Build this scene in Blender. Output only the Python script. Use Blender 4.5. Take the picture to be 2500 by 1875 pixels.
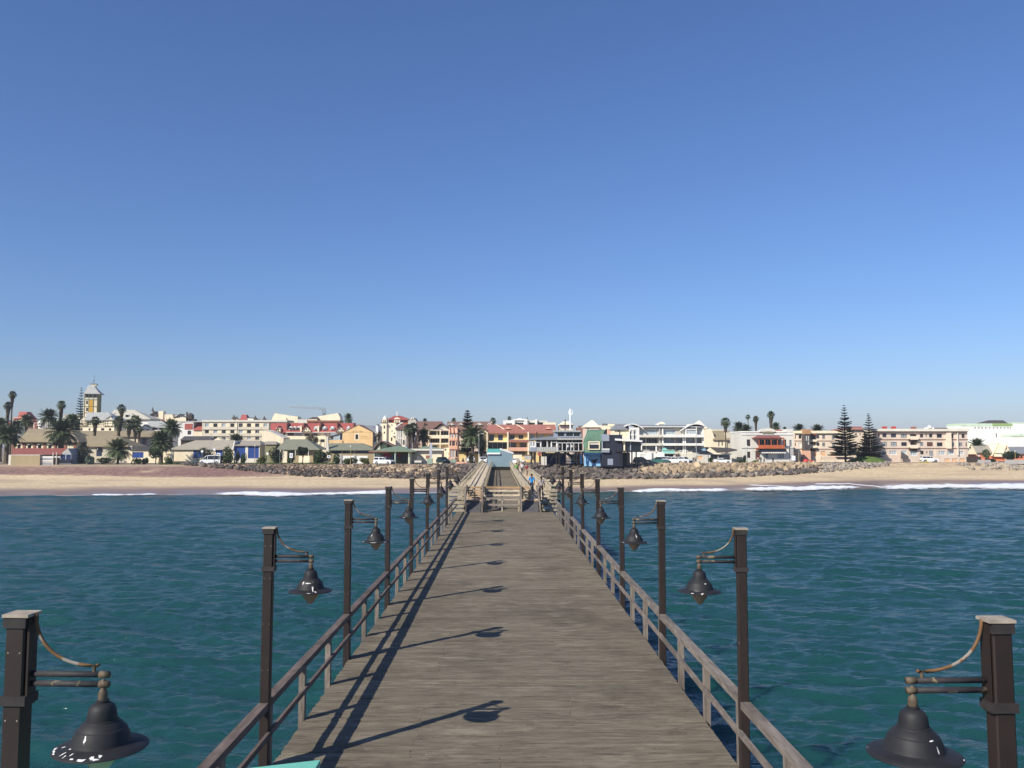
import bpy, bmesh, math, random
from mathutils import Vector, Matrix, noise
R = math.radians
for o in list(bpy.data.objects): bpy.data.objects.remove(o)
sc = bpy.context.scene
col = sc.collection
# ------------------------------------------------------------------ camera, sky, sun, exposure
CAMZ = 9.5                       # eye height above the sea (m)
F = 2100.0                       # focal length in pixels of a 2500 x 1875 picture
PITCH, YAW = math.atan(151.5 / F), math.atan(17.0 / F)
cam = bpy.data.cameras.new('camera'); cam.sensor_width = 36; cam.lens = 36 * F / 2500
cam.clip_start = 0.1; cam.clip_end = 30000
co = bpy.data.objects.new('camera', cam); col.objects.link(co); sc.camera = co
co.location = (0, 0, CAMZ); co.rotation_euler = (math.pi / 2 + PITCH, 0, -YAW)
SUN_EL, SUN_AZ = R(36.5), R(225)            # azimuth clockwise from +Y: behind left of the camera
w = bpy.data.worlds.new('World'); sc.world = w; w.use_nodes = True
nt = w.node_tree; bg = nt.nodes['Background']
sky = nt.nodes.new('ShaderNodeTexSky'); sky.sky_type = 'NISHITA'; sky.sun_disc = False
sky.sun_elevation = SUN_EL; sky.sun_rotation = SUN_AZ
sky.altitude = 0; sky.air_density = 1.1; sky.dust_density = 0.4; sky.ozone_density = 10.0
wb = nt.nodes.new('ShaderNodeVectorMath'); wb.operation = 'MULTIPLY'; wb.inputs[1].default_value = (1.07, 0.975, 1.05)   # white balance of the picture
nt.links.new(sky.outputs[0], wb.inputs[0]); nt.links.new(wb.outputs[0], bg.inputs[0]); bg.inputs[1].default_value = 0.098
sun = bpy.data.lights.new('sun', 'SUN'); sun.energy = 5.0; sun.angle = R(0.5); sun.color = (1, 0.94, 0.84)
so = bpy.data.objects.new('sun', sun); col.objects.link(so)
sd = Vector((math.sin(SUN_AZ) * math.cos(SUN_EL), math.cos(SUN_AZ) * math.cos(SUN_EL), math.sin(SUN_EL)))
so.rotation_euler = sd.to_track_quat('Z', 'Y').to_euler(); so.location = (-60, -60, 80)
sc.view_settings.view_transform = 'Standard'; sc.view_settings.look = 'None'
sc.view_settings.gamma = 1; sc.view_settings.exposure = 0.28
sc.view_settings.use_curve_mapping = False
sc.render.engine = 'CYCLES'; sc.render.resolution_x = 1024; sc.render.resolution_y = 768

# ------------------------------------------------------------------ helpers
cp, sp, cy_, sy_ = math.cos(PITCH), math.sin(PITCH), math.cos(YAW), math.sin(YAW)
FW = Vector((sy_ * cp, cy_ * cp, sp)); RT = Vector((cy_, -sy_, 0)); UP = RT.cross(FW)
def at(u, v, Y):
    "point of the place at distance Y that stands at picture position u, v"
    d = FW * F + RT * (u - 1250) - UP * (v - 937.5)
    return Vector((0, 0, CAMZ)) + d * (Y / d.y)

class MB:
    def __init__(s): s.v = []; s.f = []
    def add(s, vs, fs):
        n = len(s.v); s.v += [tuple(p) for p in vs]; s.f += [tuple(i + n for i in q) for q in fs]; return s
    def poly(s, *p): return s.add(p, [tuple(range(len(p)))])
    def box(s, x0, x1, y0, y1, z0, z1):
        return s.add([(x0,y0,z0),(x1,y0,z0),(x1,y1,z0),(x0,y1,z0),(x0,y0,z1),(x1,y0,z1),(x1,y1,z1),(x0,y1,z1)],
                     [(0,3,2,1),(4,5,6,7),(0,1,5,4),(1,2,6,5),(2,3,7,6),(3,0,4,7)])
    def bar(s, a, b, wx, wz, up=(0,0,1)):
        a, b = Vector(a), Vector(b); d = (b - a).normalized(); up = Vector(up)
        if abs(d.dot(up)) > .95: up = Vector((0, 1, 0))
        r = d.cross(up).normalized() * wx / 2; u = r.cross(d).normalized() * wz / 2
        return s.add([a-r-u, a+r-u, a+r+u, a-r+u, b-r-u, b+r-u, b+r+u, b-r+u],
                     [(0,1,2,3),(7,6,5,4),(0,4,5,1),(1,5,6,2),(2,6,7,3),(3,7,4,0)])
    def tube(s, path, rad, n=8, cap=True):
        path = [Vector(p) for p in path]; m = len(path)
        if not hasattr(rad, '__len__'): rad = [rad] * m
        vs = []; ref = None
        for i, p in enumerate(path):
            d = (path[min(i+1, m-1)] - path[max(i-1, 0)]).normalized()
            if ref is None: ref = Vector((1,0,0)) if abs(d.x) < .9 else Vector((0,1,0))
            a = d.cross(ref).normalized(); b = d.cross(a); ref = b.cross(d) if False else ref
            vs += [p + (a * math.cos(k*2*math.pi/n) + b * math.sin(k*2*math.pi/n)) * rad[i] for k in range(n)]
        fs = [(i*n+k, i*n+(k+1) % n, (i+1)*n+(k+1) % n, (i+1)*n+k) for i in range(m-1) for k in range(n)]
        if cap: fs += [tuple(range(n-1, -1, -1)), tuple(range((m-1)*n, m*n))]
        return s.add(vs, fs)
    def lathe(s, prof, n=24, c=(0,0,0)):
        vs = [(c[0]+r*math.cos(k*2*math.pi/n), c[1]+r*math.sin(k*2*math.pi/n), c[2]+z) for r, z in prof for k in range(n)]
        fs = [(i*n+k, i*n+(k+1) % n, (i+1)*n+(k+1) % n, (i+1)*n+k) for i in range(len(prof)-1) for k in range(n)]
        return s.add(vs, fs)
    def prism(s, pts, axis, a0, a1):
        "polygon pts extruded along an axis: 'x' takes (y, z), 'y' takes (x, z), 'z' takes (x, y)"
        n = len(pts)
        def mk(p, a): return {'x': (a, p[0], p[1]), 'y': (p[0], a, p[1]), 'z': (p[0], p[1], a)}[axis]
        return s.add([mk(p, a0) for p in pts] + [mk(p, a1) for p in pts],
                     [tuple(range(n)), tuple(range(2*n-1, n-1, -1))] + [(i, (i+1) % n, n+(i+1) % n, n+i) for i in range(n)])
    def mesh(s, name, mat=None, off=(0,0,0), smooth=False, rot=None):
        m = bpy.data.meshes.new(name)
        vs = s.v if not any(off) else [(a-off[0], b-off[1], c-off[2]) for a, b, c in s.v]
        if rot:
            c_, s_ = math.cos(rot), math.sin(rot); vs = [(a*c_-b*s_, a*s_+b*c_, c) for a, b, c in vs]
        m.from_pydata(vs, [], s.f); 
        if mat: m.materials.append(mat)
        if smooth: m.polygons.foreach_set('use_smooth', [True] * len(m.polygons))
        m.update(); return m
    def build(s, name, mat, parent=None, off=(0,0,0), smooth=False, rot=None):
        return link(name, s.mesh(name, mat, off, smooth, rot), parent)
def link(name, mesh, parent=None, loc=None, rz=None):
    o = bpy.data.objects.new(name, mesh); col.objects.link(o)
    if parent: o.parent = parent
    if loc is not None: o.location = loc
    if rz is not None: o.rotation_euler = (0, 0, rz)
    return o
def tag(o, label=None, cat=None, group=None, kind=None):
    if label: o['label'] = label
    if cat: o['category'] = cat
    if group: o['group'] = group
    if kind: o['kind'] = kind
    return o
def thing(name, label, cat, loc=(0,0,0), rz=0, group=None):
    o = bpy.data.objects.new(name, None); o.empty_display_size = .3; col.objects.link(o)
    o.location = loc; o.rotation_euler = (0, 0, rz); return tag(o, label, cat, group)
def copy_tree(o, parent=None):
    c = o.copy(); col.objects.link(c); c.parent = parent
    for ch in list(o.children): copy_tree(ch, c)
    return c
def lerp(a, b, t): return a + (b - a) * t
def interp(tab, x):
    if x <= tab[0][0]: return tab[0][1]
    for (a, p), (b, q) in zip(tab, tab[1:]):
        if x <= b: return p + (q - p) * (x - a) / (b - a)
    return tab[-1][1]

# ------------------------------------------------------------------ materials
MATS = {}
def mat(name, c=(.5,.5,.5), rough=.85, var=.12, scale=1.5, metal=0, spec=.3, bump=0, bscale=8, stretch=(1,1,1), objvar=0, patch=None, alpha=1):
    if name in MATS: return MATS[name]
    m = bpy.data.materials.new(name); m.use_nodes = True; n = m.node_tree.nodes; L = m.node_tree.links.new
    b = n['Principled BSDF']; b.inputs['Roughness'].default_value = rough; b.inputs['Metallic'].default_value = metal
    b.inputs['Specular IOR Level'].default_value = spec
    g = n.new('ShaderNodeNewGeometry'); mp = n.new('ShaderNodeVectorMath'); mp.operation = 'MULTIPLY'
    mp.inputs[1].default_value = stretch; L(g.outputs['Position'], mp.inputs[0])
    t = n.new('ShaderNodeTexNoise'); t.inputs['Scale'].default_value = scale; t.inputs['Detail'].default_value = 5
    t.inputs['Roughness'].default_value = .65; L(mp.outputs[0], t.inputs['Vector'])
    mr = n.new('ShaderNodeMapRange'); mr.inputs[1].default_value = .3; mr.inputs[2].default_value = .7
    mr.inputs[3].default_value = 1 - var; mr.inputs[4].default_value = 1 + var; L(t.outputs[0], mr.inputs[0])
    src = mr.outputs[0]
    if objvar:
        oi = n.new('ShaderNodeObjectInfo'); r2 = n.new('ShaderNodeMapRange'); L(oi.outputs['Random'], r2.inputs[0])
        r2.inputs[3].default_value = 1 - objvar; r2.inputs[4].default_value = 1 + objvar
        isl = n.new('ShaderNodeMapRange'); L(g.outputs['Random Per Island'], isl.inputs[0])
        isl.inputs[3].default_value = 1 - objvar; isl.inputs[4].default_value = 1 + objvar
        mm = n.new('ShaderNodeMath'); mm.operation = 'MULTIPLY'; L(src, mm.inputs[0]); L(r2.outputs[0], mm.inputs[1])
        m2 = n.new('ShaderNodeMath'); m2.operation = 'MULTIPLY'; L(mm.outputs[0], m2.inputs[0]); L(isl.outputs[0], m2.inputs[1]); src = m2.outputs[0]
    vm = n.new('ShaderNodeVectorMath'); vm.operation = 'SCALE'; vm.inputs[0].default_value = c; L(src, vm.inputs['Scale'])
    out = vm.outputs[0]
    if patch:                               # (colour, noise scale, threshold): blotches of another colour
        t2 = n.new('ShaderNodeTexNoise'); t2.inputs['Scale'].default_value = patch[1]; t2.inputs['Detail'].default_value = 4
        oi2 = n.new('ShaderNodeObjectInfo'); ad = n.new('ShaderNodeVectorMath'); ad.operation = 'ADD'
        L(g.outputs['Position'], ad.inputs[0]); L(oi2.outputs['Location'], ad.inputs[1]); L(ad.outputs[0], t2.inputs['Vector'])
        st = n.new('ShaderNodeMapRange'); st.inputs[1].default_value = patch[2]; st.inputs[2].default_value = patch[2] + .03; L(t2.outputs[0], st.inputs[0])
        mx = n.new('ShaderNodeMix'); mx.data_type = 'RGBA'; L(st.outputs[0], mx.inputs['Factor']); L(out, mx.inputs['A'])
        mx.inputs['B'].default_value = (*patch[0], 1); out = mx.outputs['Result']
    L(out, b.inputs['Base Color'])
    if bump:
        t3 = n.new('ShaderNodeTexNoise'); t3.inputs['Scale'].default_value = bscale; t3.inputs['Detail'].default_value = 4; L(mp.outputs[0], t3.inputs['Vector'])
        bm = n.new('ShaderNodeBump'); bm.inputs['Strength'].default_value = 1; bm.inputs['Distance'].default_value = bump
        L(t3.outputs[0], bm.inputs['Height']); L(bm.outputs[0], b.inputs['Normal'])
    MATS[name] = m; return m
def roofmat(name, c, pitch=.35, var=.1):
    "sheet-metal or tile roof: ribs as fine relief"
    if name in MATS: return MATS[name]
    m = mat(name, c, .6, var, .8); n = m.node_tree.nodes; L = m.node_tree.links.new
    g = n.new('ShaderNodeNewGeometry'); wv = n.new('ShaderNodeTexWave'); wv.inputs['Scale'].default_value = .31 / pitch
    wv.bands_direction = 'X'; L(g.outputs['Position'], wv.inputs['Vector'])
    bm = n.new('ShaderNodeBump'); bm.inputs['Distance'].default_value = .04; L(wv.outputs[1], bm.inputs['Height']); L(bm.outputs[0], n['Principled BSDF'].inputs['Normal'])
    return m
# ------------------------------------------------------------------ sea, beach, ground
STREET = 5.0
C1 = [(-2500,1216),(-800,1214),(0,1211),(250,1207),(500,1206),(750,1207),(1000,1204),(1250,1203),(1450,1202),(1700,1199),(1900,1196),(2100,1192),(2300,1190),(2500,1191),(3300,1195),(5000,1197)]
C2 = [(-2500,1167),(1250,1166),(1450,1167),(1700,1165),(1950,1162),(2100,1160),(2500,1160),(5000,1162)]
C3 = [(-2500,1134),(1700,1134),(2000,1131),(2200,1129),(5000,1129)]
def cdepth(tab, px, z): return F * (CAMZ - z) / (interp(tab, px) - 1089)
def wob(x, s, a): return a * noise.noise(Vector((x * s, 3.3, 7.7)))
def shore(px):
    "distances of waterline, toe of the slope and crest for a bearing"
    k = px / 60.0
    return (cdepth(C1, px, 0) + wob(k, .9, 2.2) + wob(k, 2.7, .8), cdepth(C2, px, 2.2) + wob(k, 1.3, .8), cdepth(C3, px, STREET) + wob(k, 1.1, .6))
def ground_at(px, Y):
    a, b, c = shore(px)
    if Y < a: return (Y - a) * .07
    if Y < b:
        t = (Y - a) / (b - a); return 2.2 * (t * .8 + .2 * t * t)
    if Y < c: 
        t = (Y - b) / (c - b); return 2.2 + (STREET - 2.2) * (t * t * (3 - 2 * t) * .5 + t * .5)
    return STREET
def px_of(x, y): return 1233 + F * x / y
def gz(x, y): return ground_at(px_of(x, y), y)

def beach_mesh():
    mb = MB(); cols = [-2500 + 20 * i for i in range(376)]; ts = []
    for i in range(9): ts.append(('u', i / 8))
    for i in range(1, 25): ts.append(('s', i / 24))
    for i in range(1, 15): ts.append(('r', i / 14))
    for k, t in ts:
        for px in cols:
            a, b, c = shore(px)
            Y = lerp(a - 30, a, t) if k == 'u' else lerp(a, b, t) if k == 's' else lerp(b, c, t)
            z = ground_at(px, Y); X = (px - 1233) / F * Y
            if k != 'u' and not (k == 'r' and t == 1): z += .10 * noise.noise(Vector((X * .12, Y * .25, 1))) + .05 * noise.noise(Vector((X * .5, Y * .7, 5)))
            mb.v.append((X, Y, z))
    n = len(cols)
    mb.f = [(j*n+i, j*n+i+1, (j+1)*n+i+1, (j+1)*n+i) for j in range(len(ts)-1) for i in range(n-1)]
    return mb
def sand_material():
    m = bpy.data.materials.new('sand'); m.use_nodes = True; n = m.node_tree.nodes; L = m.node_tree.links.new; b = n['Principled BSDF']
    g = n.new('ShaderNodeNewGeometry'); sx = n.new('ShaderNodeSeparateXYZ'); L(g.outputs['Position'], sx.inputs[0])
    def nz(scale, detail=4, st=(1,1,1)):
        v = n.new('ShaderNodeVectorMath'); v.operation = 'MULTIPLY'; v.inputs[1].default_value = st; L(g.outputs['Position'], v.inputs[0])
        t = n.new('ShaderNodeTexNoise'); t.inputs['Scale'].default_value = scale; t.inputs['Detail'].default_value = detail; L(v.outputs[0], t.inputs['Vector']); return t.outputs[0]
    def math_(op, a, c):
        q = n.new('ShaderNodeMath'); q.operation = op
        for i, s in enumerate((a, c)):
            if isinstance(s, (int, float)): q.inputs[i].default_value = s
            else: L(s, q.inputs[i])
        return q.outputs[0]
    def ramp(v, a, c):
        q = n.new('ShaderNodeMapRange'); q.interpolation_type = 'SMOOTHSTEP'; q.inputs[1].default_value = a; q.inputs[2].default_value = c; L(v, q.inputs[0]); return q.outputs[0]
    def mix(f, a, c):
        q = n.new('ShaderNodeMix'); q.data_type = 'RGBA'; L(f, q.inputs['Factor'])
        for k, s in (('A', a), ('B', c)):
            if isinstance(s, tuple): q.inputs[k].default_value = (*s, 1)
            else: L(s, q.inputs[k])
        return q.outputs['Result']
    big = nz(.05, 3, (.5, 1, 1)); fine = nz(1.2, 6); z = sx.outputs[2]
    zj = math_('ADD', z, math_('MULTIPLY', math_('SUBTRACT', big, .5), .9))
    dry = mix(ramp(fine, .35, .65), (.49,.375,.228), (.60,.475,.300))
    dry = mix(ramp(nz(.12, 5, (.4,2,1)), .5, .7), dry, (.43,.325,.21))
    # dark red mineral sand high on the beach, left of the pier
    garnet = math_('MULTIPLY', ramp(math_('ADD', z, math_('MULTIPLY', math_('SUBTRACT', nz(.09, 5, (.35,1.6,1)), .5), 2.4)), 2.3, 2.8), ramp(math_('MULTIPLY', sx.outputs[0], -1), 30, 62))
    garnet = math_('MULTIPLY', garnet, ramp(nz(.10, 5, (.45,1.3,1)), .22, .40))
    garnet = math_('MULTIPLY', garnet, math_('SUBTRACT', 1, math_('MULTIPLY', ramp(z, 4.3, 4.9), .55)))
    c0 = mix(garnet, dry, mix(ramp(fine, .4, .6), (.17,.10,.085), (.24,.145,.115)))
    upper = math_('MULTIPLY', ramp(z, 3.6, 4.7), ramp(nz(.4, 5), .4, .6))
    c0 = mix(math_('MULTIPLY', upper, .6), c0, (.30,.21,.15))
    zj = math_('SUBTRACT', zj, math_('MULTIPLY', ramp(sx.outputs[0], 45, 95), .5)); wet = math_('SUBTRACT', 1, ramp(zj, .55, 1.15)); c1 = mix(wet, c0, (.23,.168,.14))
    L(c1, b.inputs['Base Color'])
    rr = n.new('ShaderNodeMapRange'); L(math_('SUBTRACT', 1, ramp(zj, .35, .8)), rr.inputs[0]); rr.inputs[3].default_value = .9; rr.inputs[4].default_value = .28; L(rr.outputs[0], b.inputs['Roughness'])
    b.inputs['Specular IOR Level'].default_value = .35
    bm = n.new('ShaderNodeBump'); bm.inputs['Distance'].default_value = .06; L(math_('MULTIPLY', fine, ramp(zj, .5, 1.1)), bm.inputs['Height']); L(bm.outputs[0], b.inputs['Normal'])
    return m
tag(beach_mesh().build('beach', sand_material(), smooth=True), kind='structure')

def town_ground():
    mb = MB(); cols = [-2500 + 40 * i for i in range(188)]
    rows = [0, 3, 8, 20, 60, 150, 600, 2500, 9000]
    for r in rows:
        for px in cols:
            Y = shore(px)[2] + r; mb.v.append(((px - 1233) / F * Y, Y, STREET))
    n = len(cols); mb.f = [(j*n+i, j*n+i+1, (j+1)*n+i+1, (j+1)*n+i) for j in range(len(rows)-1) for i in range(n-1)]
    return mb
tag(town_ground().build('ground', mat('dirt', (.23,.19,.14), .95, .3, .3)), kind='structure')
def strip(name, px0, px1, d0, d1, m, z, step=25, kind='structure'):
    mb = MB(); k = 0; px = px0
    while px <= px1:
        c = shore(px)[2]
        for d in (d0, d1):
            Y = c + d; mb.v.append(((px - 1233) / F * Y, Y, z))
        if k: mb.f.append((2*k-2, 2*k, 2*k+1, 2*k-1))
        k += 1; px += step
    return tag(mb.build(name, m), kind=kind)
ASPH = mat('asphalt', (.075,.073,.07), .9, .2, .6)
strip('road', 1290, 2480, 8, 17, ASPH, STREET + .012)
strip('car_park', 830, 1289, 3, 20, mat('gravel_road', (.26,.22,.17), .95, .25, .5), STREET + .008)
strip('pavement', 1290, 2480, 4.0, 7.7, mat('paving', (.33,.29,.24), .9, .15, .7), STREET + .016)
strip('lawn', 395, 828, 1.5, 14, mat('lawn', (.075,.10,.03), .95, .35, .6), STREET + .01)

def sea_mesh():
    rnd = random.Random(5); W = []
    for i in range(60):
        lam = 0.45 * (1.062 ** i) * rnd.uniform(.93, 1.07)
        a = R(72) + rnd.gauss(0, R(32 if lam < 2.6 else 20)); k = 2 * math.pi / lam
        W.append((k * math.cos(a), k * math.sin(a), rnd.uniform(0, 6.28), (.0165 if lam < .9 else .0180 if lam < 2.4 else .0095 if lam < 4.5 else .0034) * lam * rnd.uniform(.6, 1.15)))
    import numpy as np
    Y = []; y = 15.0
    while y < 214: Y.append(y); y += max(.14, .0040 * y)
    Y = np.array(Y); U = np.linspace(-1, 1, 521); half = .74 * Y + 16
    X2 = half[:, None] * U[None, :]; Y2 = np.repeat(Y[:, None], 521, 1); Z = np.zeros_like(X2)
    # gusts: patches of rougher and calmer water
    for kx, ky, ph, a in W:
        lam = 2 * math.pi / math.hypot(kx, ky); step = .0040 * Y2
        fade = np.clip((lam / np.maximum(step, .14) - 2.0) / 2.5, 0, 1)
        p = kx * X2 + ky * Y2 + ph; Z += a * fade * (np.sin(p) + .28 * np.cos(2 * p))
    patch = 1 + .14 * np.sin(X2 * .11 + 1.3 * np.sin(Y2 * .07)) * np.sin(Y2 * .09 + X2 * .03); Z *= patch * .68
    # swell that steepens towards the shore
    sw = np.zeros_like(Z)
    ws = np.interp(px_of(X2, Y2), [-2500 + 20*i for i in range(376)], [shore(-2500 + 20*i)[0] for i in range(376)])
    d = ws - Y2
    for off, amp, wd in ((4.5, .42, 1.5), (13, .22, 3.2), (27, .22, 4.0)):
        q = d - off - 2.2 * np.sin(X2 * .045 + off) - 1.1 * np.sin(X2 * .13 + 2 * off)
        sw += amp * (.55 + .45 * np.sin(X2 * .06 + off * 1.7)) * np.exp(-(q / wd) ** 2)
    edge = np.clip((1 - np.abs(U)) * 12, 0, 1)[None, :] * np.clip((Y2 - 15) / 3, 0, 1)
    shal = np.clip(d / 5, 0.0, 1)
    Z = (Z * np.clip(d / 14, .25, 1) * np.clip(shal, 0, 1) + sw * np.clip(d / 2.5, 0, 1)) * edge
    Z -= np.clip(-d, 0, 40) * .06
    n = 521; r = len(Y)
    vs = np.stack([X2, Y2, Z], -1).reshape(-1, 3)
    idx = (np.arange(r - 1)[:, None] * n + np.arange(n - 1)[None, :]).reshape(-1)
    fs = np.stack([idx, idx + 1, idx + n + 1, idx + n], -1)
    # flat open water round the patch
    h0, h1 = float(half[0]), float(half[-1]); y0, y1 = float(Y[0]), float(Y[-1]); B = 9000
    ex = [(-B,-B,0),(B,-B,0),(B,y0,0),(h0,y0,0),(-h0,y0,0),(-B,y0,0),(-B,y1,-2.4),(-h1,y1,-2.4),(h1,y1,-2.4),(B,y1,-2.4)]
    o = len(vs); ef = [(0,1,2,3,4,5),(5,4,7,6),(3,2,9,8)]
    m = bpy.data.meshes.new('sea'); m.from_pydata(vs.tolist() + ex, [], fs.tolist() + [tuple(i + o for i in q) for q in ef])
    m.polygons.foreach_set('use_smooth', [True] * len(m.polygons)); m.update(); return m
def sea_material():
    m = bpy.data.materials.new('sea_water'); m.use_nodes = True; n = m.node_tree.nodes; L = m.node_tree.links.new; b = n['Principled BSDF']
    g = n.new('ShaderNodeNewGeometry')
    def nz(scale, st, detail=3):
        v = n.new('ShaderNodeVectorMath'); v.operation = 'MULTIPLY'; v.inputs[1].default_value = st; L(g.outputs['Position'], v.inputs[0])
        t = n.new('ShaderNodeTexNoise'); t.inputs['Scale'].default_value = scale; t.inputs['Detail'].default_value = detail; L(v.outputs[0], t.inputs['Vector']); return t.outputs[0]
    r = n.new('ShaderNodeValToRGB'); L(nz(.045, (.6,1,1), 4), r.inputs[0])
    r.color_ramp.elements[0].position = .3; r.color_ramp.elements[0].color = (.009,.050,.051,1)
    r.color_ramp.elements[1].position = .72; r.color_ramp.elements[1].color = (.011,.062,.057,1)
    L(r.outputs[0], b.inputs['Base Color'])
    b.inputs['Roughness'].default_value = .2; b.inputs['IOR'].default_value = 1.33; b.subsurface_method = 'BURLEY'; b.inputs['Subsurface Weight'].default_value = 1; b.inputs['Subsurface Radius'].default_value = (1,1,1); b.inputs['Subsurface Scale'].default_value = 1.3; b.inputs['Specular IOR Level'].default_value = .5
    ad = n.new('ShaderNodeMath'); ad.operation = 'MULTIPLY_ADD'; L(nz(2.2, (.55,1.25,1), 4), ad.inputs[0]); ad.inputs[1].default_value = .20; 
    m2 = n.new('ShaderNodeMath'); m2.operation = 'MULTIPLY'; L(nz(7, (.6,1.2,1), 3), m2.inputs[0]); m2.inputs[1].default_value = .045; L(m2.outputs[0], ad.inputs[2])
    bm = n.new('ShaderNodeBump'); bm.inputs['Distance'].default_value = 1; bm.inputs['Strength'].default_value = .9; L(ad.outputs[0], bm.inputs['Height']); L(bm.outputs[0], b.inputs['Normal'])
    return m
tag(link('sea', sea_mesh()), kind='structure').data.materials.append(sea_material())

# surf: broken white water lying along the waterline
def foam_material():
    m = bpy.data.materials.new('foam'); m.use_nodes = True; n = m.node_tree.nodes; L = m.node_tree.links.new; b = n['Principled BSDF']
    b.inputs['Base Color'].default_value = (.78,.80,.81,1); b.inputs['Roughness'].default_value = .8
    g = n.new('ShaderNodeNewGeometry'); v = n.new('ShaderNodeVectorMath'); v.operation = 'MULTIPLY'; v.inputs[1].default_value = (.35,1,1); L(g.outputs['Position'], v.inputs[0])
    t = n.new('ShaderNodeTexNoise'); t.inputs['Scale'].default_value = 1.6; t.inputs['Detail'].default_value = 7; t.inputs['Roughness'].default_value = .7; L(v.outputs[0], t.inputs['Vector'])
    at_ = n.new('ShaderNodeAttribute'); at_.attribute_name = 'cover'
    ad = n.new('ShaderNodeMath'); ad.operation = 'ADD'; L(t.outputs[0], ad.inputs[0]); L(at_.outputs['Fac'], ad.inputs[1])
    mr = n.new('ShaderNodeMapRange'); mr.inputs[1].default_value = .92; mr.inputs[2].default_value = 1.12; L(ad.outputs[0], mr.inputs[0]); L(mr.outputs[0], b.inputs['Alpha'])
    bm = n.new('ShaderNodeBump'); bm.inputs['Distance'].default_value = .12; L(t.outputs[0], bm.inputs['Height']); L(bm.outputs[0], b.inputs['Normal'])
    return m
FOAM = foam_material()
def foam_strip(px0, px1, offs, wid, rise, seed, cover, z0=.03):
    "a band of foam: offs(px) metres seaward of the waterline, wid(px) metres wide"
    mb = MB(); cov = []; N = max(8, int((px1 - px0) / 5)); M = 8
    for i in range(N + 1):
        px = lerp(px0, px1, i / N); a = shore(px)[0]; o = offs(px); wd = wid(px) * (1.5 + .5 * noise.noise(Vector((px * .03, seed, 1)))); e = min(1, 6 * min(i, N - i) / N + .05)
        for j in range(M + 1):
            t = j / M; Y = a - o + wd * (t - .5); X = (px - 1233) / F * Y
            lum = noise.noise(Vector((X * .7 + seed, Y * .9, 2))) * .5 + .5
            hump = math.sin(math.pi * t)
            z = max(0, ground_at(px, Y)) + z0 + rise * hump * (.5 + lum) * e
            mb.v.append((X, Y, z)); cov.append(cover * (.12 + .95 * hump ** .6) * e)
    M += 1; mb.f = [(i*M+j, (i+1)*M+j, (i+1)*M+j+1, i*M+j+1) for i in range(N) for j in range(M-1)]
    me = mb.mesh('surf_foam', FOAM, smooth=True); at_ = me.attributes.new('cover', 'FLOAT', 'POINT'); at_.data.foreach_set('value', cov)
    return tag(link('surf_foam', me), kind='stuff')
sn = math.sin
foam_strip(-300, 62, lambda p: .6, lambda p: 2.0, .10, 1, .62)
foam_strip(215, 410, lambda p: 1.0 + .5*sn(p*.03), lambda p: 2.6 + 1*sn(p*.05), .22, 2, .72)
foam_strip(120, 230, lambda p: .5, lambda p: 1.2, .05, 9, .5)
foam_strip(400, 520, lambda p: .2, lambda p: 1.1, .05, 12, .5)
foam_strip(485, 1010, lambda p: .2 + .9*sn(p*.011), lambda p: 6.5 + 2.6*sn(p*.02+1), .35, 3, .70)
foam_strip(985, 1120, lambda p: .2, lambda p: 2.6, .12, 4, .6)
foam_strip(1330, 1540, lambda p: .4, lambda p: 2.0 + .5*sn(p*.04), .12, 5, .66)
foam_strip(1515, 1800, lambda p: .8 + .7*sn(p*.03), lambda p: 5.5 + 1.6*sn(p*.04), .5, 6, .72)
foam_strip(1780, 2130, lambda p: 1.2 + .6*sn(p*.02), lambda p: 7.5 + 2*sn(p*.02), .6, 7, .72)
foam_strip(2090, 2700, lambda p: 3.0 + .9*sn(p*.015), lambda p: 12.0 + 2.5*sn(p*.02+2), .7, 8, .72)
foam_strip(1850, 2120, lambda p: 4.5 + .6*sn(p*.05), lambda p: 3.0, .05, 21, .5)
foam_strip(2150, 2520, lambda p: 7.5 + .9*sn(p*.02), lambda p: 5.0, .06, 18, .56)
# thin tongues of spent foam running up the wet sand
foam_strip(1805, 1990, lambda p: -9.5 * max(0, min(1, (1990-p)/150)) ** .6 + 1.0, lambda p: 1.3, .02, 10, .62)
foam_strip(1960, 2180, lambda p: -9.0 * max(0, min(1, (2180-p)/110)) + .5, lambda p: 1.5, .02, 11, .64)
foam_strip(2280, 2480, lambda p: -6.0 + 5 * max(0, min(1, (p-2280)/170)), lambda p: 1.6, .02, 13, .62)
foam_strip(1470, 1545, lambda p: -4 * (1545-p)/75, lambda p: .8, .02, 14, .5)

# ------------------------------------------------------------------ rock revetment either side of the pier
def boulder(seed, slab=0):
    rnd = random.Random(seed); bm = bmesh.new()
    for i in range(15):
        v = Vector((rnd.gauss(0,1), rnd.gauss(0,1), rnd.gauss(0,1))).normalized()
        if slab: v = Vector([max(-.62, min(.62, c)) for c in v]) * 1.45
        bm.verts.new(v * rnd.uniform(.82, 1.0))
    r = bmesh.ops.convex_hull(bm, input=bm.verts); bmesh.ops.delete(bm, geom=[e for e in r['geom_interior'] if isinstance(e, bmesh.types.BMVert)], context='VERTS')
    m = bpy.data.meshes.new('stone'); bm.to_mesh(m); bm.free(); return m
DARKROCK = mat('dark_rock', (.115,.095,.08), .9, .3, 1.2, bump=.08, bscale=3, objvar=.4)
TANROCK = mat('tan_rock', (.25,.18,.12), .9, .25, 1.2, bump=.08, bscale=3, objvar=.36)
SANDST = mat('sandstone', (.37,.28,.18), .9, .18, 1.0, bump=.06, bscale=2.5, objvar=.22)
GREYROCK = mat('grey_rock', (.30,.26,.21), .9, .2, 1.2, bump=.06, bscale=3, objvar=.35)
BMESH = {}
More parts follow.
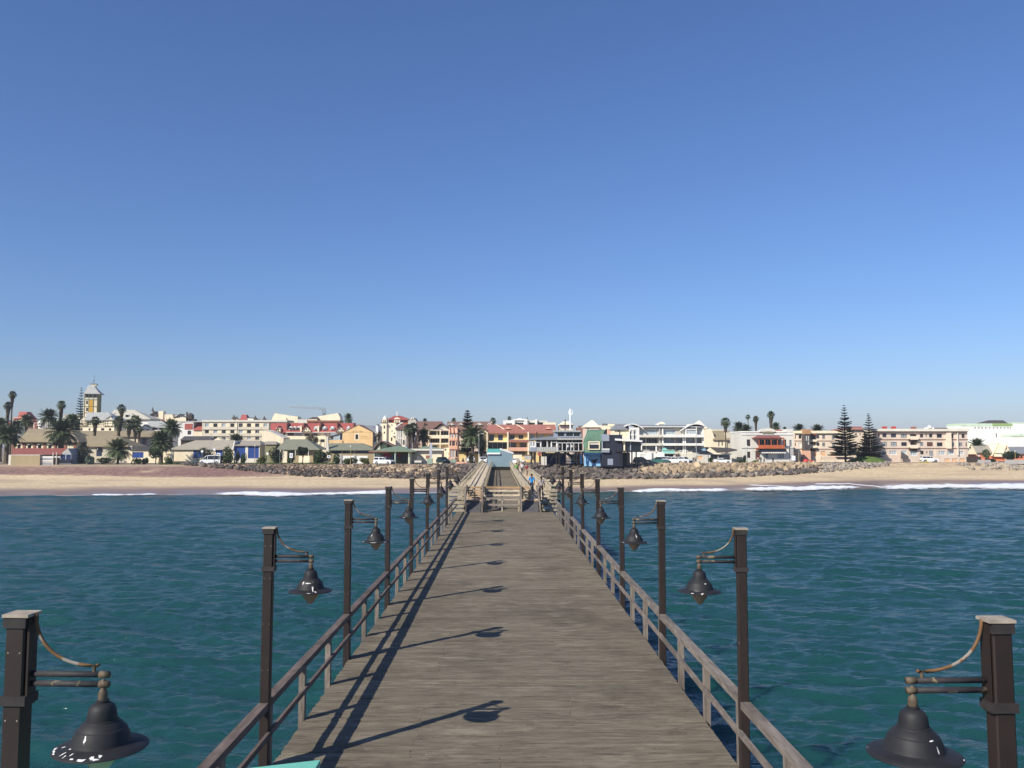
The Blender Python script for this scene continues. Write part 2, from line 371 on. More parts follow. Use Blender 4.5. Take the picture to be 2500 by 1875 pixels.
for mi, m in enumerate((DARKROCK, TANROCK, SANDST, GREYROCK)):
    BMESH[m.name] = []
    for k in range(7):
        me = boulder(100 + k + 20 * mi, slab=(m is SANDST or k > 4)); me.materials.append(m); BMESH[m.name].append(me)
TOE = [(440,1133),(480,1137),(560,1144),(650,1153),(750,1163),(1000,1168),(1130,1170),(1450,1170),(1600,1168),(1800,1165),(1950,1157),(2050,1150),(2120,1143),(2170,1136)]
def rock_kind(rnd, px, t):
    if px < 1060:
        return (DARKROCK, .72) if t < rnd.uniform(.05, .55) else (TANROCK, .52) if rnd.random() < .8 else (DARKROCK, .5)
    if px < 1180: return (DARKROCK, .85) if rnd.random() < .75 else (TANROCK, .6)
    if px < 1560: return (DARKROCK, .85)
    if px < 2000:
        return (SANDST, 1.08) if t > rnd.uniform(.22, .5) else (DARKROCK, .9) if rnd.random() < .8 else (GREYROCK, .8)
    return (GREYROCK, .6)
def revetment(px0, px1, label, seed, n, toe=TOE, nsmall=2300):
    rnd = random.Random(seed); c0 = at((px0 + px1) / 2, 1150, 205); root = thing('rock_revetment', label, 'sea wall', (c0.x, 205, 2.5))
    items = []
    tries = 0
    while len(items) < n + nsmall and tries < 60000:
        tries += 1; px = rnd.uniform(px0, px1); a, b, c = shore(px); tp = interp(toe, px)
        # find the distance on the slope that shows at the toe line
        lo, hi = a, c + .5
        for _ in range(18):
            mid = (lo + hi) / 2
            if 1089 + F * (CAMZ - ground_at(px, mid)) / mid > tp: lo = mid
            else: hi = mid
        t = rnd.random(); Y = lerp(lo, c + 1.2, t); m, s = rock_kind(rnd, px, t); s *= rnd.uniform(.6, 1.25) * (1.0 if len(items) < n else .78)
        X = (px - 1233) / F * Y
        if 1120 < px < 1300 and abs(X + .009 * (Y - 67)) < 3.2 and Y > 199: s = min(s, .5)
        if len(items) < n and any(abs(X - q[0]) < .5 * (s + q[3]) and abs(Y - q[1]) < .42 * (s + q[3]) for q in items): continue
        items.append((X, Y, ground_at(px, Y) + s * (.25 - .75 * t ** 3), s, m, rnd.randrange(7), [rnd.uniform(0, 6.28) for _ in range(3)], (rnd.uniform(.8, 1.25), rnd.uniform(.75, 1.1), rnd.uniform(.6, .95))))
    for X, Y, z, s, m, k, e, sc_ in items[:n]:
        o = link('stone', BMESH[m.name][k], root, Vector((X, Y, z)) - root.location); o.rotation_euler = (e[0] * .12, e[1] * .12, e[2]); o.scale = [s * q for q in sc_]
    for m in (DARKROCK, TANROCK, SANDST, GREYROCK):
        mb = MB()
        for X, Y, z, s, mm, k, e, sc_ in items[n:]:
            if mm is not m: continue
            me = BMESH[m.name][k]; M = Matrix.Translation((X, Y, z)) @ Matrix.Rotation(e[2], 4, 'Z') @ Matrix.Rotation(e[0], 4, 'X') @ Matrix.Diagonal((*[s * q for q in sc_], 1))
            mb.add([M @ v.co for v in me.vertices], [tuple(p.vertices) for p in me.polygons])
        if mb.v: tag(mb.build('small_stones', m, root, off=root.location), kind='stuff')
    return root
revetment(450, 1225, 'long sloping revetment of tan and dark boulders on the beach left of the pier', 3, 300)
revetment(1228, 2170, 'boulder revetment right of the pier with big pale sandstone blocks on top', 4, 300)
revetment(2335, 2640, 'low bank of small grey stones at the far right end of the beach', 5, 90, [(2335,1137),(2380,1148),(2640,1150)], 160)
# ------------------------------------------------------------------ the pier: main deck
DECK = 4.5; HW = 3.66
def wood(name, c1, c2, along='x', pitch=None, worn=.5, grain=1.0):
    if name in MATS: return MATS[name]
    m = bpy.data.materials.new(name); m.use_nodes = True; n = m.node_tree.nodes; L = m.node_tree.links.new; b = n['Principled BSDF']; MATS[name] = m
    g = n.new('ShaderNodeNewGeometry')
    st = {'x': (1.3, 11, 11), 'y': (11, 1.3, 11), 'z': (11, 11, 1.3)}[along]
    def nz(scale, st, detail=5, rough=.6):
        v = n.new('ShaderNodeVectorMath'); v.operation = 'MULTIPLY'; v.inputs[1].default_value = st; L(g.outputs['Position'], v.inputs[0])
        t = n.new('ShaderNodeTexNoise'); t.inputs['Scale'].default_value = scale; t.inputs['Detail'].default_value = detail; t.inputs['Roughness'].default_value = rough; L(v.outputs[0], t.inputs['Vector']); return t.outputs[0]
    def mixc(f, a, c):
        q = n.new('ShaderNodeMix'); q.data_type = 'RGBA'; L(f, q.inputs['Factor']) if not isinstance(f, float) else None
        for k, s in (('A', a), ('B', c)):
            if isinstance(s, tuple): q.inputs[k].default_value = (*s, 1)
            else: L(s, q.inputs[k])
        return q.outputs['Result']
    def ramp(v, a, c, lo=0, hi=1):
        q = n.new('ShaderNodeMapRange'); q.inputs[1].default_value = a; q.inputs[2].default_value = c; q.inputs[3].default_value = lo; q.inputs[4].default_value = hi; L(v, q.inputs[0]); return q.outputs[0]
    cc = mixc(ramp(nz(1.3 * grain, st), .32, .68), c1, c2)
    pale = tuple(min(1, x * 1.3 + .02) for x in c2); dark = tuple(x * .45 for x in c1)
    cc = mixc(ramp(nz(.9, tuple(s * .6 for s in st), 6, .7), .60, .74, 0, worn), cc, pale)      # bleached fibres
    cc = mixc(ramp(nz(.35, (1, 1, 1), 5, .7), .50, .70, 0, .55), cc, dark)                             # dirt
    cc = mixc(ramp(nz(.8, tuple(1.0 if q < 2 else 2.6 for q in st), 6, .72), .54, .66, 0, .5), cc, pale)                          # salt-bleached patches
    cc = mixc(ramp(nz(1.1, tuple(1.0 if q < 2 else 3.2 for q in st), 6, .75), .56, .64, 0, .5), cc, dark)                        # damp and trodden-in dirt
    cc = mixc(ramp(nz(16, (1, 1, 1), 2), .73, .76, 0, .8), cc, (.5, .48, .45))                      # bird droppings
    oi = n.new('ShaderNodeObjectInfo'); r1 = ramp(oi.outputs['Random'], 0, 1, .90, 1.10); r2 = ramp(g.outputs['Random Per Island'], 0, 1, .90, 1.10)
    mm = n.new('ShaderNodeMath'); mm.operation = 'MULTIPLY'; L(r1, mm.inputs[0]); L(r2, mm.inputs[1])
    vs = n.new('ShaderNodeVectorMath'); vs.operation = 'SCALE'; L(cc, vs.inputs[0]); L(mm.outputs[0], vs.inputs['Scale']); L(vs.outputs[0], b.inputs['Base Color'])
    b.inputs['Roughness'].default_value = .85; b.inputs['Specular IOR Level'].default_value = .25
    bm = n.new('ShaderNodeBump'); bm.inputs['Distance'].default_value = .012; L(nz(2.6 * grain, st), bm.inputs['Height']); L(bm.outputs[0], b.inputs['Normal'])
    return m
PLANK = wood('deck_wood', (.106,.086,.059), (.200,.170,.122), 'x', worn=.6)
RAILW = wood('rail_wood', (.085,.062,.052), (.165,.130,.110), 'y')
POSTW = wood('post_wood', (.12,.098,.077), (.235,.20,.165), 'z')
BEAMW = wood('beam_wood', (.07,.06,.05), (.13,.11,.09), 'y')
PILEM = mat('pile_steel', (.07,.05,.04), .8, .3, 2)
pier = thing('pier', 'long weathered grey timber pier deck running from the camera to the shore', 'pier', (0, 30, DECK))
rnd = random.Random(11); PW = .118; GAP = .013; y = -6.0; near = []; rest = MB(); END = 65.6
while y < END - .01:
    w_ = PW * rnd.uniform(.93, 1.07); j = rnd.choice([-1.5, -1.5, 1.25, 1.25, -.1]) + rnd.uniform(-.06, .06)
    for a, b in ((-HW + rnd.uniform(-.02, .02), j - .003), (j + .003, HW + rnd.uniform(-.008, .008))):
        dz = rnd.gauss(0, .0035); near.append((a, b, y, min(y + w_ - GAP, END), dz))
    y += w_
vis = [p for p in near if p[3] > 13.2][:300]; visset = set(id(p) for p in vis)
for p in near:
    a, b, y0, y1, dz = p
    if id(p) in visset:
        mb = MB().box(-(b-a)/2, (b-a)/2, -(y1-y0)/2, (y1-y0)/2, -.05, 0)
        mb.build('plank', PLANK, pier).location = ((a+b)/2, (y0+y1)/2 - 30, dz)
    else: rest.box(a, b, y0, y1, DECK - .05 + dz, DECK + dz)
tag(rest.build('planks', PLANK, pier, off=pier.location), kind='stuff')
for x in (-3.2, -1.6, 0, 1.6, 3.2):
    MB().box(x - .09, x + .09, -6, END - .1, DECK - .36, DECK - .056).build('joist', BEAMW, pier, off=pier.location)
LY = [6.75 + 6.95 * k for k in range(8)]
for yy in [-.2] + LY + [62.4]:
    MB().box(-3.6, 3.6, yy - .16, yy + .16, DECK - .70, DECK - .365).build('cross_beam', BEAMW, pier, off=pier.location)
    for x in (-2.9, 0, 2.9):
        MB().tube([(x, yy, -3), (x, yy, DECK - .71)], .22, 12).build('pile', PILEM, pier, off=pier.location, smooth=True)

# ------------------------------------------------------------------ railings
HR = 1.06
RAILP = wood('bleached_sunlit_rail_wood', (.115,.093,.077), (.235,.202,.168), 'y', worn=.7)  # bleached, and paler still for the sunlight on the right rail's faces
def railing(side):
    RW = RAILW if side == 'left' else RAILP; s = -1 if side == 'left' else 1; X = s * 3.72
    root = thing('timber_railing', 'weathered timber railing along the %s edge of the pier deck' % side, 'railing', (X, 30, DECK), group='pier railings')
    rnd = random.Random(7 + s); ys = [-.2] + LY + [62.35]
    for i in range(len(ys) - 1):
        a, b = ys[i] + .085, ys[i+1] - .085; e = END + .3 if i == len(ys) - 2 else b
        if i == len(ys) - 2: b = e
        dz0, dz1 = rnd.uniform(-.015, .015), rnd.uniform(-.015, .015); dx = rnd.uniform(-.012, .012)
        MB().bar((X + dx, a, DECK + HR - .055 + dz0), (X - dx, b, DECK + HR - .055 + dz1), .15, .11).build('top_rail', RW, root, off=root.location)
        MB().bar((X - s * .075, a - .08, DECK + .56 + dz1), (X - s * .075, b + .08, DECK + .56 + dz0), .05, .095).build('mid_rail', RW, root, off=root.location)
        for k in range(3):
            yy = a + .10 + (ys[i+1] - ys[i]) * k / 3
            if yy > END: continue
            MB().box(X - .055, X + .055, yy - .07, yy + .07, DECK - .32, DECK + HR - .112).build('rail_post', POSTW, root, off=root.location)
    return root
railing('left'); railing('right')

# ------------------------------------------------------------------ lamps
BROWN = mat('brown_post_metal', (.022,.0145,.0115), .55, .2, 3, spec=.4, patch=((.30,.27,.25), 5.5, .745))
GREYM = mat('galvanised_band', (.034,.029,.027), .6, .3, 9)
ARMM = mat('corroded_pipe', (.035,.032,.034), .65, .3, 12, patch=((.17,.13,.08), 9, .60))
SHADE = mat('charcoal_lamp_metal', (.019,.019,.021), .6, .25, 6, spec=.3, patch=((.55,.53,.50), 5.0, .73))
HOSEM = mat('cable_sleeve', (.13,.07,.03), .7, .35, 6, patch=((.22,.20,.17), 6, .55))
BRASS = mat('corroded_joint', (.10,.075,.05), .6, .4, 18)
CAPM = mat('bleached_cap', (.33,.28,.22), .8, .3, 8)
def globe_mat():
    m = bpy.data.materials.new('lamp_diffuser'); m.use_nodes = True; b = m.node_tree.nodes['Principled BSDF']
    b.inputs['Base Color'].default_value = (.30,.225,.15,1); b.inputs['Roughness'].default_value = .4  # warm light bounced off the deck is put into this colour
    return m
GLOBE = globe_mat()
def make_lamp():
    root = thing('pier_lamp', '', 'lamp post'); H = 3.74; w2 = .074
    ch = .012; p = MB().prism([(-w2+ch,-w2),(w2-ch,-w2),(w2,-w2+ch),(w2,w2-ch),(w2-ch,w2),(-w2+ch,w2),(-w2,w2-ch),(-w2,-w2+ch)], 'z', -2.2, H - .03); p.build('post', BROWN, root)
    for z in (H - .3, H - .8, H - 1.5, H - 2.2):
        for xx in (-.045, .045): MB().tube([(xx, -w2 - .004, z), (xx, -w2 + .004, z)], .006, 6).build('screw', CAPM, root)
    MB().box(w2 + .012, w2 + .028, -.055, .055, H - .70, H - .05).build('mounting_plate', BROWN, root)
    MB().box(-w2 - .012, w2 + .012, -w2 - .012, w2 + .012, H - .115, H - .035).build('cap_band', GREYM, root)
    MB().box(-w2 - .02, w2 + .034, -w2 - .02, w2 + .02, H - .035, H - .012).build('cap', CAPM, root)
    MB().box(-w2 - .016, w2 + .032, -w2 - .016, w2 + .016, H - .69, H - .62).build('collar', GREYM, root)
    for z in (H - .47, H - .542):
        ar = MB().tube([(w2 + .03, 0, z), (w2 + .62, 0, z)], .023, 12).build('arm', ARMM, root, smooth=True)
        MB().tube([(w2 + .555, 0, z), (w2 + .628, 0, z)], .027, 12).build('end_joint', BRASS, ar, smooth=True)
    path = []
    P0, P1, P2, P3 = Vector((w2 + .042, 0, H - .02)), Vector((w2 + .05, 0, H - .28)), Vector((w2 + .26, 0, H - .41)), Vector((w2 + .53, 0, H - .405))
    for i in range(15):
        t = i / 14; path.append((1-t)**3*P0 + 3*t*(1-t)**2*P1 + 3*t*t*(1-t)*P2 + t**3*P3)
    path += [Vector((w2 + .545, 0, H - .395))]
    MB().tube(path, .0135, 8).build('cable_sleeve', HOSEM, root, smooth=True)
    MB().tube([(w2 + .51, 0, H - .41), (w2 + .51, 0, H - .455)], .014, 8).build('cable_clip', BRASS, root)
    x = w2 + .585; zt = H - .558
    MB().lathe([(0, .055), (.016, .05), (.014, .015), (.014, -.01), (.028, -.03), (.034, -.05), (.035, -.09), (.033, -.10)], 16, (x, 0, zt)).build('hanger', BRASS, root, smooth=True)
    prof = [(.036,-.095),(.046,-.10),(.046,-.115),(.040,-.118),(.060,-.128),(.085,-.150),(.098,-.185),(.105,-.235),(.108,-.275),(.118,-.282),(.120,-.292),
            (.145,-.315),(.165,-.345),(.170,-.355),(.178,-.360),(.182,-.372),(.196,-.41),(.206,-.45),(.212,-.475),(.215,-.485),(.222,-.490),(.28,-.505),(.334,-.530),(.338,-.536),(.334,-.543),(.28,-.525),(.20,-.51),(.16,-.50)]
    prof = [(r_, -.095 + (z_ + .095) * .80) for r_, z_ in prof]
    sh = MB().lathe(prof, 48, (x, 0, zt)).build('lamp_shade', SHADE, root, smooth=True)
    es = sh.modifiers.new('edges', 'EDGE_SPLIT'); es.split_angle = R(38)
    MB().lathe([(.155,-.40),(.155,-.44),(.150,-.470),(.105,-.545),(.05,-.62),(.02,-.648),(0,-.655)], 24, (x, 0, zt)).build('lamp_diffuser', GLOBE, root, smooth=True)
    return root
lamp0 = make_lamp(); rnd = random.Random(2)
ORD = ['nearest', 'second', 'third', 'fourth', 'fifth', 'sixth', 'seventh', 'farthest']
SPL = ['white bird droppings on its brim', 'a droppings streak down its shade', 'whitened brim edge']
for side, s in (('left', -1), ('right', 1)):
    for k, yy in enumerate(LY):
        o = lamp0 if (side == 'left' and k == 0) else copy_tree(lamp0)
        o.location = (s * 3.72, yy - (.18 if s > 0 and k == 0 else 0), DECK - (.02 if s > 0 else 0)); o.rotation_euler = (R(rnd.uniform(-.25, .25)), R(rnd.uniform(-.25, .25)), (0 if s < 0 else math.pi) + R(rnd.uniform(-3, 3)))
        tag(o, 'brown post with hanging bell lamp, %s one from the camera along the %s railing' % (ORD[k], side), 'lamp post', 'bell lamps along the pier')

DROP = mat('bird_droppings', (.66,.65,.62), .9, .15, 30)
def droppings(lamp, spots, seed):
    "thin splashes lying on the sloping brim and shoulder of a shade: (angle, radius, spread along, spread across)"
    rnd = random.Random(seed); x, zt = .074 + .585, 3.74 - .558
    pr = [(.085,-.139),(.108,-.239),(.120,-.2526),(.170,-.303),(.182,-.3166),(.215,-.407),(.222,-.411),(.28,-.423),(.334,-.443)]
    for th, r, sa, sr in spots:
        mb = MB(); n = 16; P = []
        for i in range(n + 1):
            q = 0 if i == n else rnd.uniform(.45, 1.1); a = i * 2 * math.pi / n; rr = max(.1, min(.332, r + sr * q * math.sin(a))); tt = R(th) + sa * q * math.cos(a) / rr
            P.append((x + (rr + .002) * math.cos(tt), (rr + .002) * math.sin(tt), zt + interp(pr, rr) + .0035))
        mb.add(P, [(i, (i + 1) % n, n) for i in range(n)]); mb.build('bird_dropping', DROP, lamp)
LAMPS = {}
for o in [q for q in bpy.data.objects if q.name.startswith('pier_lamp')]: LAMPS[('L' if o.location.x < 0 else 'R', round((o.location.y - 6.6) / 6.95))] = o
droppings(LAMPS[('L',0)], [(-160,.31,.028,.016),(-150,.315,.045,.012),(-141,.322,.02,.008),(-125,.28,.008,.03),(-116,.30,.006,.022),(-109,.27,.007,.02),(-101,.31,.018,.010),(-86,.315,.04,.016),(-74,.30,.022,.030),(-70,.318,.035,.012),(-64,.29,.015,.02),(-98,.19,.010,.012),(-130,.225,.012,.01),(-152,.25,.012,.016)], 1)
droppings(LAMPS[('L',1)], [(-70,.20,.012,.09),(-64,.29,.014,.04),(-92,.175,.05,.007),(-118,.17,.014,.02),(-84,.322,.03,.009)], 2)
droppings(LAMPS[('L',2)], [(-150,.315,.05,.012),(-95,.32,.09,.010),(-40,.318,.05,.010),(-120,.15,.01,.03)], 3)
droppings(LAMPS[('R',0)], [(108,.17,.022,.006),(116,.20,.006,.012),(150,.325,.02,.006)], 4)
droppings(LAMPS[('R',1)], [(60,.318,.03,.010),(110,.175,.02,.008),(70,.23,.05,.006)], 5)
droppings(LAMPS[('R',2)], [(100,.16,.012,.05),(30,.32,.03,.010),(160,.32,.03,.010)], 6)
for k_ in range(3, 8):
    for s_ in 'LR': droppings(LAMPS[(s_, k_)], [((-1 if s_ == 'L' else 1) * rnd.uniform(50, 140), rnd.uniform(.29, .32), rnd.uniform(.02, .05), .012) for _ in range(rnd.choice([0, 1, 2]))], k_)

# ------------------------------------------------------------------ teal kiosk roof corner in the foreground
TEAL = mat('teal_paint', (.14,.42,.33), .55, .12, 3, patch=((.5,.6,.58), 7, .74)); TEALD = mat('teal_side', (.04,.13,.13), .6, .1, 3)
k = thing('teal_kiosk', 'small kiosk with flat turquoise painted roof at the left foot of the picture', 'kiosk', (-2.6, 6.6, DECK))
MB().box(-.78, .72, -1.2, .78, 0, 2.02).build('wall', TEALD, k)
c1_, c2_ = at(782, 1855, 7.4) - k.location, at(600, 1876, 7.4) - k.location; sl_ = (c1_.z - c2_.z) / (c1_.x - c2_.x); xa_, xb_ = -.95, c1_.x; za_, zb_ = c1_.z - sl_ * (c1_.x + .95), c1_.z; ya_, yb_ = -1.4, c1_.y
MB().add([(xa_,ya_,za_-.07),(xb_,ya_,zb_-.07),(xb_,yb_,zb_-.07),(xa_,yb_,za_-.07),(xa_,ya_,za_),(xb_,ya_,zb_),(xb_,yb_,zb_),(xa_,yb_,za_)],
         [(0,3,2,1),(4,5,6,7),(0,1,5,4),(1,2,6,5),(2,3,7,6),(3,0,4,7)]).build('roof', TEAL, k)
MB().box(.722, .75, -.6, .2, .05, 1.9).build('door', TEAL, k)

# ------------------------------------------------------------------ shoreward pier: two raised walkways and a lower middle deck
CREAM = wood('cream_timber', (.34,.28,.19), (.53,.46,.34), 'y', worn=.3)
CREAMZ = wood('cream_timber_upright', (.30,.25,.17), (.48,.42,.31), 'z', worn=.3)
ORANGE = wood('new_pine_timber', (.36,.22,.11), (.50,.34,.19), 'x', worn=.3)
OLDX = wood('grey_beam_timber', (.17,.14,.11), (.30,.26,.22), 'x')
CENTRE = wood('middle_deck_wood', (.105,.086,.058), (.23,.195,.14), 'x')
STEEL = mat('ramp_steel', (.085,.082,.080), .55, .2, 2, spec=.4)
SPD = wood('walkway_wood', (.48,.39,.28), (.64,.54,.40), 'x', worn=.3)
Y2, Y3 = 67.6, 204.0
def cx(Y): return -.009 * (Y - 67)
def LV(Y): return 5.3 + .0019 * (Y - 67)
p2 = thing('shore_pier', 'older pale timber pier section with two raised walkways leading to the beach', 'pier', (0, 67, DECK))
off = p2.location
def sheet(a, b, y0, y1, zf, th, m, name, pitch=.2, sk=0):
    mb = MB(); yy = y0; rnd = random.Random(9)
    while yy < y1:
        ye = min(yy + pitch - .012, y1); c = cx(yy); z = zf(yy) + rnd.gauss(0, .006)
        mb.box(c + a + rnd.uniform(-.03, .03), c + b + rnd.uniform(-.03, .03), yy, ye, z - th, z); yy += pitch
    return tag(mb.build(name, m, p2, off=off), kind='stuff')
sheet(-1.78, 1.88, 66.0, 198, lambda Y: LV(Y) - .78, .06, CENTRE, 'middle_deck_planks', .22)
sheet(-3.85, -1.80, Y2 + 1.2, Y3, LV, .05, SPD, 'left_walkway_planks')
sheet(1.92, 3.85, Y2 + 1.2, Y3, LV, .05, SPD, 'right_walkway_planks')
def fence(x, y0, y1, rails, postw, step, name, mrail, mpost, h=1.05):
    rnd = random.Random(int(x * 100)); yy = y0; pts = []
    while yy < y1 + .1: pts.append(yy); yy += step
    for i in range(0, len(pts) - 1, 4):
        a, b = pts[i], pts[min(i + 4, len(pts) - 1)]
        for z, th, wd in rails:
            mb = MB(); n = 4; P = [(cx(lerp(a, b, j/n)) + x + rnd.gauss(0, .018), lerp(a, b, j/n), LV(lerp(a, b, j/n)) + z + rnd.gauss(0, .018)) for j in range(n + 1)]
            for j in range(n): mb.bar(P[j], P[j+1], wd, th)
            mb.build(name + '_rail', mrail, p2, off=off)
    for yy in pts:
        xx = cx(yy) + x + .07
        MB().box(xx - postw/2, xx + postw/2, yy - .06, yy + .06, LV(yy) - .95, LV(yy) + h).build(name + '_post', mpost, p2, off=off)
fence(-3.88, 68.9, 203, [(.48,.10,.04),(1.0,.07,.12)], .07, 3.6, 'outer', CREAM, CREAMZ)
fence(-1.86, 68.9, 197, [(.45,.10,.04),(.98,.07,.10)], .10, 1.2, 'inner', CREAM, CREAMZ, 1.0)
fence(1.96, 68.9, 197, [(-.30,.26,.05),(.02,.26,.05),(.34,.26,.05),(.66,.26,.05),(.96,.14,.10)], .08, 1.8, 'inner', CREAM, CREAMZ, 1.0)
fence(3.90, 68.9, 203, [(.14,.22,.05),(.42,.22,.05),(.70,.22,.05),(1.0,.12,.12)], .08, 1.8, 'outer', CREAM, CREAMZ)
for x in (-3.7, -1.9, 1.98, 3.75):
    mb = MB(); n = 12
    for j in range(n):
        a, b = lerp(68, Y3, j/n), lerp(68, Y3, (j+1)/n); mb.bar((cx(a)+x, a, LV(a)-.22), (cx(b)+x, b, LV(b)-.22), .18, .3)
    mb.build('edge_beam', BEAMW, p2, off=off)
for yy in [68.5 + 8.4 * i for i in range(16)]:
    c = cx(yy); z = LV(yy)
    MB().box(c - 3.9, c + 3.9, yy - .15, yy + .15, z - 1.2, z - .9).build('cross_beam', BEAMW, p2, off=off)
    for x in (-3.2, 0, 3.2):
        MB().tube([(c + x, yy, min(gz(c + x, yy), 0) - 2.5), (c + x, yy, z - 1.2)], .2, 10).build('pile', PILEM, p2, off=off, smooth=True)
# landing, ramps, cheek boards and barriers where the two decks meet
for a, b, nm in ((-2.95, -1.86, 'left'), (1.32, 2.56, 'right')):
    MB().add([(a,65.62,4.52),(b,65.62,4.52),(b,67.6,5.26),(a,67.6,5.26),(a,65.62,4.46),(b,65.62,4.46),(b,67.6,5.18),(a,67.6,5.18)],
             [(0,1,2,3),(7,6,5,4),(0,4,5,1),(1,5,6,2),(2,6,7,3),(3,7,4,0)]).build('ramp', STEEL, p2, off=off)
    MB().box(a - .06, b + .06, 67.61, 68.85, 5.22, 5.30).build('landing', SPD, p2, off=off)
    MB().box(a - .06, b + .06, 67.52, 67.606, 5.08, 5.31).build('landing_edge', ORANGE, p2, off=off)
for x, lean in ((-3.08, .04), (-1.74, 0), (1.22, 0), (2.70, -.10)):
    pts = [(65.55, 4.46), (65.62, 5.2), (66.1, 6.05), (66.7, 6.38), (67.4, 6.42), (68.6, 6.42), (68.6, 5.9), (67.7, 5.85), (66.9, 5.55), (66.1, 4.46)]
    mb = MB(); n = len(pts); t = .055
    vs = [(x - t + lean * (z - 4.5), y, z) for y, z in pts] + [(x + t + lean * (z - 4.5), y, z) for y, z in pts]
    mb.add(vs, [tuple(range(n)), tuple(range(2*n-1, n-1, -1))] + [(i, (i+1) % n, n+(i+1) % n, n+i) for i in range(n)]); mb.build('cheek_board', POSTW, p2, off=off)
    MB().box(x - .07, x + .07, 67.0, 67.14, 3.6, 6.3).build('newel_post', POSTW, p2, off=off)
rnd = random.Random(4)
def slats(x0, x1, Y, zs, th, m, name='slat'):
    for z in zs:
        MB().bar((x0, Y + rnd.uniform(-.02, .02), z + rnd.gauss(0, .012)), (x1, Y + rnd.uniform(-.02, .02), z + rnd.gauss(0, .012)), .045, th).build(name, m, p2, off=off)
def posts(xs, Y, z0, z1, m, wd=.1):
    for x in xs: MB().box(x - wd/2, x + wd/2, Y + .03, Y + .03 + wd, z0, z1).build('barrier_post', m, p2, off=off)
slats(-1.62, 1.15, 66.25, (5.02, 5.52), .15, OLDX, 'barrier_rail'); posts((-1.5, -.22, 1.05), 66.25, 3.9, 5.5, CREAMZ)
slats(-1.66, 1.16, 68.3, (5.62, 5.98), .16, SPD, 'barrier_rail'); slats(-1.66, 1.92, 68.28, (6.24,), .17, ORANGE, 'barrier_rail'); posts((-1.55, -.2, 1.1), 68.32, 4.4, 6.2, CREAMZ)
slats(-1.66, 1.16, 68.4, (5.35,), .22, CREAM, 'barrier_rail')
slats(-2.98, -1.8, 68.7, (5.42, 5.60, 5.80, 6.0, 6.22), .13, ORANGE); posts((-2.9, -2.4, -1.9), 68.74, 5.2, 6.25, POSTW)
slats(1.30, 1.94, 68.7, (5.42, 5.64, 5.86, 6.06), .13, CREAM); posts((1.36, 1.88), 68.74, 5.2, 6.2, POSTW)
WSL = wood('weathered_slat', (.23,.19,.13), (.38,.33,.24), 'x')
slats(-4.42, -3.16, 67.1, (4.55, 4.85, 5.15, 5.45, 5.75, 6.05, 6.3), .22, WSL); posts((-4.35, -3.75, -3.25), 67.14, 3.6, 6.35, CREAMZ)
slats(2.86, 4.05, 67.1, (4.55, 4.85, 5.15, 5.45, 5.75, 6.02), .15, WSL); posts((2.95, 3.5, 4.0), 67.14, 3.6, 6.1, CREAMZ)
slats(3.62, 4.35, 67.9, (5.2, 5.55, 5.9, 6.25), .2, mat('green_black_board', (.03,.035,.025), .8, .3, 3)); 
# blue-grey hut over the middle deck
HY = 171.5; hl = LV(HY); hut = thing('pier_hut', 'blue grey hut with turquoise roof and white trim standing across the shoreward pier', 'hut', (cx(HY), HY, hl))
HB = mat('hut_paint', (.19,.27,.31), .75, .10, .5, patch=((.20,.27,.29), .8, .66)); WT = mat('white_trim', (.78,.78,.75), .6, .05, 2); DARK = mat('dark_void', (.012,.012,.014), .9, 0, 1)
q = lambda u, v, dy=0: at(u, v, HY + dy) - hut.location
xl, xr, xm = q(1190.2, 1120).x, q(1251.5, 1120).x, q(1220.5, 1120).x; ze = q(1200, 1107).z; zr = q(1200, 1096.5).z; zs = q(1200, 1107.5).z
MB().add([(xl,0,-.1),(xr,0,-.1),(xr,0,zs),(xm,0,zr-.15),(xm,0,ze),(xl,0,ze),(xl,5,-.1),(xr,5,-.1),(xr,5,zs),(xm,5,zr-.15),(xm,5,ze),(xl,5,ze)],
         [(0,1,2,3,4,5),(11,10,9,8,7,6),(0,6,7,1),(1,7,8,2),(2,8,9,3),(3,9,10,4),(4,10,11,5),(5,11,6,0)]).build('wall', HB, hut)
MB().add([(xl-.12,-.25,ze-.05),(xm+.02,-.25,ze-.05),(xm+.02,1.6,zr-.03),(xl-.12,1.6,zr-.03),(xl-.12,-.25,ze+.03),(xm+.02,-.25,ze+.03),(xm+.02,1.6,zr+.06),(xl-.12,1.6,zr+.06)],
         [(0,3,2,1),(4,5,6,7),(0,1,5,4),(1,2,6,5),(2,3,7,6),(3,0,4,7)]).build('roof', mat('teal_roof', (.10,.33,.29), .5, .08, 2), hut)
MB().box(xl-.14, xm+.05, -.33, -.26, ze-.16, ze+.16).build('fascia', WT, hut)
MB().bar((xm, -.06, zr), (xr+.15, -.06, zs+.06), .12, .28).build('bargeboard', WT, hut)
MB().add([(xm,-.2,zr+.12),(xr+.18,-.2,zs+.16),(xr+.18,5.1,zs+.16),(xm,5.1,zr+.12),(xm,-.2,zr+.2),(xr+.18,-.2,zs+.24),(xr+.18,5.1,zs+.24),(xm,5.1,zr+.2)],
         [(0,3,2,1),(4,5,6,7),(0,1,5,4),(1,2,6,5),(2,3,7,6),(3,0,4,7)]).build('roof', WT, hut)
MB().box(xl+.1, xr-.05, .1, 4.8, -.75, -.12).build('floor_frame', mat('dark_timber', (.02,.016,.013), .9, .2, 2), hut)

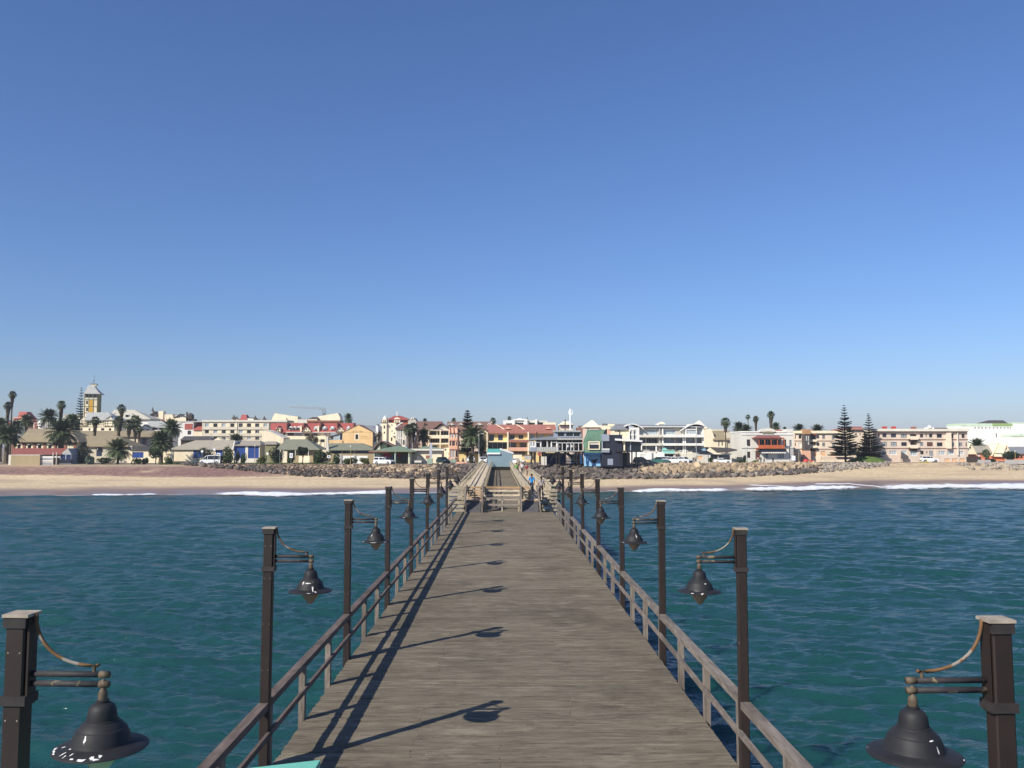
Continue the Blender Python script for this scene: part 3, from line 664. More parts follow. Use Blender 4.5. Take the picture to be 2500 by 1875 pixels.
# ------------------------------------------------------------------ people
SKINC = [mat('skin_brown', (.10,.055,.035), .6, .05, 4), mat('skin_tan', (.38,.22,.15), .6, .05, 4)]
def cloth(c): return mat('cloth_%d_%d_%d' % tuple(int(x * 99) for x in c), c, .9, .12, 6)
def skinned(name, verts, edges, rad, m, parent):
    me = bpy.data.meshes.new(name); me.from_pydata([tuple(v) for v in verts], edges, []); me.materials.append(m)
    o = link(name, me, parent); md = o.modifiers.new('skin', 'SKIN'); md.use_smooth_shade = True
    for i, r in enumerate(rad):
        d = me.skin_vertices[0].data[i]; d.radius = (r, r) if not isinstance(r, tuple) else r; d.use_root = (i == 0)
    sb = o.modifiers.new('smooth', 'SUBSURF'); sb.levels = 1; sb.render_levels = 1
    return o
def person(x, y, z, rz, h, shirt, legs, label, skin=0, hair=(.015,.012,.01), stride=.22, arm=(.1, -.1), hat=None, seated=False, group='people walking on the pier'):
    root = thing('person', label, 'person', (x, y, z), rz, group); k = h / 1.75; V = Vector
    hip = V((0, 0, .92)); ch = V((0, -.02, 1.32)); nk = V((0, .0, 1.49)); hd = V((0, .03, 1.63)); tp = V((0, .03, 1.72)); J = {}
    if seated: st = [(.1, .42, .80), (.1, .45, .42)], [(-.1, .42, .80), (-.1, .45, .42)]
    for s, sd_, a in ((1, stride, arm[0]), (-1, -stride, arm[1])):
        J[s] = dict(hp=V((.09*s, 0, .88)), kn=V((.10*s, sd_*.75+.03, .50)), an=V((.10*s, sd_*.9 - (.10 if sd_ < 0 else 0), .08 + (.04 if sd_ < 0 else 0))),
                    sh=V((.18*s, 0, 1.41)), el=V((.245*s, -a*.6, 1.14)), wr=V((.25*s, -a*1.3+.06, .90)), pm=V((.25*s, -a*1.4+.08, .83)))
        J[s]['to'] = J[s]['an'] + V((0, .17, -.04))
        if seated:
            J[s]['kn'] = V((.10*s, .42, .82)); J[s]['an'] = V((.10*s, .45, .42)); J[s]['to'] = V((.1*s, .6, .38))
    vs = [hip, ch, nk, hd, tp]; rd = [.11, .13, .055, .088, .06]; ed = [(0,1),(1,2),(2,3),(3,4)]
    def chain(base, pts, rs):
        p = base
        for q_, r_ in zip(pts, rs): vs.append(q_); rd.append(r_); ed.append((p, len(vs)-1)); p = len(vs)-1
        return p
    for s in (1, -1):
        j = J[s]; chain(0, [j['hp'], j['kn'], j['an'], j['to']], [.085, .058, .04, .035])
        e = chain(1, [j['sh'], j['el'], j['wr'], j['pm']], [.058, .042, .03, .034])
        for q_, (fx, fy, fl) in enumerate(((-.028,.02,.075), (-.01,.03,.09), (.01,.03,.085), (.028,.02,.07), (0,.06,.03))):
            p = j['pm']; chain(e, [p + V((fy*.5*s*-1, fx, -.03)), p + V((-fy*s*.8, fx*1.15, -fl*.95))], [.011, .009])
    body = skinned('body', [v * k for v in vs], ed, [r * k for r in rd], SKINC[skin], root)
    tv = [hip + V((0,0,-.02)), ch, nk + V((0,0,-.045))]; tr = [.135, .155, .075]; te = [(0,1),(1,2)]
    for s in (1, -1):
        j = J[s]; b = len(tv); tv += [j['sh'], j['sh'].lerp(j['el'], .9)]; tr += [.078, .062]; te += [(1,b),(b,b+1)]
    skinned('shirt', [v * k for v in tv], te, [r * k for r in tr], cloth(shirt), root)
    lv = [hip + V((0,0,-.01))]; lr = [.125]; le = []
    for s in (1, -1):
        j = J[s]; b = len(lv); lv += [j['hp'], j['kn'], j['an'] + V((0,0,.05))]; lr += [.10, .073, .058]; le += [(0,b),(b,b+1),(b+1,b+2)]
    skinned('trousers', [v * k for v in lv], le, [r * k for r in lr], cloth(legs), root)
    for s in (1, -1):
        j = J[s]; skinned('shoe', [(j['an'] + V((0,-.03,-.035))) * k, (j['to'] + V((0,.03,-.0))) * k], [(0,1)], [.045*k, .04*k], cloth((.03,.03,.035)), root)
    MB().lathe([(0,.115),(.055,.10),(.088,.05),(.095,0),(.085,-.05),(.06,-.09)], 12, (0, .0, 1.655)).build('hat' if hat else 'hair', cloth(hat or hair), root, smooth=True).scale = (k, k, k)
    return root
person(2.36, 76.2, LV(76), 0, 1.74, (.01,.25,.62), (.03,.04,.06), 'man in bright blue shirt walking ashore on the right walkway', 0, stride=.24, arm=(.12, -.12))
person(2.98, 71.0, LV(71), R(-4), 1.70, (.33,.30,.30), (.035,.03,.035), 'man in light grey vest walking behind the man in blue', 0, stride=.16, arm=(-.25, .2))
G = 'group of walkers further along the walkway'
person(2.10 + cx(122), 122, LV(122), R(5), 1.72, (.06,.33,.05), (.03,.03,.04), 'walker in green top in the group on the right walkway', 1, group=G)
person(2.95, 117, LV(117), R(180), 1.66, (.20,.02,.035), (.25,.20,.16), 'walker in dark red top and pale shorts on the right walkway', 1, hair=(.12,.07,.03), group=G)
person(2.45, 124, LV(124), R(180), 1.74, (.55,.55,.53), (.04,.05,.10), 'walker in white top between the green and red ones', 1, group=G)
person(2.75, 129, LV(129), 0, 1.76, (.03,.03,.035), (.03,.03,.035), 'walker in black clothes behind the red one', 0, group=G)
person(1.95, 131, LV(131), R(10), 1.70, (.06,.055,.05), (.04,.04,.04), 'walker in dark coat and olive hat nearest the hut', 1, hat=(.20,.19,.13), group=G)
# ------------------------------------------------------------------ the town: building kit
RG = {'1': (0,880,.18987), '2': (400,940,.18083), '3': (750,940,.18083), '4': (1050,940,.18083), '5': (1250,940,.18083), '6': (1600,940,.18083),
      '7': (1950,940,.12432), '8': (2200,940,.13562), 'A': (480,1000,.09946), 'B': (680,990,.09946), 'C': (1050,1020,.12206), 'D': (1880,1040,.1085),
      'E': (2080,1030,.13562), 'S': (1280,1030,.09946), 'P': (1470,1040,.09946), 'T': (180,920,.11302), 'M': (0,1010,.09042), 'W': (900,1000,.09042), 'H': (840,1030,.03617)}
GLASS = mat('dark_glass', (.018,.022,.028), .12, .1, 2, spec=.5); GLASSB = mat('blue_glass', (.03,.06,.12), .12, .1, 2, spec=.5)
PALEG = mat('curtain_sky_glass', (.36,.42,.44), .25, .25, .8, spec=.5); REDG = mat('brown_shutter', (.12,.05,.04), .6, .2, 2); BLUED = mat('blue_door_paint', (.016,.055,.23), .6, .1, .7)  # PALEG carries curtains and the reflected sky in its pale colour
FW_ = mat('white_frame', (.75,.74,.70), .6, .05, 2); FB_ = mat('brown_frame', (.10,.06,.04), .6, .1, 2); FG_ = mat('grey_frame', (.16,.16,.16), .6, .1, 2)
PEACH = mat('peach_door', (.72,.46,.27), .7, .08, 1); WDOOR = mat('white_door', (.74,.73,.69), .7, .06, 1)
STYLE = {'d': (FW_, GLASS, 1, 0, .18), 'b': (FB_, GLASS, 1, 0, .18), 'g': (FG_, GLASS, 1, 1, .18), 'p': (FW_, PALEG, 2, 0, .18), 'P': (FW_, PALEG, 5, 0, .25), 'v': (None, GLASS, 0, 0, .25),
         'n': (FW_, GLASS, 3, 0, 1.6), 'N': (FG_, PALEG, 3, 0, 1.4), 'r': (FB_, REDG, 1, 0, .15), 'B': (None, BLUED, 0, 0, .12), 'q': (None, PEACH, 0, 0, .15), 'w': (None, WDOOR, 0, 0, .12),
         'D': (None, mat('navy_door_paint', (.010,.020,.085), .6, .1, .7), 0, 0, .12), 'c': (FB_, PALEG, 1, 1, .15), 'u': (FB_, GLASSB, 1, 1, .15)}
_FR = {}
def frame_mesh(w_, h_, nx, nz, m):
    key = (round(w_ / .08), round(h_ / .08), nx, nz, m.name)
    if key not in _FR:
        t = min(.09, w_ * .12); mb = MB().box(0, w_, -.03, .05, 0, t).box(0, w_, -.03, .05, h_-t, h_).box(0, t, -.028, .048, t, h_-t).box(w_-t, w_, -.028, .048, t, h_-t)
        for i in range(1, nx + 1): x = w_ * i / (nx + 1); mb.box(x - t*.35, x + t*.35, -.02, .045, t, h_-t)
        for i in range(1, nz + 1): z = h_ * i / (nz + 1); mb.box(t, w_-t, -.015, .04, z - t*.35, z + t*.35)
        _FR[key] = mb.mesh('window', m)
    return _FR[key]
_PN = {}
def pane_mesh(w_, h_, m):
    key = (round(w_ / .08), round(h_ / .08), m.name)
    if key not in _PN: _PN[key] = MB().box(0, w_, 0, .02, 0, h_).mesh('pane', m)
    return _PN[key]
class Bd:
    def __init__(s, name, label, cat, Y, reg, xm, rot=0, group=None):
        s.Y = Y; s.r = RG[reg]; p = s.p(xm, 0); s.o = Vector((p.x, Y, STREET)); s.rot = rot; s.root = thing(name, label, cat, s.o, rot, group)
    def reg(s, r): s.r = RG[r]; return s
    def p(s, x, y, dy=0): return at(s.r[0] + x * s.r[2], s.r[1] + y * s.r[2], s.Y + dy)
    def b(s, mb, name, m, parent=None, smooth=False): return mb.build(name, m, parent or s.root, off=s.o if not parent else s.o, smooth=smooth)
    def rect(s, x0, y0, x1, y1):
        ym = y0 if y1 is None else (y0 + y1) / 2
        return s.p(x0, ym).x, s.p(x1, ym).x, (STREET - .3 if y1 is None else s.p(x0, y1).z), s.p(x0, y0).z
    def wall(s, x0, y0, x1, y1, depth, m, wins=(), name='wall', dy=0):
        X0, X1, Z0, Z1 = s.rect(x0, y0, x1, y1); Y = s.Y + dy; mb = MB(); H = []
        for wx0, wy0, wx1, wy1, st in wins:
            a, b_, c, d = s.rect(wx0, wy0, wx1, wy1); a, b_ = max(a, X0 + .02), min(b_, X1 - .02); c = max(c, Z0 + .02); d = min(d, Z1 - .02)
            if b_ - a > .1 and d - c > .1: H.append((a, b_, c, d, st))
        xs = sorted({X0, X1} | {h[0] for h in H} | {h[1] for h in H}); zs = sorted({Z0, Z1} | {h[2] for h in H} | {h[3] for h in H})
        for i in range(len(xs)-1):
            for j in range(len(zs)-1):
                mx, mz = (xs[i]+xs[i+1])/2, (zs[j]+zs[j+1])/2
                if any(h[0] < mx < h[1] and h[2] < mz < h[3] for h in H): continue
                mb.poly((xs[i],Y,zs[j]),(xs[i+1],Y,zs[j]),(xs[i+1],Y,zs[j+1]),(xs[i],Y,zs[j+1]))
        for a, b_, c, d, st in H:
            r = min(STYLE[st][4], depth * .8)
            mb.poly((a,Y,c),(a,Y,d),(a,Y+r,d),(a,Y+r,c)); mb.poly((b_,Y,c),(b_,Y+r,c),(b_,Y+r,d),(b_,Y,d)); mb.poly((a,Y,d),(b_,Y,d),(b_,Y+r,d),(a,Y+r,d)); mb.poly((a,Y,c),(a,Y+r,c),(b_,Y+r,c),(b_,Y,c))
        mb.poly((X0,Y,Z0),(X0,Y,Z1),(X0,Y+depth,Z1),(X0,Y+depth,Z0)); mb.poly((X1,Y,Z0),(X1,Y+depth,Z0),(X1,Y+depth,Z1),(X1,Y,Z1))
        mb.poly((X0,Y,Z1),(X1,Y,Z1),(X1,Y+depth,Z1),(X0,Y+depth,Z1)); mb.poly((X0,Y+depth,Z0),(X0,Y+depth,Z1),(X1,Y+depth,Z1),(X1,Y+depth,Z0))
        wo = s.b(mb, name, m)
        for a, b_, c, d, st in H:
            fm, pm, nx, nz, r = STYLE[st]; r = min(r, depth * .8); w_, h_ = b_ - a, d - c; loc = Vector((a, Y + r - .06, c)) - s.o
            if fm:
                f = link('window', frame_mesh(w_, h_, nx, nz, fm), s.root, loc); link('pane', pane_mesh(w_, h_, pm), f, (0, .055, 0))
            else: link({'B': 'door', 'D': 'door', 'q': 'door', 'w': 'door'}.get(st, 'window'), pane_mesh(w_, h_, pm), s.root, loc + Vector((0, .055, 0)))
        return wo
    def slab(s, x0, y0, x1, y1, m, name, out=.25, back=.3, dy=0):
        "a band, ledge, balcony or fascia standing proud of the front by out metres"
        X0, X1, Z0, Z1 = s.rect(x0, y0, x1, y1); return s.b(MB().box(X0, X1, s.Y + dy - out, s.Y + dy + back, Z0, Z1), name, m)
    def rings(s, rings, m, name='roof', fascia=.22):
        "roof of rectangular rings (x0, x1, y, front, back), eave first; equal front and back make a ridge"
        mb = MB(); R_ = []
        for x0, x1, y, f, bk in rings:
            a, c = s.p(x0, y, f), s.p(x1, y, f); z = (a.z + c.z) / 2; R_.append([(a.x, s.Y+f, z), (c.x, s.Y+f, z), (c.x, s.Y+bk, z), (a.x, s.Y+bk, z)])
        e = R_[0]; R_.insert(0, [(x, y, z - fascia) for x, y, z in e]); vs = [p for r in R_ for p in r]; fs = [(3,2,1,0)]
        for i in range(len(R_)-1):
            for k in range(4): fs.append((i*4+k, i*4+(k+1) % 4, (i+1)*4+(k+1) % 4, (i+1)*4+k))
        fs.append(tuple((len(R_)-1)*4+k for k in range(4))); return s.b(mb.add(vs, fs), name, m)
    def poly(s, pts, depth, m, name, dy=0):
        P = [s.p(x, y) for x, y in pts]; return s.b(MB().prism([(q.x, q.z) for q in P], 'y', s.Y + dy, s.Y + dy + depth), name, m)
    def gable(s, x0, x1, ye, xr, yr, depth, m, name='roof', dy=-.3, oh=0, th=.25, yb=None):
        "two roof slopes whose gable faces the sea"
        a, r, c = s.p(x0, ye), s.p(xr, yr), s.p(x1, ye if yb is None else yb)
        pts = [(a.x, a.z), (r.x, r.z), (c.x, c.z), (c.x, c.z - th), (r.x, r.z - th * 1.15), (a.x, a.z - th)]
        return s.b(MB().prism(pts, 'y', s.Y + dy, s.Y + dy + depth), name, m)
    def tubev(s, x, y0, y1, r, m, name, dy=0, n=8):
        a, c = s.p(x, y1), s.p(x, y0); return s.b(MB().tube([(a.x, s.Y+dy, a.z), (a.x, s.Y+dy, c.z)], r, n), name, m)
    def cone(s, x, y0, y1, wd, m, name='spire', n=8, dy=0):
        a, c = s.p(x, y1), s.p(x, y0); r = wd * s.r[2] * s.Y / F / 2
        return s.b(MB().lathe([(r, a.z), (r*.45, lerp(a.z, c.z, .5)), (.03, c.z)], n, (a.x, s.Y+dy, 0)), name, m)
    def lathe(s, x, prof, m, name, dy=0, n=12):
        P = [(max(.02, hw * s.r[2] * s.Y / F), s.p(x, y).z) for hw, y in prof]; return s.b(MB().lathe(P, n, (s.p(x, prof[0][1]).x, s.Y+dy, 0)), name, m, smooth=True)
def grid(xs, w_, y0, y1, st): return [(x, y0, x + w_, y1, st) for x in xs]
wm = lambda nm, c, v=.10: mat('wall_' + nm, c, .9, v, .45, stretch=(1, 1, .35))
CRM = wm('cream', (.79,.68,.48)); WHT = wm('white', (.76,.74,.68)); OFFW = wm('off_white', (.66,.62,.52)); BEI = wm('beige', (.59,.53,.40)); YEL = wm('yellow', (.74,.56,.25)); ORA = wm('orange', (.72,.42,.18))
SAL = wm('salmon', (.70,.40,.27)); TAN = wm('tan', (.36,.29,.17)); PNK = wm('pinkish', (.64,.50,.39)); OCH = wm('ochre', (.62,.36,.06)); BRK = wm('brick_red', (.27,.12,.08)); GRY = wm('grey', (.42,.40,.37)); CREM2 = wm('sun_cream', (.83,.73,.52))
NAVY = wm('navy', (.022,.026,.042)); LGREY = wm('blue_grey', (.27,.30,.36)); SKYB = wm('sky_blue', (.30,.55,.78)); DBLUE = wm('deep_blue', (.01,.06,.17)); DKBR = wm('dark_brown', (.06,.045,.035)); OLIVE = wm('olive', (.22,.21,.11))
PGRN = wm('pale_green', (.55,.68,.50)); GRN = wm('leaf_green', (.28,.38,.15)); TURQ = wm('turquoise', (.25,.60,.55))
RTAN = roofmat('roof_tan', (.29,.235,.145)); RRED = roofmat('roof_red', (.37,.095,.075)); RBRN = roofmat('roof_brown', (.20,.115,.085)); RMAR = roofmat('roof_maroon', (.25,.085,.07)); RGRY = roofmat('roof_grey', (.40,.40,.37)); RBEI = roofmat('roof_beige', (.36,.32,.25))
RGRN = roofmat('roof_sage', (.21,.215,.15)); RDRK = roofmat('roof_dark', (.09,.08,.075)); RSLT = roofmat('roof_slate', (.22,.23,.235)); RSAL = roofmat('roof_salmon', (.36,.15,.11)); COPP = mat('copper_green', (.135,.245,.165), .55, .25, .6, stretch=(1, 1, .25), patch=((.20,.27,.17), .7, .62)); RGN2 = roofmat('roof_green', (.17,.23,.155))
TIM = mat('dark_timber_trim', (.07,.05,.03), .8, .2, 2)

# ---------------- left end
b = Bd('museum', 'museum hall with tan bell-cast roof, brick pilasters and round-arched windows', 'building', 236, 'M', 900)
ar = [(470,835,552,1100,'v'),(745,835,835,1100,'v'),(1020,835,1112,1100,'v'),(1298,835,1390,1100,'v')]
b.wall(330, 770, 2080, None, 11, CRM, ar)
for x0, y0, x1, y1, s_ in ar: b.lathe((x0+x1)/2, [(46,838),(44,832),(20,815),(1,808)], CRM, 'arch', dy=.02, n=10)
for x in (330, 622, 905, 1182, 1460, 1740, 2000): b.slab(x, 790, x + 66, None, BRK, 'pilaster', .18)
b.slab(330, 770, 2080, 800, DKBR, 'frieze', .12)
b.rings([(470,2120,752,-.9,12), (560,2050,640,.6,10.4), (690,1960,520,2.4,8.6), (755,1900,402,5.5,5.6)], RTAN)
b.wall(1232, 380, 1342, 480, 1.2, OFFW, name='cupola_base', dy=4.9)
for i in range(6):
    an = i * math.pi / 3; c = b.p(1288, 300, 5.5); b.b(MB().tube([(c.x+.46*math.cos(an), b.Y+5.5+.46*math.sin(an), b.p(0,380,5.5).z), (c.x+.46*math.cos(an), b.Y+5.5+.46*math.sin(an), b.p(0,225,5.5).z)], .07, 6), 'cupola_column', OFFW)
b.lathe(1300, [(70,232),(68,215),(52,160),(30,120),(8,100),(3,30),(1,-40)], RGRY, 'cupola_dome', dy=5.5)
b = Bd('shed', 'long shed with faded red roof and blue double doors by the beach', 'shed', 217, 'M', 1000)
b.wall(330, 1085, 1650, None, 5, OLIVE); b.rings([(310,1660,1085,-.4,5.4), (395,1830,932,2.4,2.5)], RMAR)
b.wall(1640, 1090, 1935, None, 5, LGREY, [(1650,1110,1770,1290,'D'),(1800,1110,1920,1290,'D')], name='end_wall', dy=-.15)
b.poly([(1640,1090),(1835,935),(1935,1090)], 5.2, GRY, 'gable', -.15); b.slab(1600, 1235, 1940, 1320, NAVY, 'plinth', .4)
b = Bd('container', 'tan rectangular container standing alone on the upper beach', 'container', 209.5, 'M', 660)
b.wall(290, 1118, 1075, 1400, 3, TAN); b.slab(285, 1108, 1080, 1124, OFFW, 'top_rim', .06, 3)
b.wall(230, 1110, 288, 1395, 1.2, OFFW, name='end_post')
b = Bd('board_fence', 'pale board fence with two tall poles beside the tan container', 'fence', 210, 'M', 1250)
for i in range(5): b.slab(1085, 1160 + 46*i, 1425, 1200 + 46*i, (WHT, LGREY, OFFW, GRY, LGREY)[i], 'board', .05, .05)
b.slab(1085, 1150, 1615, 1185, WHT, 'top_board', .1, .1)
b.wall(1435, 1190, 1590, 1385, .3, DKBR, name='dark_panel')
for x in (1440, 1535): b.tubev(x, 1040, 1390, .09, OFFW, 'pole', -.3)
b = Bd('warehouse', 'tan hipped-roof warehouse with an arched door, right of the big palms', 'building', 238, '1', 1400)
b.wall(1060, 1100, 1700, None, 11, BEI, [(1240,1140,1312,1232,'u')]); b.lathe(1276, [(37,1142),(34,1128),(18,1120),(1,1117)], GLASS, 'arch', dy=-.02)
b.rings([(1040,1650,1100,-.7,11.7), (1090,1520,970,5.4,5.6)], RTAN)
b = Bd('long_hall', 'long low tan roof behind the palms and warehouse', 'building', 262, '1', 1550)
b.wall(1030, 975, 2080, None, 8, BEI); b.rings([(1020,2090,975,-.6,8.6), (1030,2075,905,4,4.1)], RTAN)
b = Bd('gated_wall', 'cream wall with a wide royal-blue gate between the palms', 'wall', 231, '1', 1800)
b.wall(1600, 1172, 2230, None, .5, CRM, [(1700,1178,1845,1252,'B')])
b = Bd('glass_house', 'dark glazed hall with blue grid frames between the palms', 'building', 252, '1', 1870)
b.wall(1800, 1000, 1950, None, 5, NAVY, [(1812,1012,1870,1045,'u'),(1880,1012,1940,1045,'u'),(1812,1052,1870,1090,'u'),(1880,1052,1940,1090,'u')])
b = Bd('clock_tower', 'tall half-timbered tower with ochre stripe and grey bell-cast roof', 'tower', 300, 'T', 370, rot=R(13))
wi = [(272,518,312,592,'g'),(272,670,312,745,'g')]
b.wall(232, 355, 500, None, 4.6, CREM2, wi)
X0, X1, Z0, Z1 = b.rect(326, 495, 412, 1000); b.b(MB().box(X0, X1, b.Y-.06, b.Y+.01, Z0, Z1), 'ochre_stripe', OCH)
for x in (232, 318, 410, 488): b.slab(x, 360, x + 12, 900, OLIVE, 'timber_upright', .1, .05)
for y in (438, 486, 634, 770): b.slab(232, y, 500, y + 10, OLIVE, 'timber_beam', .13, .05)
X0, X1, Z0, Z1 = b.rect(500, 360, 512, 1000); b.b(MB().box(X1-.25, X1+.02, b.Y+.02, b.Y+4.6, Z0, Z1), 'shaded_side', OLIVE)  # olive sheet puts the shade of the tower's right side into colour
for x in (262, 345, 425): b.slab(x, 378, x + 58, 436, GLASS, 'gallery_window', .07, .05)
b.slab(250, 450, 500, 486, OFFW, 'parapet_panel', .05, .03)
b.rings([(205,545,356,-.9,5.5), (240,520,330,-.3,4.9), (290,490,262,.7,3.9), (342,462,188,1.5,3.1)], RGRY)
b.wall(345, 150, 462, 190, 1.6, OFFW, name='lantern', dy=1.5); b.slab(338, 138, 468, 152, OLIVE, 'lantern_cap', .1, 1.9, 1.5)
b.tubev(405, -60, 140, .05, FG_, 'mast', 2.2, 6); b.tubev(398, 60, 95, .16, FG_, 'vane', 2.2, 6)
b = Bd('half_timbered_house', 'half-timbered cream house with grey roof at the foot of the tower', 'building', 285, 'T', 500)
b.wall(140, 930, 880, None, 9, CREM2, [(190,940,225,1000,'g'),(300,960,330,1040,'g'),(340,960,370,1040,'g'),(560,960,600,1010,'g'),(760,940,840,1010,'g'),(150,1110,190,1160,'g'),(320,1110,360,1160,'g'),(590,1110,660,1160,'b'),(760,1110,810,1160,'b')])
b.rings([(215,900,925,-.8,9.8), (305,755,768,4.4,4.6)], RGRY)
b.poly([(655,1060),(655,940),(800,850),(890,930),(890,1060)], 4, CREM2, 'cross_gable', -.35); b.gable(630, 900, 945, 795, 838, 5, RGRY, 'gable_roof', -.7)
b.poly([(165,1060),(165,935),(230,875),(290,930),(290,1060)], 4, CREM2, 'cross_gable', -.35)
for x in (170, 195, 230, 262, 286, 658, 690, 740, 850, 882): b.slab(x, 945, x + 7, 1060, TIM, 'timber_upright', .42, -.34)
for y in (1056, 1000): b.slab(140, y, 880, y + 7, OLIVE, 'timber_beam', .42, -.34)
b = Bd('grand_house', 'large pale house with broad light roof and round dormer behind the palms', 'building', 318, 'T', 1200)
b.wall(770, 900, 1640, None, 10, WHT, [(900,915,940,945,'d'),(1280,915,1320,945,'d'),(1440,925,1480,950,'d')])
b.rings([(745,1655,905,-.8,10.8), (870,1310,712,5,5.2)], roofmat('roof_pale', (.50,.47,.38)))
b.lathe(1135, [(46,880),(46,830),(30,808),(1,800)], WHT, 'dormer', dy=1.2); b.wall(1112, 815, 1165, 878, .3, GLASS, name='dormer_window', dy=.2)
b.slab(1200, 790, 1224, 900, OFFW, 'chimney', -1.5, 2.5)
b = Bd('spired_house', 'cream house with dark gable, small pointed spire and tall chimney', 'building', 400, 'T', 1750)
b.wall(1640, 870, 1890, None, 8, CRM, [(1650,832,1680,872,'b'),(1700,832,1730,872,'b')]); b.wall(1640, 800, 1840, 880, 7, DKBR, [(1660,838,1685,872,'d'),(1700,838,1725,872,'d'),(1740,838,1765,872,'d'),(1780,838,1805,872,'d')], 'gable_wall', .4)
b.gable(1555, 1850, 880, 1700, 782, 8, RDRK); b.cone(1705, 640, 745, 66, RDRK); b.wall(1668, 742, 1742, 782, 2, DKBR, name='spire_base', dy=2)
b.wall(1840, 740, 1940, 930, 3, CRM, name='chimney', dy=-.4); b.wall(1940, 808, 2122, None, 8, PNK, name='annexe')
b.rings([(1885,2060,945,-1,2), (1930,1990,860,.8,1)], RMAR, 'annexe_roof')
b = Bd('tin_roof_house', 'low white-gabled house with pale sheet-metal roofs right of the palm row', 'building', 276, 'T', 1700)
b.wall(1460, 1075, 2060, None, 8, WHT, [(1490,1120,1530,1160,'d'),(1560,1120,1625,1160,'d'),(1700,1095,1800,1150,'g'),(1850,1095,1950,1150,'g')])
b.rings([(1640,2080,1082,-.6,8.6), (1590,2060,958,4,4.2)], RGRY); b.poly([(1470,1120),(1560,1045),(1650,1120)], 3, WHT, 'gable', -.5); b.gable(1440, 1760, 1130, 1555, 1025, 6, RGRY, 'gable_roof', -.9, yb=1075)
b = Bd('orange_villa', 'orange villa with red mansard roof behind the leftmost palms', 'building', 335, '1', 240)
b.wall(170, 735, 330, None, 8, SAL, [(190,750,215,775,'d')]); b.rings([(165,345,745,-.5,8), (225,350,735,.5,7), (250,345,660,2,5)], RRED)
b = Bd('red_turret_house', 'house with two dark red pointed turrets among the left palms', 'building', 300, '1', 440)
b.wall(430, 800, 500, None, 6, PNK); b.cone(466, 742, 880, 62, RMAR); b.wall(80, 850, 150, None, 6, WHT); b.cone(115, 775, 850, 78, RRED); b.wall(60, 760, 100, None, 4, PGRN, name='rear_wall', dy=8); b.cone(78, 670, 765, 44, OLIVE, 'green_spire', dy=10)
b = Bd('balcony_house', 'narrow white house with stacked balconies behind the museum roof', 'building', 290, 'M', 1100)
b.wall(1035, 180, 1165, None, 6, WHT, [(1045,265,1130,290,'v'),(1045,330,1130,355,'v')]); b.slab(1030, 238, 1140, 262, WHT, 'balcony', .8); b.slab(1030, 300, 1140, 325, WHT, 'balcony', .8)
b = Bd('beige_block', 'plain beige flat-roofed block just left of the tower', 'building', 330, '1', 900)
b.wall(815, 700, 1035, None, 7, BEI, [(840,715,870,735,'d'),(900,715,930,735,'d')]); b.slab(810, 692, 1040, 702, GRY, 'parapet', .2, 7)

# ---------------- left of the pier
b = Bd('red_roofed_block', 'white walled block with red wall panel and red lean-to roof', 'building', 306, '2', 300)
b.wall(130, 500, 400, None, 7, WHT, [(320,615,370,670,'g')]); b.slab(282, 520, 390, 602, RRED, 'red_panel', .08, .02); b.wall(400, 600, 520, None, 6, CRM); b.rings([(398,522,604,-.4,6), (402,518,492,4,4.2)], RRED); b.slab(128, 486, 522, 500, GRY, 'parapet', .15, 7)
b = Bd('roof_pavilion', 'cream hotel top with dark pavilion roof and balustrade on the left skyline', 'building', 385, '2', 230)
b.wall(90, 445, 325, None, 7, CRM); b.wall(150, 408, 300, 446, 4, WHT, grid([170, 195, 220, 245, 270], 15, 415, 438, 'v'), 'pavilion', .5); b.gable(140, 325, 438, 222, 388, 5, RDRK)
b.wall(300, 400, 375, 490, 3, DKBR, name='turret'); b.lathe(340, [(40,430),(42,400),(30,385),(3,375)], RDRK, 'turret_roof', dy=1.5); b.slab(290, 360, 305, 420, DKBR, 'chimney', -1, 1.6); b.wall(340, 460, 405, None, 4, DKBR, name='annexe')
b.wall(0, 400, 108, None, 6, CRM, name='side_wing', dy=1)
b = Bd('apartment_block', 'long three-storey cream apartment block with flat roof and regular windows', 'building', 288, 'A', 900)
xs = [205, 415, 620, 830, 1035, 1240, 1440]; kinds = ['p','b','p','b','d','b','g']; wn = []
for y0, y1 in ((340,426),(508,582),(672,742)):
    for i, x in enumerate(xs + [1648]): wn.append((x, y0, x + 96, y1, 'pbdrbpgb'[(i + int(y0)) % 8] if y0 > 400 else 'pbpbgbgp'[i]))
b.wall(140, 265, 1780, None, 9, BEI, wn)
b.slab(135, 258, 2230, 300, OFFW, 'parapet', .35, 9); b.slab(140, 300, 2225, 316, GRY, 'cornice', .18, .1)
for y in (482, 645): b.slab(140, y, 1780, y + 10, GRY, 'ledge', .3, .05)
for x0 in xs: b.slab(x0 + 104, 340, x0 + 196, 430, CRM, 'light_panel', .04, .02); b.slab(x0 + 104, 508, x0 + 196, 590, CRM, 'light_panel', .04, .02)
b.tubev(985, 300, 640, .12, OFFW, 'downpipe', -.14); b.wall(1700, 320, 2225, None, 8, OFFW, name='rear_wing', dy=.6)
b = Bd('turreted_hotel', 'distant building with dark pointed turrets and a red mansard roof on the skyline', 'building', 380, 'A', 1200)
b.wall(860, 250, 1720, None, 8, CRM); 
for x, y0, y1, w_ in ((915,128,222,130), (985,148,222,70), (1437,140,236,110), (1660,155,256,120)): b.cone(x, y0, y1, w_, RDRK); b.wall(x - w_*.36, y1, x + w_*.36, 275, 3, CRM, name='turret', dy=-.3)
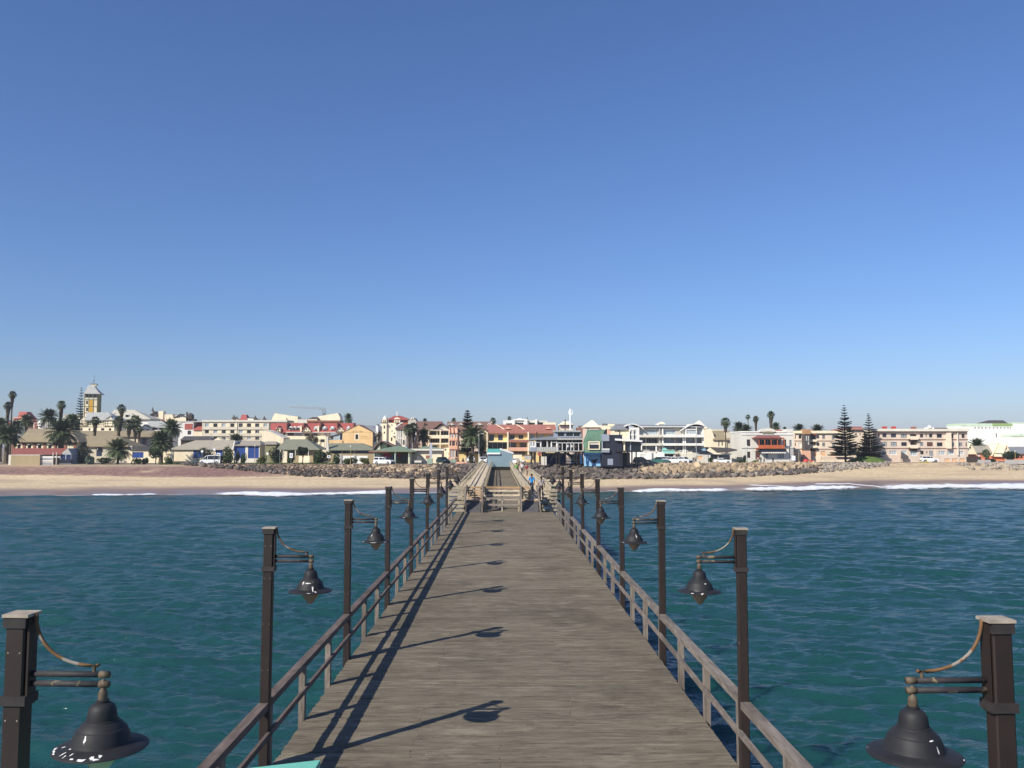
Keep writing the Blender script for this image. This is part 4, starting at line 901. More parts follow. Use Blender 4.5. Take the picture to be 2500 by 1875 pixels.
b.rings([(1040,1240,265,-.6,6), (1085,1232,190,1,5), (1110,1225,124,2,4)], RRED, 'mansard_roof'); b.wall(1210, 205, 1400, 275, 4, WHT, name='roof_house', dy=.5); b.slab(1205, 194, 1405, 206, RDRK, 'roof_slab', -.3, 4.8); b.rings([(1400,1560,262,.5,4), (1430,1540,225,2,2.2)], RDRK, 'low_roof')
b = Bd('curved_parapet_hall', 'plain pale yellow wall with curved top rising above the cream apartment block', 'building', 350, 'B', 200)
b.poly([(-190,420),(-150,300),(-92,190),(0,205),(150,228),(320,255),(472,268),(472,420)], 6, CREM2, 'wall'); b.wall(472, 340, 700, None, 6, OFFW, name='annexe')
for x in (520, 570, 620): b.slab(x, 325, x + 30, 360, FG_, 'roof_unit', -.5, 1.6)
b.tubev(200, 305, 375, .1, FG_, 'roof_vent', -.2, 6)
b = Bd('tower_crane', 'faint grey construction crane with long jib far behind the red roofs', 'crane', 620, 'B', 1100)
CR = mat('crane_steel', (.26,.27,.28), .6, .1, 1)
a, c = b.p(1110, 245), b.p(1110, 70); mb = MB()
for dx in (-.9, .9):
    for dyy in (-.9, .9): mb.bar((a.x+dx, b.Y+dyy, STREET), (a.x+dx, b.Y+dyy, c.z), .22, .22)
z = a.z
while z < c.z: mb.bar((a.x-.9, b.Y-.9, z), (a.x+.9, b.Y-.9, z+1.8), .16, .16); z += 1.8
b.b(mb, 'mast', CR); j0, j1 = b.p(1130, 97), b.p(285, 48); mb = MB().bar(j0, j1, .3, .3).bar(j0 + Vector((0,0,1.3)), j1 + Vector((0,0,.5)), .22, .22)
for i in range(24):
    t = i / 24; mb.bar(lerp(j0, j1, t), lerp(j0, j1, t + .04) + Vector((0,0,1.2*(1-t)+.3)), .16, .16)
b.b(mb, 'jib', CR); b.wall(1085, 180, 1140, 245, 2, CR, name='cab'); b.slab(985, 88, 1030, 104, CR, 'counterweight', 1, 1)
b = Bd('orange_arcade', 'orange building with arched openings under a slanted pale parapet', 'building', 322, 'B', 1100)
b.wall(700, 400, 1512, None, 7, ORA, [(705,420,782,460,'v'),(865,420,965,460,'v'),(1005,420,1095,460,'v'),(1275,425,1365,460,'v'),(1395,425,1485,460,'v')]); b.slab(700, 366, 1512, 402, BRK, 'roof_band', .5, 7)
b.poly([(950,268),(1450,186),(1485,240),(1512,305),(1512,366),(1040,366)], 5, CREM2, 'slanted_parapet', .3); b.poly([(845,282),(950,288),(1035,366),(700,366),(720,320)], 3, DKBR, 'dark_roof', .6)
b.wall(715, 330, 950, 372, 2, PNK, name='roof_wall', dy=.2)
b = Bd('red_roof_hotel', 'long yellow hotel with bright red roof, timbered gables and white arched dormers', 'building', 272, 'B', 800)
b.wall(-170, 640, 1840, None, 9, CREM2, [(225,672,380,735,'b'),(405,672,572,735,'p'),(120,670,165,730,'b'),(1110,672,1190,735,'p'),(1260,672,1330,730,'p'),(1440,690,1510,755,'b'),(640,690,760,760,'b'),(1270,765,1340,835,'g'),(860,680,960,740,'d')])
b.rings([(-200,1850,648,-.7,9.8), (-190,1840,432,4.5,4.7)], RRED)
for x in (190, 605, 1018, 1428, 1830): b.slab(x - 10, 428, x + 12, 640, BRK, 'fire_wall', -.2, 4.5)
for x0, x1, yt in ((-40,72,520), (600,808,520), (1430,1620,525)):
    m_ = (x0 + x1) / 2; b.poly([(x0,655),(x0,612),(m_-55,560),(m_,yt),(m_+55,560),(x1,612),(x1,655)], 3, CREM2, 'timbered_gable', -1.0); b.gable(x0-20, x1+20, 632, m_, yt-18, 4, RRED, 'gable_roof', -1.25, th=.15)
    for xx in (x0+48, x1-56): b.slab(xx, 585, xx + 9, 650, TIM, 'timber_upright', 1.06, -.99)
    b.slab(x0, 634, x1, 643, TIM, 'timber_beam', 1.08, -.99); b.slab(m_-12, 565, m_+12, 600, GLASS, 'window', 1.05, -.99)
for x, w_ in ((290,60),(385,48),(478,60),(905,56),(1120,62),(1315,64),(1708,54)):
    b.lathe(x, [(w_,592),(w_,556),(w_*.7,530),(w_*.3,512),(1,506)], WHT, 'arched_dormer', dy=.9, n=10); b.slab(x - w_*.65, 538, x + w_*.65, 582, GLASS if x < 500 else PALEG, 'dormer_window', .3, 0)
for x in (560, 985): b.wall(x - 18, 495, x + 18, 640, 1.5, CREM2, name='chimney', dy=-.6)
b.wall(1045, 740, 1190, None, 3, CREM2, [(1060,830,1160,905,'b')], 'bay', -1.6); b.slab(195, 650, 1420, 664, WHT, 'gutter', .8, -.6)
b.slab(195, 730, 1420, 742, TIM, 'timber_beam', .08, .02)
b = Bd('plain_gable_wall', 'blank cream gable wall in front of the red-roofed hotel', 'building', 252, 'A', 1800)
b.poly([(1600,1000),(1600,510),(1690,500),(1790,530),(2135,695),(2135,1000)], 7, CRM, 'wall'); b.poly([(1600,505),(1690,492),(1795,522),(2145,690),(2140,705),(1790,538),(1690,506),(1600,516)], 7.2, OFFW, 'coping', -.1)
b = Bd('garage_shed', 'cream shed with beige roof and three royal-blue garage doors', 'shed', 234, '2', 700)
b.wall(75, 862, 945, None, 9, CRM, [(398,880,545,985,'B'),(700,880,795,985,'B')]); b.rings([(60,955,865,-.5,9.5), (430,950,745,4.6,4.8)], RBEI)
b.wall(948, 806, 1302, None, 9, OFFW, [(957,828,1105,990,'B'),(1142,828,1288,990,'B')], 'wing_wall', -.4); b.rings([(945,1305,808,-.9,9.5), (955,1300,752,4.6,4.8)], RBEI, 'wing_roof'); b.slab(948, 806, 1302, 824, LGREY, 'beam', .55, -.4)
b.poly([(935,870),(965,752),(978,752),(950,876)], 9, WHT, 'verge', -.95); b.slab(90, 868, 945, 880, DKBR, 'eave_shade_strip', .1, 0); b.poly([(535,742),(595,705),(660,742)], 3, CRM, 'rear_gable', 8)  # dark strip under the eave paints its shade on the wall
b = Bd('dark_low_shed', 'dark low lean-to roof left of the beige-roofed shed', 'shed', 248, '2', 350)
b.wall(230, 735, 640, None, 6, DKBR); b.rings([(220,650,738,-.4,6.4), (280,600,690,3,3.2)], RDRK)
b = Bd('sage_roof_house', 'low house with broad sage hipped roof behind the hedge', 'house', 232, 'B', 480)
b.wall(60, 1070, 905, None, 8, TAN, [(250,1090,420,1160,'v'),(600,1090,730,1160,'v')]); b.wall(140, 1120, 240, None, .3, CRM, name='porch_wall', dy=-1.2); b.wall(540, 1235, 805, None, .3, CREM2, name='garden_wall', dy=-2)
b.rings([(-50,1010,1072,-1.4,9.4), (185,690,828,4,4.2)], RGRN)
for x in (145, 440, 760): b.tubev(x, 1075, 1270, .12, OFFW, 'veranda_post', -1.2)
b.wall(-330, 935, -60, None, 4, OLIVE, name='side_shed'); b.rings([(-340,-50,938,-.4,4.4), (-330,-60,880,3.5,3.7)], RBEI, 'side_roof')
b = Bd('gable_hotel', 'orange-washed hotel with blank gable, faded lettering and one tall window', 'hotel', 250, '3', 690)
b.reg('3'); b.wall(478, 640, 885, None, 12, wm('peach', (.74,.50,.24)), name='wall', wins=[(654,668,689,733,'b')]); b.poly([(478,642),(478,632),(690,540),(882,636),(885,642)], 12, wm('peach', (0,0,0)), 'gable', 0)
X0, X1, Z0, Z1 = b.rect(652, 664, 691, 737)
for a_ in ((X0-.28, X0, Z0-.25, Z1+.25), (X1, X1+.28, Z0-.25, Z1+.25), (X0, X1, Z1, Z1+.3), (X0, X1, Z0-.3, Z0)): b.b(MB().box(a_[0], a_[1], b.Y-.05, b.Y+.02, a_[2], a_[3]), 'window_surround', CREM2)
b.gable(470, 905, 640, 690, 533, 12.4, RBRN, 'roof', -.1, th=.12); b.wall(885, 640, 945, None, 10, OFFW, [(892,685,935,770,'v')], 'side_wing', .8); b.rings([(700,935,655,.6,12), (740,905,548,8,8.2)], RSLT, 'side_roof'); b.wall(905, 545, 938, None, 8, WHT, name='party_wall', dy=3)
b.wall(285, 745, 478, None, 6, wm('peach', (0,0,0)), [(300,690,330,740,'g')], 'low_wing', -.3); b.poly([(260,700),(470,640),(470,655),(262,714)], 4, RDRK, 'lean_to_roof', .2)
b.wall(310, 650, 478, 750, 4, PALEG, [(305,695,350,738,'g'),(400,650,425,700,'p'),(440,650,470,740,'v')], 'glazed_link', .4)
LET = mat('faded_paint_letters', (.50,.30,.13), .9, .2, 3)
def letters(txt, bd, x, y, hpx, m, reg, align='LEFT', sx=1):
    bd.reg(reg); p = bd.p(x, y); cu = bpy.data.curves.new('lettering', 'FONT'); cu.body = txt; cu.size = hpx * bd.r[2] * bd.Y / F * 1.4; cu.extrude = .008; cu.align_x = align
    ob = bpy.data.objects.new('lettering', cu); col.objects.link(ob); dg = bpy.context.evaluated_depsgraph_get(); me = bpy.data.meshes.new_from_object(ob.evaluated_get(dg)); bpy.data.objects.remove(ob); bpy.data.curves.remove(cu)
    me.name = 'lettering'; me.materials.append(m); o = link('lettering', me, bd.root, Vector((p.x, bd.Y - .03, p.z)) - bd.o); o.rotation_euler = (math.pi/2, 0, 0); o.scale = (sx, 1, 1)
letters('A la Mer', b, 575, 715, 150, LET, 'H'); letters('HOTEL', b, 1110, 1040, 110, mat('pale_letters', (.60,.38,.17), .9, .1, 3), 'H')
for i in range(3): b.slab(1110 + 225*i, 1095, 1290 + 225*i, 1150, mat('pale_letters2', (.62,.40,.19), .9, .1, 3), 'faded_line', .015, 0)
b = Bd('cafe', 'low cafe with long sage roof and dark windows below the orange hotel', 'building', 228, '3', 600)
b.wall(300, 870, 905, None, 6, TAN, [(330,885,460,925,'v'),(480,885,620,925,'n'),(650,885,880,925,'v')]); b.rings([(285,915,872,-.8,7), (300,760,786,4,4.2)], RGRN); b.poly([(262,905),(262,700),(285,695),(290,790),(300,905)], .8, OFFW, 'chimney_breast', -.5)
b.wall(400, 952, 850, None, .3, WHT, name='garden_wall', dy=-4)
for x in (480, 664): b.slab(x, 935, x + 26, None, GRY, 'gate_pier', .25, .3, -4)
b = Bd('curved_roof_shed', 'green-fronted shed under two brown curved roof wings', 'shed', 225, 'W', 400)
b.wall(195, 880, 500, None, 5, wm('bottle_green', (.06,.08,.055)), name='wall'); b.poly([(195,1110),(250,1000),(310,930),(310,1110)], .3, CRM, 'white_side', -.06)
b.poly([(85,1110),(150,1010),(235,920),(335,842),(350,858),(250,940),(165,1035),(110,1120)], 6, RBRN, 'roof', -.6); b.poly([(330,842),(480,880),(620,945),(735,1000),(720,1020),(600,965),(470,900),(345,860)], 6, RBRN, 'roof', -.4); b.poly([(500,1090),(500,900),(720,1015),(640,1090)], 2, BRK, 'end_wall', 1)
b = Bd('market_kiosk', 'open kiosk with sage pyramid roof, red-edged eaves and souvenir stalls', 'kiosk', 218, 'W', 680)
b.rings([(40,1235,1122,-2.2,7), (730,830,982,2.3,2.5)], RGN2); b.slab(40, 1120, 560, 1150, BRK, 'red_fascia', 2.3, -2.1); b.slab(560, 1120, 1235, 1140, OLIVE, 'fascia', 2.3, -2.1)
b.wall(170, 1140, 1130, None, .3, OLIVE, name='back_wall', dy=3); b.wall(1080, 1140, 1130, None, 5, BEI, name='side_wall', dy=-1)
for x in (180, 735, 1110): b.tubev(x, 1135, 1425, .1, PGRN, 'post', -1.8)
for i, (x0, y0, x1, y1, c_) in enumerate(((400,1195,575,1290,(.30,.02,.03)), (590,1230,780,1330,(.03,.07,.13)), (785,1180,860,1290,(.18,.02,.03)), (860,1240,1000,1400,(.04,.04,.05)), (180,1190,300,1330,(.45,.45,.45)), (1000,1200,1075,1400,(.10,.09,.06)))):
    b.slab(x0, y0, x1, y1, cloth(c_), 'stall_goods', .6, 0, 1 + .1*i)
b = Bd('flat_cream_kiosk', 'cream flat-fronted building with low green roof left of the pier', 'building', 223, 'W', 1600)
b.wall(1140, 1108, 1975, None, 6, CREM2, [(1160,1160,1250,1195,'v')]); b.slab(1125, 1058, 2060, 1108, OFFW, 'canopy', .9, 6.3); b.rings([(1300,1960,1060,.6,5), (1500,1690,990,2.8,3)], RGN2); b.slab(1340, 1108, 1970, 1130, GRY, 'beam', .5, -.02)
b = Bd('blue_white_tents', 'white and blue stall awnings behind the sage kiosk roof', 'awning', 236, 'W', 950)
b.gable(930, 1040, 1035, 985, 965, 3, WHT); b.wall(940, 1035, 1035, None, 2, LGREY); b.gable(370, 500, 890, 430, 815, 3, WHT, 'roof', 2); b.wall(385, 885, 490, None, 2, WHT, name='wall', dy=2.4)
b = Bd('domed_tower_house', 'cream house with small white domed tower and red hipped roof', 'building', 280, 'W', 650)
b.wall(330, 355, 490, None, 5, CREM2, [(412,430,455,515,'g'),(415,600,450,650,'v')], 'tower', -.6); b.wall(375, 250, 485, 360, 4, CREM2, [(402,285,425,350,'v'),(440,285,465,350,'v')], 'tower_top', -.4); b.lathe(430, [(58,255),(58,235),(48,205),(25,180),(5,165),(4,130),(1,120)], WHT, 'dome', dy=1.4); b.slab(340, 262, 378, 350, BRK, 'side_turret', -.8, 3); b.slab(325, 350, 492, 364, TIM, 'band', .75, 4)
b.wall(530, 262, 1075, None, 10, wm('brick_orange', (.34,.10,.06)), [(560,285,610,340,'v'),(870,275,920,340,'v'),(960,275,1010,340,'v')], 'upper_wall', .6); b.rings([(505,1085,258,-.3,11), (690,880,168,5,5.2)], RRED)
b.wall(690, 240, 850, 350, 2, CREM2, [(725,290,750,345,'v'),(785,290,810,345,'v')], 'dormer', -.2); b.lathe(770, [(78,245),(60,225),(30,215),(1,210)], CREM2, 'dormer_top', dy=.6)
b.wall(490, 360, 745, None, 9, CREM2, [(505,420,535,500,'g'),(560,435,585,500,'g'),(615,400,640,445,'g'),(620,560,645,600,'g'),(680,620,710,665,'g'),(600,750,640,850,'v')], 'wall', .1); b.slab(640, 690, 740, 712, WHT, 'ledge', .8); b.tubev(732, 40, 165, .2, WHT, 'flue', 4)
b = Bd('glazed_bay_house', 'pale house with brown roof and tall glazed bay behind the fan palms', 'building', 264, 'W', 870)
b.wall(730, 500, 1010, None, 8, OFFW, [(810,540,845,760,'p'),(870,540,905,760,'p'),(800,800,850,960,'p'),(870,800,905,960,'p'),(925,820,990,950,'g')]); b.rings([(715,1020,515,-.5,8.5), (800,1000,405,4,4.2)], RBRN); b.poly([(700,480),(880,350),(930,345),(930,372),(890,375),(715,505)], .6, WHT, 'curved_verge', -.7)
for x in (760, 825, 860, 915, 960): b.slab(x, 515, x + 8, 960, WHT, 'mullion', .1, 0)
b = Bd('shaped_gable_house', 'pale house with ornate curved gable behind the fan palms', 'building', 274, 'W', 1180)
b.poly([(985,900),(985,480),(1020,420),(1060,370),(1065,300),(1110,270),(1140,225),(1235,225),(1265,280),(1330,350),(1375,380),(1380,900)], 8, wm('stone', (.50,.47,.38)), 'wall'); b.slab(1150, 205, 1175, 260, WHT, 'finial', .2, .6); b.slab(1205, 195, 1225, 260, WHT, 'finial', .2, .6)
b.wall(1245, 480, 1380, None, 4, WHT, [(1255,500,1320,590,'v')], 'porch', -1.5); b.wall(1220, 890, 1380, None, 3, PNK, name='low_wall', dy=-3)
b = Bd('balcony_flats', 'cream flats with brown gabled roof and deep dark balconies', 'building', 258, 'W', 1850)
b.wall(1610, 560, 2195, None, 10, CREM2, [(1650,575,1835,690,'n'),(1850,575,2170,690,'n'),(1650,780,1925,900,'n'),(1952,780,2162,900,'n'),(1700,975,1850,1010,'v')]); b.rings([(1270,2000,535,-.6,11), (1285,1985,318,5.5,5.7)], RBRN)
b.poly([(1800,545),(1960,420),(2195,545)], 6, BEI, 'gable', -.2); b.gable(1690, 2215, 545, 1962, 340, 8, RBRN, 'gable_roof', -.9, th=.3); b.slab(1600, 545, 2190, 562, WHT, 'cornice', 1, 0)
for y0, y1 in ((690,775),(902,940)): b.slab(1612, y0, 2190, y1, CREM2, 'balcony', 1.0, 0)
for x in (1612, 1925, 2165): b.slab(x, 560, x + 28, None, CREM2, 'column', 1.02, .01)
b.slab(1480, 330, 1500, 520, TIM, 'chimney', -2, 3); b.wall(1270, 530, 1610, None, 8, PNK, name='rear_wing', dy=1.5)
b = Bd('salmon_house', 'narrow salmon house with bay turret and arcade left of the pier end', 'building', 248, 'C', 520)
b.wall(385, 200, 548, None, 7, SAL, [(392,315,424,402,'p'),(440,310,475,402,'p'),(500,310,538,402,'p'),(392,460,424,560,'g'),(440,470,470,560,'g'),(470,460,497,560,'g'),(520,480,540,560,'g'),(400,640,440,800,'p'),(450,640,500,800,'p'),(512,650,545,780,'v')]); b.wall(545, 305, 770, None, 7, PNK, [(570,480,600,560,'d')], 'wing', .5)
b.rings([(530,790,305,-.2,8), (545,780,160,4,4.2)], RBRN)
for x in (385, 455, 535): b.cone(x + 8, 165, 300, 46, SAL, 'bay_cap', dy=-.2)
b.slab(385, 570, 548, 630, SAL, 'band', .25); b.slab(385, 408, 548, 455, SAL, 'band', .2)
b = Bd('brown_roof_terrace', 'long brown roof with small white gabled dormers on the skyline', 'building', 300, 'C', 800)
b.wall(340, 200, 1250, None, 9, PNK); b.rings([(330,1260,215,-.6,10), (345,1235,76,5,5.2)], RBRN)
for x, w_ in ((418,66), (610,44), (980,72), (1182,48)): b.poly([(x-w_,140),(x,95),(x+w_,140),(x+w_-14,140),(x,108),(x-w_+14,140)], 1.5, WHT, 'dormer_gable', .4); b.slab(x - w_*.5, 118, x + w_*.5, 146, OFFW, 'dormer', -.6, 2)
b.slab(1205, 72, 1238, 125, PNK, 'chimney', -4, 5)
b = Bd('yellow_terrace', 'yellow two-storey terrace with red-brown roof directly behind the pier hut', 'building', 244, 'C', 1600)
b.wall(1120, 300, 2520, None, 9, YEL, [(1182,338,1280,452,'u'),(1360,338,1456,452,'u'),(1592,345,1690,425,'g'),(1770,345,1866,425,'g'),(1155,492,1540,625,'n'),(1585,500,1725,590,'N'),(1790,500,1925,590,'N'),(2005,345,2095,405,'p'),(2180,345,2270,405,'p'),(2380,345,2470,405,'p'),(1600,680,1900,740,'v')])
b.rings([(1100,2530,300,-1.1,10), (1130,2520,235,2.2,8), (1160,2500,135,5.5,5.7)], RSAL)
b.wall(985, 300, 1125, None, 9, YEL, name='end_wall', dy=-.6); b.poly([(985,305),(985,235),(1045,205),(1122,262),(1128,305)], 9.4, YEL, 'end_gable', -.8)
for x in (1128, 1540, 1948): b.slab(x, 285, x + 28, 740, CREM2, 'fin_wall', 1.6, 0); b.poly([(x,280),(x-230,130),(x-210,124),(x+30,268)] if x > 1200 else [(x,300),(x+5,280),(x+28,290),(x+28,300)], .5, CREM2, 'roof_coping', 2.4)
b.slab(1150, 470, 1540, 486, CREM2, 'balcony_edge', 1.3); b.slab(1570, 440, 1965, 486, RSAL, 'balcony_roof', 1.7); b.slab(1565, 592, 1965, 662, SAL, 'balcony_wall', 1.5)
for x in (1558, 2370): b.poly([(x-60,222),(x,172),(x+62,222)], 1.5, SAL, 'dormer_gable', 1.5)
b.slab(560, 650, 780, 690, DKBR, 'pergola', 3.5, -3); b.wall(585, 690, 985, None, .4, YEL, name='yard_wall', dy=-3)
b.slab(910, 665, 1140, 712, DKBR, 'sign_beam', 8.5, -8.2); b.slab(1660, 700, 1900, 730, DKBR, 'sign_beam', 8.5, -8.2); b.wall(975, 712, 1145, None, .3, CREM2, name='low_wall', dy=-5); b.wall(1655, 735, 1830, None, .3, CREM2, name='low_wall', dy=-5)
b = Bd('white_penthouses', 'white modern stepped penthouses on the skyline behind the yellow terrace', 'building', 372, 'C', 1850)
b.wall(1462, 50, 1660, None, 7, WHT, [(1520,110,1640,145,'v')]); b.wall(1690, 25, 1890, None, 8, WHT, [(1710,95,1870,140,'n')], 'wall', .4); b.rings([(1680,1900,40,-.3,8), (1770,1810,8,3.5,3.7)], WHT, 'low_roof'); b.wall(1880, 50, 2110, None, 7, OFFW, [(1980,95,2100,135,'n')], 'wall', 1.2); b.wall(1660, 30, 1695, None, 8, WHT, name='fin_wall', dy=-.6); b.wall(1885, 25, 1945, None, 8, WHT, name='fin_wall', dy=-.6); b.wall(2105, 30, 2142, None, 8, WHT, name='fin_wall', dy=-.6); b.wall(2140, 55, 2340, None, 7, OFFW, [(2150,90,2300,135,'n')], 'wall', .4); b.tubev(1945, -10, 30, .2, DKBR, 'flue', 1)
b = Bd('pyramid_roof_house', 'pink house with pale pyramid roof behind the green vaulted restaurant', 'building', 330, '5', 1080)
b.wall(980, 560, 1180, None, 8, PNK, [(1010,575,1040,600,'d')]); b.rings([(968,1185,562,-.6,9), (1070,1090,474,4,4.2)], CREM2); b.wall(1180, 545, 1420, None, 8, CREM2, name='wing', dy=.4); b.wall(1310, 525, 1390, 560, 3, CREM2, name='chimney_block', dy=.1)
for x in (1225, 1250, 1275, 1330, 1355, 1380): b.slab(x, 520, x + 14, 545, DKBR, 'chimney_pot', -.3, .9)
b.wall(1290, 595, 1385, None, 4, SAL, name='terrace_wall', dy=-3)
b = Bd('ochre_roof_flats', 'pale flats with flat brown eaves left of the white mast', 'building', 350, '5', 640)
b.wall(430, 505, 590, None, 8, CREM2); b.wall(640, 535, 820, None, 8, PNK, [(790,545,815,560,'v')]); b.rings([(635,835,538,-1,9), (690,770,490,4,4.2)], CREM2); b.slab(640, 536, 830, 548, DKBR, 'eaves', 1.1, 0); b.wall(880, 575, 980, None, 6, BRK, name='side_block'); b.slab(900, 548, 960, 580, FG_, 'roof_tank', -.5, 2)
# ---------------- the seafront restaurant on stilts
DT = mat('black_timber', (.014,.014,.016), .8, .2, 2)
b = Bd('stilt_restaurant', 'timber restaurant terrace on black stilts with white umbrellas and grey roof', 'restaurant', 205, 'S', 800)
b.wall(300, 430, 1445, 735, 6, DKBR, [(310,505,400,610,'b'),(420,470,500,610,'v'),(590,480,655,620,'v'),(705,520,775,610,'v'),(840,480,1000,560,'g'),(1060,480,1180,560,'g'),(1210,480,1420,560,'g')], 'cabin', 3)
b.slab(130, 722, 1460, 748, DT, 'deck', 0, 10)
X0, X1, Z0, Z1 = b.rect(120, 345, 1455, 430); Yb = b.Y
b.b(MB().add([(X0,Yb+.6,Z0),(X1,Yb+.6,Z0),(X1,Yb+6,Z1-.25),(b.p(770,0).x,Yb+6,Z1),(X0+.8,Yb+5,Z0+.35),(X0,Yb+.6,Z0-.12),(X1,Yb+.6,Z0-.12),(X1,Yb+10,Z0-.1),(X0,Yb+10,Z0-.1)], [(0,1,2,3),(0,3,4),(5,8,7,6),(0,5,6,1),(1,6,7,2),(2,7,8,4,3),(4,8,5,0)]), 'roof', RSLT)
b.slab(820, 396, 1455, 440, RGRY, 'front_canopy', .2, 2)
b.wall(770, 232, 1440, 380, 5, LGREY, [(850,255,1010,345,'v'),(1060,255,1230,345,'v'),(1250,255,1400,345,'v')], 'upper_cabin', 4.2); b.slab(752, 200, 1412, 236, RGRY, 'upper_roof', .5, 6, 4.2)
b.wall(135, 480, 290, 722, 3, WHT, [(150,492,190,600,'p'),(210,492,262,600,'p')], 'booth'); b.slab(138, 622, 288, 712, LGREY, 'booth_panel', .04, 0)
PANEL = mat('cloudy_glass_panel', (.42,.42,.38), .3, .2, 2)
for i in range(9): b.slab(300 + 58*i, 618, 352 + 58*i, 738, PANEL, 'balustrade_panel', .03, .02)
def bars(bd, L_, t, m, name, dy=0):
    for x0, y0, x1, y1 in L_: bd.b(MB().bar(bd.p(x0, y0) + Vector((0, dy, 0)), bd.p(x1, y1) + Vector((0, dy, 0)), t, t), name, m)
bars(b, [(825,515,1450,515),(825,715,1450,715),(825,515,825,715),(930,515,930,715),(1035,515,1035,715),(1140,515,1140,715),(1215,515,1215,715),(1330,515,1330,715),(1445,515,1445,715)], .13, FW_, 'screen_frame', -.05)
bars(b, [(300,470,300,720),(560,450,560,620),(700,500,820,500),(310,500,390,500)], .1, FW_, 'veranda_frame', 1.0)
UMB = mat('umbrella_cloth', (.72,.70,.64), .8, .1, 2)
um = None
for x in (412, 575, 675, 808, 1080, 1185):
    u = thing('umbrella', '', 'umbrella', b.p(x, 735) + Vector((0, 1.2, 0))); uh = b.p(x, 440).z - b.p(x, 735).z
    MB().tube([(0,0,0),(0,0,uh)], .03, 6).build('pole', FG_, u); MB().lathe([(.05,uh*.28),(.22,uh*.34),(.20,uh*.6),(.13,uh*.85),(.06,uh*.93),(.02,uh)], 8).build('canopy', UMB, u)
    tag(u, '%s closed white umbrella from the left on the restaurant terrace' % ['first','second','third','fourth','fifth','sixth'][(412,575,675,808,1080,1185).index(x)], 'umbrella', 'closed umbrellas on the terrace')
bars(b, [(325,240,325,400)], .3, DKBR, 'flue', 4); bars(b, [(1035,-80,1035,380)], .22, wm('rust', (.07,.03,.025)), 'flue', 4.5); bars(b, [(1258,395,1258,520)], .2, DKBR, 'flue', .5); bars(b, [(865,420,865,520)], .2, DKBR, 'flue', .5)
b.slab(960, 170, 985, 205, WHT, 'roof_vent', -5, 5.8); b.slab(1175, 170, 1200, 205, WHT, 'roof_vent', -5, 5.8)
st = [(180,748,180,1040),(270,748,270,1010),(395,748,395,1000),(460,748,460,1060),(510,748,510,1060),(790,748,790,1040),(860,748,860,1040),(1020,748,1020,1040),(1290,748,1290,1040),(1370,748,1370,1040)]
for dy in (.4, 4.5): bars(b, st, .28, DT if dy > 1 else DT, 'stilt', dy)
bars(b, [(200,900,300,780),(560,860,650,770),(680,770,790,900),(760,770,860,880),(860,880,960,770),(1020,770,1180,940),(1180,940,1290,770),(1290,880,1360,960),(600,1000,780,770)], .2, DT, 'brace', .5)
bars(b, [(1050,760,1300,1000),(1080,755,1320,985)], .3, DT, 'stair_stringer', 1.5)
bars(b, [(1075+24*i, 775+22*i, 1115+24*i, 785+22*i) for i in range(9)], .14, LGREY, 'stair_tread', 1.8)
for x in (435, 475, 525): bars(b, [(x, 850, x, 1060)], .35, OFFW, 'pale_pile', -.6)
b.wall(560, 770, 1010, None, 4, DBLUE, name='undercroft_wall', dy=5); b.wall(1200, 795, 1500, None, 1, SKYB, name='mural_wall', dy=6); b.slab(1420, 870, 1485, 945, wm('mural_yellow', (.55,.50,.18)), 'mural', -5.9, 5.99); b.slab(1210, 900, 1330, 1000, wm('mural_green', (.22,.45,.30)), 'mural', -5.9, 5.99)
b.b(MB().tube([b.p(372,780)+Vector((0,-.4,0)), b.p(372,780)+Vector((0,-.3,0))], .5, 16), 'round_sign', wm('sign_red', (.32,.10,.08))); b.wall(0, 830, 160, 920, .3, GRY, name='notice_board', dy=-2)
b = Bd('radio_mast', 'white telecom mast with antennas rising above the restaurant roof', 'mast', 216, '5', 790)
MW = mat('mast_white', (.76,.77,.76), .5, .04, 2); b.tubev(790, 320, 900, .22, MW, 'mast', 0, 10)
for dx, y in ((-24,360),(-22,385),(22,350),(26,380),(0,335),(14,395)): b.slab(790 + dx - 5, y - 12, 790 + dx + 5, y + 12, MW, 'antenna', .1 + .2*(dx > 0), .15); b.slab(790 + min(dx, 0), y - 1.5, 790 + max(dx, 0), y + 1.5, MW, 'antenna_arm', .05, .05)
b = Bd('vaulted_restaurant', 'restaurant wing with ribbed green copper vault and framed picture window', 'restaurant', 203.5, 'S', 1700)
def vault(x0, x1, yb, yt, r, m, name, wins=None):
    a, c = b.p(x0, yb), b.p(x1, yt); prof = [(0, a.z)]; zc = c.z - r * .9
    for i in range(11): t = i / 10 * math.pi / 2; prof.append((r * (1 - math.cos(t)), zc + r * .9 * math.sin(t)))
    prof += [(r + 3, c.z), (r + 3, a.z)]; c = b.p(x1, yb); zk = prof[1][1]; n = len(prof)
    sh = lambda z_: 1.45 * max(0, (z_ - zk) / (prof[11][1] - zk)) ** 1.3 - .45 * max(0, 1 - (z_ - a.z) / 1.4) ** 2 * -1
    vs = [(a.x + sh(z_), b.Y + y_, z_) for y_, z_ in prof] + [(c.x + (sh(z_) if z_ > zk else 0), b.Y + y_, z_) for y_, z_ in prof]
    return b.b(MB().add(vs, [tuple(range(n)), tuple(range(2*n-1, n-1, -1))] + [(i, (i+1) % n, n+(i+1) % n, n+i) for i in range(n)]), name, m)
vault(1450, 1895, 755, 185, 3.2, COPP, 'vault')
